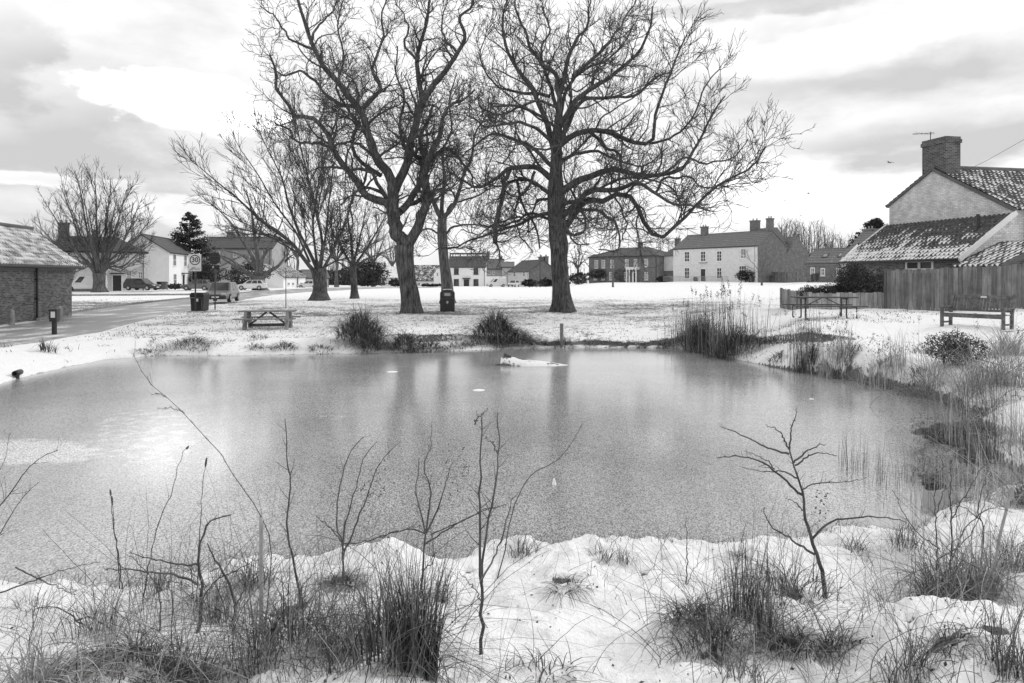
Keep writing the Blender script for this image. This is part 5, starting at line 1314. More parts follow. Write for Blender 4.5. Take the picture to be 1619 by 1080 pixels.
# ------------------------------------------------------------------ far bank and right bank plants
K = 0
FAR = [(570, 541, 76, 66, 1500, 'big dark sedge tussock on the far bank left of the forked tree', .75, GRASSD, .9), (590, 552, 60, 32, 700, 'low dark tussock at the ice edge below the big left tussock', .9, GRASSD, .9),
       (642, 553, 56, 38, 800, 'medium dark tussock at the ice edge in line with the forked trunk', .8, GRASSD, .8), (680, 554, 50, 26, 450, 'small dark tussock right of the medium one at the ice edge', .9, GRASSD, .9),
       (783, 540, 76, 58, 1500, 'big round sedge tussock on the far bank between bin and straight trunk', .8, GRASSD, .9), (818, 545, 70, 36, 800, 'drooping tussock leaning against the big round one', 1.1, GRASSD, 1.0), (798, 553, 36, 16, 200, 'small tussock under the big round one at the ice edge', .9, GRASSD, .9),
       (740, 547, 24, 12, 90, 'tiny grass tuft between the two big tussocks', .8, GRASSM, .9), (716, 551, 30, 14, 110, 'little pale tuft left of the round tussock', .8, GRASSM, .9), (890, 549, 46, 26, 220, 'thin grey weeds around the wooden stake', .7, GRASSM, .8), (1015, 551, 30, 20, 240, 'small dark tuft alone on the far bank', .8, GRASSD, .8),
       (1052, 550, 34, 20, 220, 'pale tuft left of the reed bed', .7, GRASSM, .9), (985, 548, 26, 10, 80, 'faint small tuft below the earth ledge', .8, GRASSM, .9), (935, 547, 26, 12, 90, 'faint weeds right of the stake', .8, GRASSM, .9), (865, 546, 24, 14, 90, 'weeds left of the stake', .8, GRASSM, .9),
       (1105, 552, 70, 62, 900, 'left dark clump at the foot of the reed bed', .5, GRASSD, .8), (1155, 563, 90, 58, 1100, 'right dark clump at the foot of the reed bed', .55, GRASSD, .8), (1132, 556, 60, 40, 420, 'middle clump at the foot of the reed bed', .6, GRASSM, .8),
       (1222, 572, 50, 20, 130, 'low weeds right of the reed bed', .7, GRASSM, .9), (1275, 586, 46, 46, 200, 'grey weed clump at the bank below the right picnic table', .5, GRASSM, .8), (1330, 580, 70, 44, 150, 'loose pale weeds in front of the right picnic table', .5, GRASSM, .7),
       (1390, 590, 70, 30, 110, 'low pale weeds on the right bank', .6, GRASSM, .8), (450, 551, 44, 20, 170, 'thin weeds in front of the left picnic table', .6, GRASSM, .8), (300, 547, 80, 24, 300, 'wide patch of pale weeds left of the left picnic table', .6, GRASSM, .9), (238, 560, 50, 12, 160, 'flat weeds at the left shore', .7, GRASSM, .9), (405, 550, 40, 14, 110, 'short weeds below the left picnic table', .7, GRASSM, .9),
       (75, 557, 30, 28, 90, 'thin upright twiggy weeds near the left edge', .3, GRASSM, .4), (505, 555, 50, 16, 160, 'low weeds left of the big dark tussock', .7, GRASSM, .9)]
for (px, py, w_, h_, n_, lab, ln, mt, sp_) in FAR:
    K += 1; tussock(px, py, w_, h_, n_, lab, 300 + K, mt, lean=ln, spread=sp_, bent=.25, width=max(.010, .8 / F * 23), dome=.62 if mt is GRASSD else .3)
def reeds(px, py, wpx, hpx, n, label, seed, mat=GRASSP, heads=8, width=None, lean=.12, name='reed_clump', headlen=12, group=None):
    rng = np.random.RandomState(seed); g = G(px, py); x, Y, z = g; p = F / Y; H = hpx / p; t = thing(name, label, 'reeds', (x, Y, z - .03), 0, group)
    B = np.stack([rng.randn(n) * wpx / p * .27, rng.randn(n) * wpx / p * .2, np.zeros(n)], -1); B[:, 2] = np.maximum(height(B[:, 0] + x, B[:, 1] + Y), WATER - .1) - z
    h = H * rng.uniform(.45, 1.0, n) ** 1.0; ang = rng.rand(n) * 6.28; ln = np.abs(rng.randn(n)) * lean
    V, Fc = blades(B, h, np.full(n, width or max(.004, .7 / p)) * rng.uniform(.7, 1.2, n), ln, ang, rng, droop=.1, bend=np.where(rng.rand(n) < .12, .6, 2.0))
    mesh_np('stems', V, Fc, mat, t, False, {'tone': np.repeat(rng.rand(n), 12)})
    V = V.reshape(n, 6, 2, 3); idx = np.argsort(-h)[:heads * 3]; rng.shuffle(idx)
    L = headlen / p
    for i in idx[:heads]:
        tip = V[i, -1].mean(0); d = norm(V[i, -1].mean(0) - V[i, -3].mean(0))
        m_ = 26; C = tip + d * (rng.rand(m_, 1) - .6) * L + rng.randn(m_, 3) * L * .09
        Vq, Fq = leaf_quads(C, L * .20, rng); mesh_np('seed_head', Vq, Fq, GRASSM, t, False, {'tone': np.repeat(rng.rand(m_), 4)})
    return t
reeds(1125, 550, 100, 96, 260, 'tall pale reeds with dark seed heads on the far right bank', 401, GRASSM, 22, lean=.08)
reeds(1160, 560, 90, 85, 200, 'reeds with feathery heads right of the tallest ones', 402, GRASSM, 12, lean=.14)
reeds(1090, 545, 50, 75, 200, 'left fringe of the reed bed', 403, GRASSM, 4, lean=.1)
reeds(1268, 582, 46, 108, 110, 'tall thin grey reeds standing before the right picnic table', 404, GRASSM, 6, lean=.12)
reeds(1318, 578, 60, 62, 160, 'sparse grasses below the right picnic table', 405, GRASSP, 4, lean=.2)
reeds(572, 535, 60, 75, 60, 'thin pale grasses rising out of the big left tussock', 406, GRASSM, 0, lean=.22)
reeds(1400, 600, 80, 70, 200, 'sparse pale grasses on the right bank left of the bench', 407, GRASSP, 5, lean=.2)
x, Y, z = G(1508, 575); bush('leafy_bush', 'dark dense leafy bush in front of the bench', 'bush', (x, Y, z - .05), [(-.3, 0, .40), (.1, .1, .46), (.42, 0, .32), (-.05, -.2, .3)], [(.34, .34, .32)] * 4, 6500, .04, 55, LEAF)
for i, (px, py, w_, h_, n_, mt, lab) in enumerate([(1470, 612, 110, 90, 170, GRASSP, 'arching pale grass clump left below the dark leafy bush'), (1530, 622, 130, 95, 220, GRASSP, 'broad arching pale grass clump below the bench'), (1590, 610, 110, 110, 280, GRASSP, 'pale grasses at the right edge beside the bench'), (1440, 600, 70, 34, 90, GRASSM, 'low weeds on the crest of the right bank'),
        (1560, 655, 100, 46, 120, GRASSP, 'tangled grass on the right bank above the inlet'), (1612, 700, 90, 80, 140, GRASSP, 'dense dead grass at the right edge above the inlet'), (1590, 560, 80, 70, 260, GRASSP, 'tall thin grasses right of the bench legs'), (1500, 640, 60, 22, 80, GRASSM, 'short tufts overhanging the ice at the right'), (1635, 800, 90, 90, 300, GRASSM, 'dead grass at the right edge beside the open water')]):
    tussock(px, py, w_, h_, n_, lab, 450 + i, mt, lean=1.1, spread=1.0, bent=.3)
for i, (px, py, w_, h_, n_, hd, lab) in enumerate([(1500, 700, 60, 190, 60, 3, 'tall thin stems in the dark water of the inlet'), (1560, 720, 80, 230, 70, 4, 'tall pale stems in front of the inlet bank'), (1600, 760, 60, 260, 60, 3, 'tall pale stems along the right edge'), (1400, 760, 110, 100, 50, 0, 'sparse stems standing in the ice left of the inlet'), (1460, 800, 120, 140, 60, 2, 'thin stems in the thin ice before the near right bank'), (1345, 740, 60, 90, 40, 0, 'few thin stems in the ice beside the thorn sapling'),
        (1540, 800, 130, 170, 70, 3, 'tall stems between open water and near right bank')]):
    reeds(px, py, w_, h_, n_, lab, 480 + i, GRASSM if i % 2 else GRASSP, hd, lean=.14)
# weed mat in the inlet
rng = np.random.RandomState(77)
n_ = 900; pxs = rng.uniform(1440, 1585, n_); pys = rng.uniform(655, 770, n_); Ys = (CAMZ - WATER) * F / (pys - HOR)
B = np.stack([(pxs - CX) / F * Ys, Ys, np.full(n_, WATER + .0)], -1)
V, Fc = blades(B, rng.uniform(.05, .22, n_), rng.uniform(.006, .012, n_), rng.uniform(1, 5, n_), rng.rand(n_) * 6.28, rng, droop=.2)
tag(mesh_np('water_weed', V, Fc, GRASSD, None, False, {'tone': np.repeat(rng.rand(n_) * .6, 12)}), 'dead water weed tangled in the open inlet', 'weed', None, 'stuff')

# short grass through thin snow on the green (one mass)
rng = np.random.RandomState(78)
n_ = 60000; Ys = np.exp(rng.uniform(math.log(15), math.log(66), n_)); pxs = rng.uniform(-60, 1680, n_); Xs = (pxs - CX) / F * Ys
dens = .35 + .9 * vnoise(Xs * .35, Ys * .35, 22) + .9 * vnoise(Xs * 1.8, Ys * 1.8, 24) + np.interp(Ys, [15, 24, 38, 46, 58, 64], [.0, .05, .22, .22, .05, -.2]) - .15 * (pxs > 1080)
ok = (dens > .36) & (pond_d(Xs, Ys) > .25) & (road_mask(Xs, Ys) < .05); Xs, Ys, pxs = Xs[ok], Ys[ok], pxs[ok]; n_ = len(Xs)
B = np.stack([Xs, Ys, height(Xs, Ys) - .02], -1)
V, Fc = blades(B, rng.uniform(.03, .11, n_), rng.uniform(.012, .03, n_), rng.uniform(.2, 1.5, n_), rng.rand(n_) * 6.28, rng, S=3)
tag(mesh_np('short_grass', V, Fc, GRASSM, None, False, {'tone': np.repeat(rng.rand(n_) * .7, 6)}), 'short grass poking through thin snow on the green', 'grass', None, 'stuff')
# grass on the pond's far and right edges
rng = np.random.RandomState(79)
n_ = 90000; Xs = rng.uniform(-16, 15, n_); Ys = rng.uniform(9, 26.5, n_); d = pond_d(Xs, Ys); cl = vnoise(Xs * 1.1, Ys * 1.1, 25) + .6 * vnoise(Xs * 3.5, Ys * 3.5, 26); pxs = Xs / Ys * F + CX
ok = (d > .02) & (d < 2.9) & (cl > np.interp(pxs, [0, 300, 700, 1100, 1300, 1600], [.40, .32, .27, .25, .24, .20])) & (Ys < 25.4); Xs, Ys = Xs[ok], Ys[ok]; n_ = len(Xs)
B = np.stack([Xs, Ys, height(Xs, Ys) - .02], -1)
V, Fc = blades(B, rng.uniform(.05, .24, n_), rng.uniform(.008, .016, n_), rng.uniform(.2, 1.6, n_), rng.rand(n_) * 6.28, rng, S=4)
tag(mesh_np('bank_grass', V, Fc, GRASSM, None, False, {'tone': np.repeat(rng.rand(n_) * .8, 8)}), 'dead grass and weeds scattered along the far pond bank', 'grass', None, 'stuff')
# grass fringe hanging over the dark earth ledge
n_ = 5200; pxs = rng.uniform(600, 1350, n_); Ys = np.interp(pxs, SC_PX, SC_Y) + rng.uniform(-.12, .2, n_); Xs = (pxs - CX) / F * Ys; Ys = Ys + .5 * vnoise(Xs * .9, Xs * .3, 5) + .18 * vnoise(Xs * 4, Xs * 0, 6)
ok = vnoise(Xs * .8, Xs * 0, 27) + .1 * (pxs > 860) > -.12; Xs, Ys = Xs[ok], Ys[ok]; n_ = len(Xs)
B = np.stack([Xs, Ys, height(Xs, Ys) - .01], -1)
V, Fc = blades(B, rng.uniform(.03, .11, n_), rng.uniform(.008, .018, n_), rng.uniform(.5, 2, n_), rng.normal(-1.57, .8, n_), rng, S=4, droop=.8)
tag(mesh_np('ledge_grass', V, Fc, GRASSD, None, False, {'tone': np.repeat(rng.rand(n_) * .5, 8)}), 'dark grass hanging over the small earth ledge', 'grass', None, 'stuff')

# ------------------------------------------------------------------ near bank plants
NEAR = [(655, 1058, 120, 215, 460, 'large upright dark sedge tussock in the left foreground', GRASSD, .55, 3), (592, 1058, 130, 190, 210, 'dark tussock left of the largest foreground tussock', GRASSD, .7, 3), (525, 1040, 120, 170, 150, 'tangled grass clump third from the largest tussock', GRASSM, .7, 3),
        (455, 1030, 140, 160, 170, 'tangled dark grass right of the pale cane', GRASSD, .8, 3), (395, 1065, 130, 150, 130, 'grass clump at the foot of the pale cane', GRASSM, .8, 3), (335, 985, 120, 150, 130, 'grass leaning over snow left of the pale cane', GRASSM, 1.0, 3), (235, 1062, 170, 75, 520, 'flattened dark mat of grass at the lower left', GRASSD, 1.5, 3),
        (300, 1078, 120, 120, 200, 'thin grass at the bottom edge right of the dark mat', GRASSM, .9, 3), (70, 1075, 170, 100, 300, 'pale bent grass in the lower left corner', GRASSP, 1.2, 3), (150, 1010, 120, 130, 120, 'sparse leaning grass above the lower left corner', GRASSM, 1.0, 3), (545, 922, 70, 36, 240, 'low dark tuft on the snow crest behind the cane', GRASSD, 1.1, 4),
        (823, 880, 70, 60, 90, 'sparse tuft on the snow crest in the middle', GRASSM, .8, 5), (950, 886, 60, 46, 70, 'thin tuft on the snow crest right of the middle', GRASSM, .8, 5), (985, 886, 40, 40, 50, 'slight tuft beside the dip in the crest', GRASSM, .8, 5), (1130, 1030, 110, 100, 190, 'dark dead tuft in the middle right foreground', GRASSD, .9, 3), (1092, 975, 80, 50, 240, 'small matted tuft behind the dark dead tuft', GRASSD, 1.2, 3),
        (1172, 975, 90, 160, 140, 'upright thin stalks right of the dark dead tuft', GRASSM, .4, 3), (1212, 1010, 70, 190, 90, 'tall sparse stalks left of the thorn sapling', GRASSM, .4, 3), (1248, 945, 120, 100, 150, 'leaning grass around the foot of the thorn sapling', GRASSD, .9, 3), (1250, 1035, 90, 80, 240, 'dark tuft in the hollow below the thorn sapling', GRASSD, 1.1, 3), (1320, 1030, 80, 60, 160, 'dark tuft right of the hollow below the thorn sapling', GRASSD, 1.1, 3),
        (1500, 945, 150, 110, 400, 'big domed tussock on the near right bank', GRASSM, 1.0, 3), (1548, 930, 120, 130, 300, 'loose grass on the right side of the big domed tussock', GRASSP, .8, 3), (1170, 880, 50, 26, 90, 'low tuft on the crest near the right dip', GRASSM, 1.1, 5), (1350, 870, 70, 46, 90, 'short grass on the crest right of the thorn sapling', GRASSM, .9, 4), (1600, 1060, 100, 130, 130, 'sparse stalks in the lower right corner', GRASSM, .7, 3),
        (1440, 1070, 150, 120, 110, 'sparse long stalks at the bottom right', GRASSM, .8, 3), (870, 1075, 110, 60, 70, 'few bent dark stalks at the bottom middle', GRASSD, 1.5, 3), (1180, 1078, 160, 110, 90, 'sparse stalks at the bottom edge right of the middle', GRASSM, .8, 3), (250, 935, 60, 70, 70, 'thin grass at the ice edge on the left', GRASSM, .8, 4), (400, 925, 90, 90, 160, 'brown grass on the crest behind the pale cane', GRASSM, .9, 4),
        (700, 950, 40, 60, 60, 'thin stalks right of the largest tussock', GRASSM, .6, 4), (1600, 900, 80, 90, 160, 'grass at the right edge of the near bank', GRASSM, .9, 3), (1440, 860, 80, 60, 120, 'reedy fringe at the open water on the near right bank', GRASSM, .6, 4), (60, 960, 90, 50, 50, 'few stalks on the crest at the left edge', GRASSM, .9, 4), (1500, 1010, 80, 40, 90, 'dark bent stalks in the right foreground hollow', GRASSD, 1.6, 3), (895, 925, 70, 30, 120, 'dark hollow with broken stalks in the middle foreground', GRASSD, 1.5, 4)]
for i, (px, py, w_, h_, n_, lab, mt, ln, _) in enumerate(NEAR):
    tussock(px, py, w_, h_, n_, lab, 600 + i, mt, lean=ln, bent=.35, width=.0055 if mt is not GRASSM else .0042, droop=.5, dome=.35 if mt is GRASSD and 'upright' not in lab else 0)
# loose blades on the near snow
rng = np.random.RandomState(80)
n_ = 2600; Ys = np.exp(rng.uniform(math.log(2.0), math.log(6.5), n_)); pxs = rng.uniform(-150, 1770, n_); Xs = (pxs - CX) / F * Ys
w_ = vnoise(Xs * 1.6, Ys * 1.6, 28) + np.interp(pxs, [0, 350, 650, 760, 1000, 1150, 1500, 1700], [.2, .3, .3, -.15, -.12, .1, .1, .25])
ok = (w_ > .0) & (pond_d(Xs, Ys) > .05); Xs, Ys = Xs[ok], Ys[ok]; n_ = len(Xs)
B = np.stack([Xs, Ys, height(Xs, Ys) - .02], -1)
V, Fc = blades(B, rng.uniform(.08, .42, n_) ** 1.0, rng.uniform(.002, .0045, n_), rng.uniform(.3, 2.0, n_), rng.rand(n_) * 6.28, rng, S=8, droop=.35, bend=np.where(rng.rand(n_) < .45, rng.uniform(.3, .8, n_), 2.0))
tag(mesh_np('stray_grass', V, Fc, GRASSM, None, False, {'tone': np.repeat(rng.rand(n_), 16)}), 'stray dead grass stalks lying over the near snow', 'grass', None, 'stuff')
n_ = 420; Ys = rng.uniform(2.2, 5.5, n_); pxs = np.where(rng.rand(n_) < .6, rng.uniform(150, 720, n_), rng.uniform(1050, 1650, n_)); Xs = (pxs - CX) / F * Ys
B = np.stack([Xs, Ys, height(Xs, Ys) - .02], -1); B[:, 2] = np.maximum(B[:, 2], WATER - .05)
V, Fc = blades(B, rng.uniform(.3, .8, n_), rng.uniform(.002, .004, n_), rng.uniform(.1, .9, n_), rng.rand(n_) * 6.28, rng, S=8, droop=.2, bend=np.where(rng.rand(n_) < .2, .7, 2.0))
tag(mesh_np('long_grass', V, Fc, GRASSM, None, False, {'tone': np.repeat(rng.rand(n_), 16)}), 'long thin grass stalks rising over the near bank', 'grass', None, 'stuff')

n_ = 60000; Xs = rng.uniform(-8, 11, n_); Ys = rng.uniform(3.4, 9.5, n_); dd_ = pond_d(Xs, Ys); cl = vnoise(Xs * 1.5, Ys * 1.5, 35) + .7 * vnoise(Xs * 5, Ys * 5, 36)
ok = (dd_ > -.03) & (dd_ < .42) & (cl > .02); Xs, Ys = Xs[ok], Ys[ok]; n_ = len(Xs)
B = np.stack([Xs, Ys, height(Xs, Ys) - .02], -1)
V, Fc = blades(B, rng.uniform(.04, .20, n_), rng.uniform(.0025, .006, n_), rng.uniform(.3, 1.9, n_), rng.rand(n_) * 6.28, rng, S=5, droop=.5)
tag(mesh_np('fringe_grass', V, Fc, GRASSD, None, False, {'tone': np.repeat(rng.rand(n_) ** 1.4, 10)}), 'dark dead grass fringing the near edge of the pond', 'grass', None, 'stuff')
n_ = 700; Ys = np.exp(rng.uniform(math.log(2.2), math.log(6.5), n_)); pxs = rng.uniform(-50, 1700, n_); Xs = (pxs - CX) / F * Ys; ok = pond_d(Xs, Ys) > .03; Xs, Ys = Xs[ok], Ys[ok]
C = np.stack([Xs, Ys, height(Xs, Ys) + .006], -1); V, Fc = leaf_quads(C, .022, rng); tag(mesh_np('leaf_litter', V, Fc, GRASSD, None, False, {'tone': rng.rand(len(V)) * .5}), 'dark dead leaf scraps scattered over the near snow', 'leaf litter', None, 'stuff')

# woody plants given as photo-pixel stems at their own distance
def zc(ox, oy, sc):
    return lambda L: [(ox + x / sc, oy + y / sc) for x, y in L]
def shrub(name, label, cat, px, py, stems, seed, r0=.0062, side=1.0, leafs=(), dy=.25, Y=None, twig_n=5):
    rng = np.random.RandomState(seed); x, Yb, z = G(px, py)
    if Y: Yb = Y; x = XY(px, Y)[0]; z = CAMZ - (py - HOR) / F * Y
    t = thing(name, label, cat, (x, Yb, z), 0); o = np.array((x, Yb, z)); PT = []; RD = []
    for pts, rr in stems:
        d = rng.uniform(-dy, dy); n = len(pts)
        p = spline([P(a, b, Yb + d * (i / (n - 1))) for i, (a, b) in enumerate(pts)], 18) - o
        p[1:] += rng.randn(17, 3) * .0035; PT.append(p); RD.append(r0 * rr * (1 - .72 * np.linspace(0, 1, 18)))
    PT, RD = np.array(PT), np.array(RD); st_ = tubes(PT, RD, 7)
    tw = children(PT, RD, per=1.8 * twig_n * side, tmin=.25, tmax=1, lrat=.15, lmin=.02, rrat=.6, rmax=.0024, ang=50, upb=.3, rng=rng, S=4, wig=.12, trop=.03, rmin=.0011)
    # buds along the stems
    bd = children(PT, RD, per=34, tmin=.1, tmax=1, lrat=.0, lmin=.010, rrat=.9, rmax=.0030, ang=38, upb=.1, rng=rng, S=3, wig=.05, trop=.0, rmin=.0016)
    V, Fc = merge([st_, tubes(*tw, 4), tubes(*bd, 4)]); mesh_np('stems', V, Fc, STEM, t)
    for (a, b, w_, h_, n_) in leafs:
        c = P(a, b, Yb) - o; p = F / Yb; C = c + rng.randn(n_, 3) * np.array([w_ / p / 2, .03, h_ / p / 2]); V, Fc = leaf_quads(C, .017, rng)
        mesh_np('dead_leaves', V, Fc, GRASSD, t, False, {'tone': np.repeat(rng.rand(n_) * .6, 4)})
    return t
z2 = zc(400, 640, 2.455)
shrub('bramble', 'tall thin budded stem with forked top standing alone in the middle foreground', 'shrub', 760, 1035,
      [(z2([(885, 970), (892, 800), (888, 690), (878, 560), (878, 450), (884, 250), (890, 50)]), 1.5), (z2([(888, 690), (900, 540), (930, 380), (952, 200), (948, 35)]), 1.1), (z2([(950, 190), (930, 150), (898, 128)]), .5), (z2([(860, 75), (880, 45), (912, 16)]), .6), (z2([(893, 670), (940, 590), (975, 480), (1000, 390), (1022, 345)]), .8), (z2([(885, 760), (850, 700), (800, 650)]), .5)], 701)
shrub('bramble', 'single upright budded stem rising from the tangle right of the pale cane', 'shrub', 473, 960, [(z2([(185, 790), (178, 720), (152, 580), (133, 460), (141, 320), (133, 200), (128, 55)]), 1.3), (z2([(180, 740), (200, 690), (260, 640)]), .6)], 702)
shrub('bare_shrub', 'fan shaped bare shrub left of the largest foreground tussock', 'shrub', 542, 925, [(z2([(350, 700), (350, 600), (345, 525), (325, 470), (335, 320), (370, 200), (428, 125)]), 1.2), (z2([(350, 600), (355, 480), (392, 350), (430, 210), (482, 145)]), 1.0), (z2([(350, 590), (400, 460), (440, 360), (480, 250), (520, 190), (572, 140)]), 1.0), (z2([(345, 530), (300, 480), (242, 430)]), .8), (z2([(345, 540), (440, 530), (540, 500), (650, 470)]), .8)], 703, leafs=[(595, 762, 26, 40, 60)])
shrub('bare_shrub', 'bare shrub with dead leaf cluster growing behind the largest foreground tussock', 'shrub', 667, 945, [(z2([(652, 760), (658, 640), (664, 560), (670, 500), (640, 380), (636, 300), (646, 210)]), 1.3), (z2([(670, 500), (690, 340), (665, 240), (690, 160), (692, 80)]), 1.0), (z2([(672, 500), (720, 400), (748, 300), (775, 215)]), 1.0), (z2([(664, 545), (760, 480), (860, 425), (980, 385)]), .9), (z2([(690, 505), (800, 455), (900, 405), (960, 395)]), .7), (z2([(668, 500), (600, 482), (500, 510), (400, 545), (340, 545)]), .8), (z2([(655, 640), (700, 600), (690, 470)]), .6)], 704, leafs=[(722, 746, 26, 46, 80)])
shrub('bare_shrub', 'long curved bare stem arching to the right over the ice', 'shrub', 785, 915, [([(785, 920), (800, 860), (812, 800), (840, 752), (888, 722), (922, 670)], .8)], 705, side=.4)
z4 = zc(1200, 640, 2.453)
shrub('thorn_sapling', 'bare crooked thorn sapling leaning left on the near right bank', 'shrub', 1304, 946, [(z4([(255, 750), (243, 640), (205, 530), (176, 430), (175, 350), (150, 280), (130, 210), (115, 172)]), 2.2), (z4([(170, 350), (130, 320), (60, 255), (0, 218), (-80, 200), (-160, 205)]), 1.3), (z4([(135, 225), (200, 170), (262, 152)]), 1.0), (z4([(140, 235), (215, 192), (305, 195)]), .9), (z4([(118, 190), (60, 175), (0, 150), (-60, 118), (-150, 85)]), 1.1), (z4([(118, 175), (128, 80), (150, 10)]), .9), (z4([(115, 172), (75, 100), (28, 78)]), .9), (z4([(205, 522), (270, 460), (380, 437), (500, 440), (570, 455)]), 1.2), (z4([(215, 580), (120, 520), (45, 465), (18, 400)]), 1.2), (z4([(150, 285), (90, 260), (20, 260), (-70, 240)]), .8), (z4([(165, 330), (240, 300), (330, 300), (420, 280)]), .7), (z4([(60, 250), (20, 210), (-60, 180)]), .6), (z4([(178, 420), (140, 380), (100, 360)]), .6)], 706, leafs=[(1298, 799, 16, 34, 70)], side=1.4)
shrub('bramble', 'sprawling thorny shrub on the near right bank above the domed tussock', 'shrub', 1500, 905, [(z4([(690, 640), (688, 500), (680, 380), (690, 300)]), 1.0), (z4([(745, 640), (748, 500), (742, 350), (745, 240)]), 1.1), (z4([(860, 620), (868, 480), (850, 400), (880, 280)]), 1.0), (z4([(750, 600), (800, 480), (900, 400), (980, 420)]), .8), (z4([(700, 560), (620, 500), (560, 420), (520, 330)]), .8), (z4([(745, 450), (800, 350), (860, 250), (900, 230)]), .7), (z4([(690, 420), (720, 330), (800, 310)]), .6), (z4([(860, 450), (800, 400), (740, 380)]), .6), (z4([(690, 600), (760, 560), (840, 470), (890, 330)]), .7)], 707, side=2)
z1 = zc(0, 640, 2.455)
shrub('dark_twigs', 'dark twigs reaching in from the left edge over the ice', 'shrub', -150, 935, [(z1([(-370, 700), (-180, 540), (0, 390), (90, 270), (160, 205), (222, 180)]), 1.3), (z1([(-370, 720), (-150, 650), (0, 500), (60, 400), (100, 345), (152, 300)]), 1.1), (z1([(-370, 700), (-150, 500), (0, 250), (40, 110)]), .6)], 708)
shrub('bramble', 'dark thorny bramble sprawling left of the pale cane', 'shrub', 318, 1000, [(z1([(765, 950), (775, 850), (785, 700), (770, 610), (790, 500), (812, 455), (892, 425)]), 2.0), (z1([(900, 900), (912, 780), (880, 680), (842, 610), (808, 540)]), 1.7), (z1([(775, 700), (700, 665), (620, 655), (520, 638), (405, 643)]), 1.2), (z1([(770, 620), (690, 620), (560, 590), (497, 572)]), 1.0), (z1([(910, 790), (960, 700), (1010, 660)]), 1.0), (z1([(620, 880), (620, 780), (605, 700), (520, 600), (497, 585)]), .8), (z1([(780, 760), (830, 690), (900, 650), (1000, 600)]), .8)], 709, side=1.5)
shrub('bare_shrub', 'low thorny runner crossing the snow at the left', 'shrub', 150, 1000, [(z1([(380, 900), (300, 840), (230, 790), (130, 800), (150, 900)]), .9), (z1([(290, 840), (360, 830), (450, 890), (560, 990), (640, 1080)]), .9), (z1([(60, 630), (180, 690), (300, 740)]), .8), (z1([(0, 730), (140, 680), (250, 640), (390, 610)]), .8)], 710)
shrub('bare_shrub', 'thin upright stem on the crest in the middle right', 'shrub', 1085, 925, [([(1085, 930), (1086, 870), (1084, 815)], .8), ([(1085, 925), (1100, 895), (1120, 880)], .4)], 711, side=.6)
def cattail(px, py, pts, label, seed):
    t = shrub('reedmace', label, 'reed', px, py, [(pts, .7)], seed, side=.01); g = np.array(t.location); a, b = pts[-2], pts[-1]; Yb = g[1]
    p0 = P(a[0] + (b[0] - a[0]) * .75, a[1] + (b[1] - a[1]) * .75, Yb) - g; p1 = P(*b, Yb) - g
    MB().tube([p0, (p0 * .7 + p1 * .3), (p0 * .3 + p1 * .7), p1], [.004, .0065, .0065, .003], 8).build('seed_head', STEM, t, True)
cattail(190, 950, z1([(465, 715), (455, 560), (436, 420), (428, 330)]), 'tall thin reedmace with dark head at the left ice edge', 720)
cattail(193, 950, z1([(475, 715), (462, 600), (442, 480), (434, 355)]), 'second reedmace close right of the tall one', 721)
cattail(226, 950, z1([(555, 750), (610, 480), (670, 330), (700, 210), (732, 160)]), 'long curved reed leaning right at the left ice edge', 722)
cattail(310, 960, z1([(760, 800), (770, 600), (782, 350), (802, 205)]), 'straight thin reed above the bramble', 723)
# cane with a bent grass stalk
x, Y, z = G(413, 1000); t = thing('cane', 'pale upright cut cane left of the foreground tangle', 'cane', (x, Y, z - .05)); h = hz(Y, 818, z - .05)
pz = [(0.0125, 0)]
for k in range(1, 7): pz += [(0.0115, h * k / 6.5 - .012), (0.0135, h * k / 6.5), (0.0115, h * k / 6.5 + .012)]
pz += [(.0115, h)]
MB().lathe(pz, (0, 0, 0), 12).build('cane', CANE, t, True)
shrub('bent_stalk', 'very long thin stalk bent over from the cane top to the upper left', 'grass stalk', 413, 1000, [([(418, 1000), (428, 870), (413, 818), (372, 752), (330, 697), (280, 645), (235, 600), (210, 560)], .55), ([(290, 652), (270, 645), (250, 646)], .35), ([(262, 628), (250, 622), (236, 624)], .3)], 725, side=.2)
x, Y, z = G(1578, 905); t = thing('cane', 'pale leaning cut cane on the right bank', 'cane', (x, Y, z)); o = np.array((x, Y, z))
MB().tube([P(1572, 905, Y) - o, P(1580, 850, Y) - o, P(1600, 772, Y) - o], [.011, .010, .009], 8).build('cane', CANE, t, True)
# pampas-like arching plumes at the left edge
reeds(-60, 900, 60, 190, 60, 'arching pale reeds leaning in from the left edge', 730, GRASSM, 4, lean=1.0)

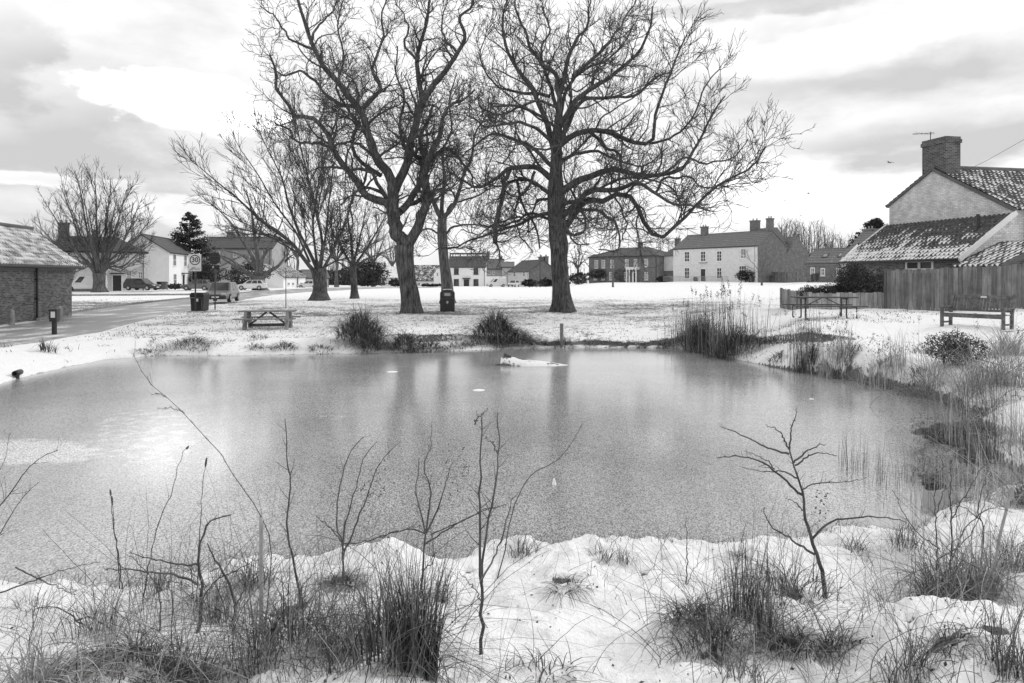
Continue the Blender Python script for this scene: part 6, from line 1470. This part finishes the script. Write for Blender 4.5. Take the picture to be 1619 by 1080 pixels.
# tangles of thin curved stems
def tangle(label, px, py, wpx, hpx, n, seed, mat=GRASSM, rr=.0016, updir=.5):
    rng = np.random.RandomState(seed); x, Y, z = G(px, py); p = F / Y; W, H = wpx / p, hpx / p; S = 9
    P0 = np.stack([rng.randn(n) * W * .3, rng.randn(n) * W * .22, np.zeros(n)], -1); P0[:, 2] = height(P0[:, 0] + x, P0[:, 1] + Y) - z - .01; P0[:, 2] = np.maximum(P0[:, 2], WATER - z - .02)
    th = rng.rand(n) * 6.28; el = rng.uniform(.15, 1.45, n); D = np.stack([np.cos(th) * np.cos(el), np.sin(th) * np.cos(el), np.sin(el)], -1); L = H * rng.uniform(.5, 1.5, n); bend = rng.uniform(-.02, -.28, n)
    PT = np.empty((n, S, 3)); PT[:, 0] = P0
    for s_ in range(1, S):
        D = norm(D + rng.randn(n, 3) * .10 + UP * bend[:, None]); PT[:, s_] = PT[:, s_ - 1] + D * (L / (S - 1))[:, None]
    RD = rr * rng.uniform(.6, 1.6, n)[:, None] * (1 - .6 * np.linspace(0, 1, S))[None]
    V, Fc = tubes(PT, RD, 3); o = mesh_np('dead_stems', V, Fc, mat, None, False, {'tone': np.repeat(rng.rand(n) ** 1.3, S * 3)}); o.location = (x, Y, z)
    tag(o, label, 'dead stems', None, 'stuff')
for i, (px, py, w_, h_, n_, mt, rr_) in enumerate([(560, 1040, 300, 190, 420, GRASSM, .0016), (420, 1010, 260, 190, 380, GRASSM, .0016), (300, 960, 240, 150, 280, GRASSD, .0016), (160, 1060, 300, 140, 300, GRASSP, .0017), (640, 960, 200, 130, 160, GRASSP, .0014), (1140, 1000, 200, 150, 260, GRASSD, .0014), (1230, 990, 180, 150, 200, GRASSM, .0014),
        (1520, 930, 240, 160, 320, GRASSM, .0015), (1480, 1050, 300, 140, 160, GRASSM, .0015), (820, 1050, 260, 90, 70, GRASSM, .0014), (900, 920, 220, 60, 50, GRASSM, .0014), (1590, 800, 120, 130, 200, GRASSP, .002), (1560, 640, 160, 70, 110, GRASSM, .003), (1500, 600, 180, 70, 130, GRASSP, .003), (50, 1000, 200, 120, 120, GRASSM, .0014), (1380, 960, 240, 90, 90, GRASSM, .0014)]):
    tangle(['tangled dead stems in the left foreground', 'thin dead stems crossing the near right bank'][px > 760], px, py, w_, h_, int(n_ * (.5 if py > 850 else .8)), 900 + i, mt, rr_)

# ------------------------------------------------------------------ furniture on the green
# left picnic table: heavy boards, A-shaped ends
x, Y, z = G(424, 520); t = thing('picnic_table', 'heavy wooden picnic table with board legs on the left of the green', 'picnic table', (x, Y, z), R(9))
L = 2.15
for i in range(5): MB().box(-L / 2, L / 2, -.38 + i * .153, -.38 + i * .153 + .143, .70, .745).build('top_board', TABLEW, t, bevel=.006)
for s_ in (-1, 1):
    for k in range(2):
        y0 = s_ * .74 - .145 + k * .15; MB().box(-L / 2 - .1, L / 2 + .1, y0, y0 + .14, .42, .465).build('seat_board', TABLEW, t, bevel=.006)
for e in (-1, 1):
    X0 = e * .80
    MB().box(X0 - .04, X0 + .04, -.84, .84, .30, .42).build('seat_bearer', LEGW, t, bevel=.005)
    MB().box(X0 - .04, X0 + .04, -.36, .36, .60, .70).build('top_bearer', LEGW, t, bevel=.005)
    for s_ in (-1, 1):
        MB().add([(X0 + dx + (.045 if e * 1 < 0 else -.045) * 0, y, zz) for dx in (-.055, .055) for (y, zz) in ((s_ * .80, -.1), (s_ * .42, -.1), (s_ * .12, .70), (s_ * .40, .70))],
                 [(0, 1, 2, 3), (7, 6, 5, 4), (0, 4, 5, 1), (1, 5, 6, 2), (2, 6, 7, 3), (3, 7, 4, 0)]).build('leg', LEGW, t, bevel=.006)
    MB().bar((0 + e * .06, 0, .68), (e * .74, 0, .16), .09, .07).build('brace', DARKW, t)
MB().box(-.76, .76, -.045, .045, .10, .22).build('stretcher', DARKW, t, bevel=.005)
# right picnic table: steel tube frame
x, Y, z = G(1302, 503); t = thing('picnic_table', 'picnic table with dark top on curved steel tube legs in front of the low fence', 'picnic table', (x, Y, z), R(-7))
L = 2.05
for i in range(3): MB().box(-L / 2, L / 2, -.37 + i * .25, -.37 + i * .25 + .24, .715, .755).build('top_board', DARKW, t, bevel=.005)
for s_ in (-1, 1): MB().box(-L / 2 - .15, L / 2 + .15, s_ * .72 - .14, s_ * .72 + .14, .43, .465).build('seat_board', DARKW, t, bevel=.005)
for e in (-1, 1):
    X0 = e * .68
    for s_ in (-1, 1):
        MB().tube([(X0, s_ * .26, .71), (X0, s_ * .26, .4), (X0, s_ * .26, .12), (X0, s_ * .29, .03), (X0, s_ * .38, .0), (X0, s_ * .5, .0)], [.026] * 6, 8).build('leg', STEEL, t, True)
        MB().tube([(X0 + e * .14, s_ * .30, .38), (X0 + e * .14, s_ * .6, .41), (X0 + e * .14, s_ * .78, .41), (X0 + e * .14, s_ * .82, .36), (X0 + e * .14, s_ * .82, .12), (X0 + e * .14, s_ * .80, .02), (X0 + e * .14, s_ * .72, -.01)], [.022] * 7, 8).build('seat_leg', STEEL, t, True)
    MB().tube([(X0, -.33, .69), (X0, .33, .69)], [.025] * 2, 8).tube([(X0, -.6, .38), (X0, .6, .38)], [.022] * 2, 8).build('cross_tube', STEEL, t, True)
    MB().bar((e * .08, 0, .70), (e * .66, 0, .40), .03, .03).build('brace', STEEL, t)
# bench
x, Y, z = G(1486, 516.5); th = R(-58); t = thing('bench', 'dark wooden park bench with slatted back, arms and small pale plaque', 'bench', (x, Y, z - .02), th)
L, D = 1.72, .62
for k in range(5): MB().box(0.04, L - .04, .02 + k * .11, .02 + k * .11 + .085, .42, .45).build('seat_slat', BENCHW, t, bevel=.005)
sn = MB()
for (a, b, c_) in ((.1, .9, 0), (1.0, 1.5, 0), (.3, 1.2, 2), (1.3, 1.8, 1)): sn.box(a, b, .03 + c_ * .11, .09 + c_ * .11, .45, .468)
sn.build('snow', SNOW, t, bevel=.008)
MB().box(.05, L - .05, .0, .045, .33, .42).build('front_rail', BENCHW, t, bevel=.004)
for e in (0, 1):
    X0 = .0 if e == 0 else L - .08
    MB().box(X0, X0 + .08, .0, .08, -.1, .62).build('leg', BENCHW, t, bevel=.008)
    MB().add([(X0 + dx, y, zz) for dx in (0, .08) for (y, zz) in ((.50, -.1), (.58, -.1), (.60, .45), (.78, 1.0), (.70, 1.02), (.51, .45))], [(0, 1, 2, 3, 4, 5), (11, 10, 9, 8, 7, 6)] + [(i, i + 6, (i + 1) % 6 + 6, (i + 1) % 6) for i in range(6)]).build('leg', BENCHW, t, bevel=.006)
    MB().add([(X0 - .01 + dx, y, zz) for dx in (0, .10) for (y, zz) in ((-.06, .62), (.1, .60), (.35, .59), (.6, .62), (.6, .66), (.35, .625), (.1, .64), (-.06, .67))], [tuple(range(8)), tuple(range(15, 7, -1))] + [(i, i + 8, (i + 1) % 8 + 8, (i + 1) % 8) for i in range(8)]).build('armrest', BENCHW, t, bevel=.006)
    MB().box(X0 + .02, X0 + .06, .08, .52, .14, .19).build('side_rail', BENCHW, t)
def bk(u, zz): return (.585 + (zz - .45) * .32 + u, zz)
for (za_, zb_, nm) in ((.88, .98, 'top_rail'), (.50, .57, 'lower_rail')):
    y0, y1 = bk(0, za_)[0], bk(0, zb_)[0]
    MB().add([(X, y, zz) for X in (.08, L - .08) for (y, zz) in ((y0 - .03, za_), (y0 + .03, za_), (y1 + .03, zb_), (y1 - .03, zb_))], [(0, 1, 2, 3), (7, 6, 5, 4), (0, 4, 5, 1), (1, 5, 6, 2), (2, 6, 7, 3), (3, 7, 4, 0)]).build(nm, BENCHW, t, bevel=.005)
for k in range(17):
    X0 = .13 + k * (L - .30) / 16; MB().bar((X0, bk(0, .56)[0], .56), (X0, bk(0, .89)[0], .89), .045, .018, (0, 1, 0)).build('back_slat', BENCHW, t)
y0 = bk(-.038, .93)[0]; MB().bar((L * .47, y0, .93), (L * .47 + .16, y0, .93), .012, .055).build('plaque', SIGNW, t)
MB().box(0, L, 0, .62, -.16, -.07)
slab = MB().box(-.15, L + .15, -.15, .85, -.12, .012).build('paving_slab', STONE); slab.location = t.location; slab.rotation_euler = t.rotation_euler; tag(slab, 'half hidden stone slab under the park bench', 'paving slab')

# litter bin beside the forked tree
def litter_bin(px, pyb, wpx, hpx, label, dome, rz, seed, lab=False):
    x, Y, z = G(px, pyb); p = F / Y; W, H = wpx / p, hpx / p; t = thing('litter_bin', label, 'litter bin', (x, Y, z - .03), rz)
    w2 = W / 2
    if dome:
        MB().box(-w2, w2, -w2 * .8, w2 * .8, 0, H * .60).build('body', BLACKPL, t, bevel=.05)
        MB().box(-w2 * 1.03, w2 * 1.03, -w2 * .83, w2 * .83, H * .60, H * .64).build('band', GREYPL, t, bevel=.02)
        hd = MB().prism([(-w2, H * .64), (w2, H * .64), (w2, H * .86), (w2 * .86, H * .93), (w2 * .5, H * .98), (0, H), (-w2 * .5, H * .98), (-w2 * .86, H * .93), (-w2, H * .86)], -w2 * .8, w2 * .8).build('hood', BLACKPL, t, bevel=.03)
        MB().box(-w2 * .52, w2 * .52, -w2 * .82, -w2 * .79, H * .70, H * .88).build('opening', GREYPL, hd, bevel=.01)
        MB().box(-w2 * .38, w2 * .38, -w2 * .835, -w2 * .81, H * .73, H * .84).build('notice', SIGNG, hd)
        MB().prism([(-w2 * .14, H * .42), (0, H * .36), (w2 * .14, H * .42), (w2 * .14, H * .50), (-w2 * .14, H * .50)], -w2 * .82, -w2 * .79).build('emblem', SIGNG, t)
        MB().box(-w2 * .6, w2 * .6, -w2 * .5, w2 * .5, H * .985, H * 1.02).build('snow', SNOW, t, bevel=.02)
    else:
        MB().prism([(-w2 * .82, 0), (w2 * .82, 0), (w2 * .95, H * .72), (-w2 * .95, H * .72)], -w2 * .7, w2 * .7).build('body', BLACKPL, t, bevel=.03)
        MB().prism([(-w2, H * .74), (w2, H * .74), (w2, H * .90), (w2 * .8, H), (-w2 * .8, H), (-w2, H * .90)], -w2 * .75, w2 * .75).build('hood', BLACKPL, t, bevel=.03)
        MB().box(-w2 * .1, w2 * .25, -w2 * .77, -w2 * .74, H * .52, H * .68).build('sticker', SIGNW, t)
        MB().box(w2 * .72, w2 * .80, -w2 * .775, -w2 * .74, H * .05, H * .70).build('edge_strip', GREYPL, t)
    return t
litter_bin(707.5, 492.5, 23, 35.5, 'black litter bin with domed hood and pale notice beside the forked tree', True, R(4), 1)
litter_bin(316, 491, 24, 29, 'black litter bin with small white sticker behind the speed sign pole', False, R(-8), 2)

# signs
def text_mesh(body, size, name, mat, parent, loc, rot=(R(90), 0, 0), ext=.004):
    cu = bpy.data.curves.new(name, 'FONT'); cu.body = body; cu.size = size; cu.extrude = ext; cu.offset = size * .018; cu.align_x = 'CENTER'; cu.align_y = 'CENTER'
    tmp = bpy.data.objects.new('tmp', cu); COL.objects.link(tmp); bpy.context.view_layer.update()
    me = bpy.data.meshes.new_from_object(tmp); bpy.data.objects.remove(tmp); me.materials.clear(); me.materials.append(mat)
    o = bpy.data.objects.new(name, me); COL.objects.link(o); o.parent = parent; o.location = loc; o.rotation_euler = rot
    return o
def ring(mb, cx, cz, r0, r1, y0, y1, n=40):
    vs = []
    for k in range(n):
        a = 2 * math.pi * k / n
        for r, y in ((r0, y0), (r1, y0), (r1, y1), (r0, y1)): vs.append((cx + r * math.cos(a), y, cz + r * math.sin(a)))
    fs = []
    for k in range(n):
        j = (k + 1) % n
        for q in range(4): fs.append((k * 4 + q, k * 4 + (q + 1) % 4, j * 4 + (q + 1) % 4, j * 4 + q))
    return mb.add(vs, fs)
x, Y, z = G(308.5, 492); p = F / Y; t = thing('speed_sign', 'rectangular white 30 speed limit sign on a dark pole beside the road', 'road sign', (x, Y, z), R(5))
H = 97 / p; MB().cyl((0, .05, -.2), (0, .05, H), .045, n=12).build('pole', STEEL, t)
W2 = 9.8 / p; zt, zb_ = 90 / p, 63 / p
pl = MB().box(-W2, W2, -.03, .0, zb_, zt).build('sign_plate', SIGNW, t, bevel=.01)
MB().box(W2 - .0, W2 + .03, -.04, .03, zb_ - .02, zt + .02).build('plate_edge', DARKP, t)
cz = zt - 9.2 / p; r1 = 8.0 / p
MB2 = ring(MB(), 0, cz, r1 * .84, r1, -.042, -.031).build('ring', DARKP, pl)
text_mesh('30', r1 * 1.32, 'numerals', DARKP, pl, (0, -.036, cz))
mk = MB(); 
for k in range(3): mk.bar((-W2 * .85 + k * .07, -.034, zb_ + .05), (-W2 * .30 + k * .07, -.034, zb_ + .05 + 5.5 / p), .006, .022, (1, 0, 0))
mk.build('stripes', GREYPL, pl)
mk = MB(); rr = random.Random(5)
for row in range(2):
    for k in range(6): mk.box(-.02 + k * .055, -.02 + k * .055 + rr.uniform(.02, .04), -.036, -.031, zb_ + .06 + row * .09, zb_ + .06 + row * .09 + rr.uniform(.03, .06))
mk.build('lettering', GREYPL, pl)
x, Y, z = G(340, 490); p = F / Y; t = thing('road_sign', 'round dark sign seen from behind with a small plate on a thin pole', 'road sign', (x, Y, z), R(-5))
MB().cyl((0, 0, -.2), (0, 0, 94 / p), .04, n=12).build('pole', STEEL, t)
MB().cyl((-.0, .04, 66 / p), (0, .04, 33 / p), .055, n=10).build('sleeve', GREYPL, t)
MB().cyl((0, -.05, 81.5 / p), (0, -.02, 81.5 / p), 9.6 / p, n=36).build('disc', DARKP, t, bevel=.005)
ck = MB().box(-.35, .35, -.08, -.05, 78 / p, 79 / p).box(-.35, .35, -.08, -.05, 84 / p, 85 / p).build('clips', STEEL, t)
MB().box(-7.2 / p, 7.2 / p, -.05, -.02, 64.5 / p, 70.5 / p).build('plate', DARKP, t, bevel=.005)
MB().box(-3.6 / p, -1.2 / p, -.06, -.05, 66 / p, 69 / p).build('label', SIGNG, t)
# waste box on a post by the road
x, Y, z = G(86, 530); p = F / Y; t = thing('waste_box', 'black waste box with white notice on a short post by the road', 'dog waste bin', (x, Y, z), R(10))
MB().cyl((0, 0, -.2), (0, 0, 24 / p), 3.6 / p, n=12).build('post', BLACKPL, t)
MB().box(-5.5 / p, 5.5 / p, -.13, .13, 22 / p, 42 / p).build('box', BLACKPL, t, bevel=.02)
MB().box(-6.2 / p, 6.2 / p, -.16, .14, 38 / p, 40.5 / p).build('lid', BLACKPL, t, bevel=.01)
MB().box(-2.6 / p, 3.4 / p, -.145, -.131, 28 / p, 37.5 / p).build('notice', SIGNW, t)
# bollards
for (px, pyb, h_, lab) in ((18.5, 514, 25, 'weathered stone bollard before the brick wall, nearer the picture edge'), (95, 510, 26, 'weathered stone bollard by the far end of the brick outbuilding')):
    x, Y, z = G(px, pyb); p = F / Y; t = thing('bollard', lab, 'bollard', (x, Y, z), .2, 'stone bollards in front of the brick outbuilding')
    r_ = 4.0 / p; MB().lathe([(r_ * 1.05, -.1), (r_, .1), (r_ * .95, h_ / p * .8), (r_ * .8, h_ / p * .92), (r_ * .4, h_ / p * .99), (.01, h_ / p)], (0, 0, 0), 14).build('bollard_post', STONE, t, True)
# thin stake, plank, pipe
def lone(name, label, cat, px, pyb, build):
    x, Y, z = G(px, pyb); o = build(F / Y); o.location = (x, Y, z); return tag(o, label, cat)
lone('marker_post', 'thin dark marker post standing alone on the green by the leaning tree', 'post', 452, 487, lambda p: MB().cyl((0, 0, -.2), (0, 0, 62 / p), .03, .022, 8).build('marker_post', DARKW))
lone('stake', 'short grey wooden stake on the far pond bank before the straight trunk', 'stake', 888, 548, lambda p: MB().box(-.06, .06, -.04, .04, -.3, 36 / p).build('stake', FENCEL, bevel=.01))
x, Y, z = G(26, 597); t = thing('drain_pipe', 'dark round pipe end on the left pond bank', 'pipe', (x, Y, z), .3)
p = F / Y; ring(MB(), 0, 9 / p, 3.0 / p, 4.6 / p, -.1, .25, 20).build('pipe_rim', DARKP, t, True); MB().cyl((0, .02, 9 / p), (0, .3, 9 / p), 3.1 / p, n=20).build('pipe_core', BLACKPL, t); MB().cyl((0, .05, -.3), (0, .05, 5 / p), .05, n=8).build('pipe_stand', DARKW, t)
# snow covered wreck of a small boat frozen into the ice
def raft():
    x0, y0 = w_on_water(845, 577); p = F / y0; t = thing('sunken_boat', 'small snow-covered boat hull frozen into the ice with dark raised end', 'boat', (x0, y0, WATER), R(-4))
    nu, nv = 44, 18; Lh = 53 / p; Wd = .36; V = []; Vs = []
    for i in range(nu):
        u = i / (nu - 1); xx = -Lh + 2 * Lh * u; ww = Wd * (math.sin(math.pi * min(1, .12 + .88 * u) ** .8) ** .7 + .04); hh = (.26 * (1 - u) ** .9 + .05) * (1 if u > .04 else .8)
        for j in range(nv):
            v = j / (nv - 1); yy = ww * (2 * v - 1); zz = hh * math.sin(math.pi * v) ** .7 - .05
            V.append((xx, yy, zz + .03 * float(vnoise(np.array(xx * 4), np.array(yy * 6), 91))))
    V = np.array(V); idx = np.arange(nu * nv).reshape(nu, nv); Fc = np.stack([idx[:-1, :-1], idx[1:, :-1], idx[1:, 1:], idx[:-1, 1:]], -1).reshape(-1, 4)
    thin = np.clip(.25 + 1.3 * vnoise(V[:, 0] * 3.1, V[:, 1] * 5, 92) + .35 * np.exp(-((V[:, 0] + .25) / .35) ** 2), 0, 1)
    bare_ = np.clip(1.2 * np.exp(-((V[:, 0] + .35) / .22) ** 2 - ((V[:, 1] + .02) / .10) ** 2) + .9 * np.exp(-((V[:, 0] - .55) / .22) ** 2 - ((V[:, 1] + .05) / .05) ** 2), 0, 1)
    mesh_np('hull', V, Fc, SNOWG, t, True, {'thin': thin, 'bare': bare_})
    MB().add([(-Lh - .02, -.12, -.05), (-Lh + .34, -.14, -.05), (-Lh + .34, .14, -.05), (-Lh - .02, .12, -.05), (-Lh + .10, -.06, .34), (-Lh + .30, -.09, .26), (-Lh + .28, .09, .26), (-Lh + .10, .06, .34)], [(0, 3, 2, 1), (4, 5, 6, 7), (0, 1, 5, 4), (1, 2, 6, 5), (2, 3, 7, 6), (3, 0, 4, 7)]).build('raised_end', DARKW, t, bevel=.03)
    MB().tube([(-Lh - .18, -.1, .0), (-Lh + .1, -.2, .03), (-Lh + .4, -.22, .02)], [.01, .02, .015], 6).build('rope', DARKW, t)
raft()
# small snow clods on the ice
rng = np.random.RandomState(12)
for i, (px, py, r_, lab) in enumerate([(757, 617, 10, 'flat oval patch of snow on the ice in mid pond'), (876, 766, 4, 'small snow lump on the ice below the straight trunk reflection'), (1283, 631, 4, 'small snow lump on the ice at the right'), (620, 588, 9, 'thin dark and white streak on the ice left of the boat')]):
    x0, y0 = w_on_water(px, py); p = F / y0; V = []; n = 18; r0 = r_ / p
    mb = MB().lathe([(r0 * 1.0, -.004), (r0 * .85, .003), (r0 * .5, .006 if i != 1 else .05), (.01, .008 if i != 1 else .07)], (0, 0, 0), n); o = mb.build('snow_patch', SNOW, None, True); o.location = (x0, y0, WATER + .003); tag(o, lab, 'snow patch')

# ------------------------------------------------------------------ vehicles
def car(label, px, pyb, Y, rz, L=4.1, W=1.74, H=1.48, paint=None, kind='hatch', cat='car', name='parked_car', snow=0.0, z=None):
    paint = paint or CARD; x = XY(px, Y)[0]; zz = CAMZ - (pyb - HOR) / F * Y if z is None else z
    t = thing(name, label, cat, (x, Y, zz), rz); l = L / 2; w = W / 2; g = .2
    if kind == 'van':
        st = [(-l, .35, 1.0, .94), (-l + .05, .3, 1.0, 1), (l - 1.0, .25, 1.0, 1), (l - .35, .25, .92, .97), (l, .32, .72, .86)]
        cab = [(-l + .03, H * .99, .0), (l - 1.75, H, 0), (l - 1.65, H * .99, 0)]; xb0, xb1, xt0, xt1, zt = -l + .02, l - .75, -l + .08, l - 1.65, H; zbelt = 1.0
    elif kind == 'estate':
        xb0, xb1, xt0, xt1, zt = -l + .03, l - 1.05, -l + .35, l - 1.85, H; zbelt = .86
        st = [(-l, .35, zbelt, .9), (-l + .1, .25, zbelt, 1), (l - 1.2, .22, zbelt + .02, 1), (l - .35, .24, .74, .95), (l, .34, .58, .8)]
    else:
        xb0, xb1, xt0, xt1, zt = -l + .05, l - .95, -l + .55, l - 1.75, H; zbelt = .86
        st = [(-l, .35, zbelt - .02, .88), (-l + .15, .25, zbelt, 1), (l - 1.05, .22, zbelt + .02, 1), (l - .35, .24, .76, .95), (l, .34, .58, .8)]
    mb = MB(); rings = []
    for (X, zb_, zt_, k) in st:
        ww = w * k; rings.append([(X, -ww * .9, zb_), (X, -ww, zb_ + .14), (X, -ww * 1.0, zt_ - .16), (X, -ww * .93, zt_), (X, ww * .93, zt_), (X, ww * 1.0, zt_ - .16), (X, ww, zb_ + .14), (X, ww * .9, zb_)])
    n = len(rings); vs = [v for r_ in rings for v in r_]; fs = [tuple(range(8))[::-1], tuple(range((n - 1) * 8, n * 8))]
    for i in range(n - 1): fs += [(i * 8 + j, i * 8 + (j + 1) % 8, (i + 1) * 8 + (j + 1) % 8, (i + 1) * 8 + j) for j in range(8)]
    mb.add(vs, fs)
    wb, wt = w * .92, w * (.72 if kind != 'van' else .86)
    C8 = [(xb0, -wb, zbelt - .03), (xb1, -wb, zbelt - .03), (xb1, wb, zbelt - .03), (xb0, wb, zbelt - .03), (xt0, -wt, zt), (xt1, -wt, zt), (xt1, wt, zt), (xt0, wt, zt)]
    mb.add(C8, [(0, 3, 2, 1), (4, 5, 6, 7), (0, 1, 5, 4), (1, 2, 6, 5), (2, 3, 7, 6), (3, 0, 4, 7)])
    mb.build('body', paint, t, bevel=.05)
    C8 = [np.array(c) for c in C8]
    def pane(q, a0, a1, b0, b1, nm, mt=GLASS, out=.012):
        q = [C8[i] for i in q]; f = lambda a, b: (q[0] * (1 - a) + q[1] * a) * (1 - b) + (q[3] * (1 - a) + q[2] * a) * b
        nn = np.cross(q[1] - q[0], q[3] - q[0]); nn /= np.linalg.norm(nn); c = sum(q) / 4; 
        if np.dot(nn, c - np.array([0, 0, .9])) < 0: nn = -nn
        pts = [f(a0, b0), f(a1, b0), f(a1, b1), f(a0, b1)]; MB().add([p_ + nn * out for p_ in pts] + [p_ - nn * .02 for p_ in pts], [(0, 1, 2, 3), (7, 6, 5, 4), (0, 4, 5, 1), (1, 5, 6, 2), (2, 6, 7, 3), (3, 7, 4, 0)]).build(nm, mt, t)
    pane((1, 2, 6, 5), .07, .93, .12, .93, 'windscreen'); 
    if kind != 'van': pane((0, 3, 7, 4), .1, .9, .25, .9, 'rear_window')
    for q in ((0, 1, 5, 4), (3, 2, 6, 7)):
        if kind == 'van': pane(q, .70, .90, .12, .85, 'side_window')
        else:
            pane(q, .08, .30, .16, .88, 'side_window'); pane(q, .34, .62, .16, .88, 'side_window'); pane(q, .66, .92, .14, .88, 'side_window')
    for ax in (-l + .78, l - .82):
        for s_ in (-1, 1):
            wl = MB().cyl((ax, s_ * (w - .2), .32), (ax, s_ * (w + .015), .32), .32, n=20).build('wheel', RUBBER, t, bevel=.02)
            MB().cyl((ax, s_ * (w + .0), .32), (ax, s_ * (w + .03), .32), .19, n=14).build('rim', RIM, wl)
    for s_ in (-1, 1):
        MB().box(l - .22, l - .02 + .01, s_ * w * .62 - .16, s_ * w * .62 + .16, .56, .70).build('headlamp', LAMPG, t, bevel=.03)
        MB().box(xb1 - .55, xb1 - .4, s_ * w * 1.02 - .02 + s_ * .08, s_ * w * 1.02 + .02 + s_ * .08, zbelt, zbelt + .13).build('mirror', paint, t, bevel=.02)
        MB().box(-l - .01, -l + .12, s_ * w * .72 - .1, s_ * w * .72 + .1, .62, .80).build('tail_lamp', GREYPL, t, bevel=.02)
    MB().box(l - .1, l + .035, -w * .82, w * .82, .24, .50).build('bumper', BLACKPL if paint is not CARW else GREYPL, t, bevel=.03)
    MB().box(l + .035, l + .045, -.26, .26, .36, .46).build('number_plate', SIGNW, t)
    MB().box(l - .16, l - .0, -w * .4, w * .4, .52, .60).build('grille', DARKP, t)
    if snow: MB().box(xt0 + .08, xt1 - .08, -wt * .85, wt * .85, zt - .01, zt + .04).build('snow', SNOW, t, bevel=.02)
    return t
car('dark grey hatchback parked on the road facing the camera behind the two signs', 351, 477, 53.5, R(-80), 4.2, 1.8, 1.5, CARM)
car('dark estate car parked side on in front of the pale house', 225, 459, 88, R(-8), 4.2, 1.75, 1.5, CARD, 'estate')
car('grey hatchback parked by the white gabled house behind the speed sign', 311, 459, 95, R(190), 3.9, 1.7, 1.45, CARM)
car('white van with dark windscreen parked left of the round crowned tree', 136, 460, 89.8, R(196), 4.6, 1.9, 2.0, CARW, 'van', 'van', 'parked_van')
car('pale car half hidden behind the low spreading tree trunk', 398, 458.5, 97, R(185), 4.0, 1.7, 1.4, CARW)
car('small far pale car parked before the cottage row', 488, 456, 128, R(180), 4.0, 1.7, 1.4, CARW)
car('far white van parked right of the white detached house', 785, 453.5, 158, R(192), 4.4, 1.9, 1.9, CARW, 'van', 'van', 'parked_van')
car('far white car parked in front of the pale brick gabled house', 812, 453.5, 156, R(250), 4.0, 1.7, 1.45, CARW)
def wheelie(label, px, pyb, Y, mat=None, h=1.05, rz=.1):
    x = XY(px, Y)[0]; z = CAMZ - (pyb - HOR) / F * Y; t = thing('wheelie_bin', label, 'wheelie bin', (x, Y, z), rz)
    mb = MB(); mb.add([(-.23, -.28, .08), (.23, -.28, .08), (.23, .28, .08), (-.23, .28, .08), (-.29, -.36, h - .1), (.29, -.36, h - .1), (.29, .36, h - .1), (-.29, .36, h - .1)], [(0, 3, 2, 1), (4, 5, 6, 7), (0, 1, 5, 4), (1, 2, 6, 5), (2, 3, 7, 6), (3, 0, 4, 7)]).build('body', mat or BLACKPL, t)
    MB().prismx([(-.38, h - .1), (.4, h - .1), (.4, h - .02), (-.38, h + .02)], -.31, .31).build('lid', mat or BLACKPL, t)
    for s_ in (-1, 1): MB().cyl((s_ * .22, .3, .1), (s_ * .28, .3, .1), .1, n=10).build('wheel', RUBBER, t)
for px, pyb, Y, mat, lab in [(253, 458, 92, BLACKPL, 'left dark wheelie bin against the white gable'), (260, 458, 92, GREYPL, 'right dark wheelie bin against the white gable'), (1217, 446.5, 112, BLACKPL, 'dark wheelie bin at the brick gable of the cream house'), (1189, 446.5, 114, BLACKPL, 'dark wheelie bin by the bay window corner'), (1283, 446, 98, GREYPL, 'grey wheelie bin at the skylight cottage'), (1290, 444.5, 97, BLACKPL, 'black wheelie bin at the skylight cottage')]:
    wheelie(lab, px, pyb, Y, mat)
# gulls
def gull(px, py, Y, span, rz, label):
    o = np.array(P(px, py, Y)); mb = MB(); s_ = span / 2; n = 9
    vs = []
    for i in range(n):
        u = -1 + 2 * i / (n - 1); zz = .18 * s_ * (math.cos(u * math.pi) * .5 + .5) * 0 + s_ * (.30 * abs(u) ** .7 - .35 * max(0, abs(u) - .5)); c_ = .16 * span * (1 - abs(u) ** 1.5) + .02; sw = -.25 * s_ * abs(u) ** 2
        vs += [(u * s_, sw + c_ / 2, zz), (u * s_, sw, zz + .03 * span), (u * s_, sw - c_ / 2, zz), (u * s_, sw, zz - .01 * span)]
    fs = [(0, 1, 2, 3), ((n - 1) * 4 + 3, (n - 1) * 4 + 2, (n - 1) * 4 + 1, (n - 1) * 4)] + [(i * 4 + j, i * 4 + (j + 1) % 4, i * 4 + 4 + (j + 1) % 4, i * 4 + 4 + j) for i in range(n - 1) for j in range(4)]
    mb.add(vs, fs); mb.tube([(0, .26 * span, .0), (0, .18 * span, .01), (0, .05 * span, 0), (0, -.12 * span, -.01), (0, -.24 * span, 0)], [.006 * span, .035 * span, .06 * span, .045 * span, .03 * span], 8)
    b = mb.build('gull', GREYPL, None, True); b.location = o; b.rotation_euler = (R(12), R(8), rz); tag(b, label, 'bird', 'gulls in the sky')
gull(1406, 257, 70, 1.0, .4, 'gull with spread wings left of the tall brick chimney'); gull(1278, 306, 110, 1.0, 1.2, 'gull flying higher of the pair above the bare wood'); gull(1241, 317, 110, .9, -.5, 'gull flying lower of the pair above the bare wood'); gull(1266, 341, 130, .8, .2, 'smallest gull just above the bare wood')
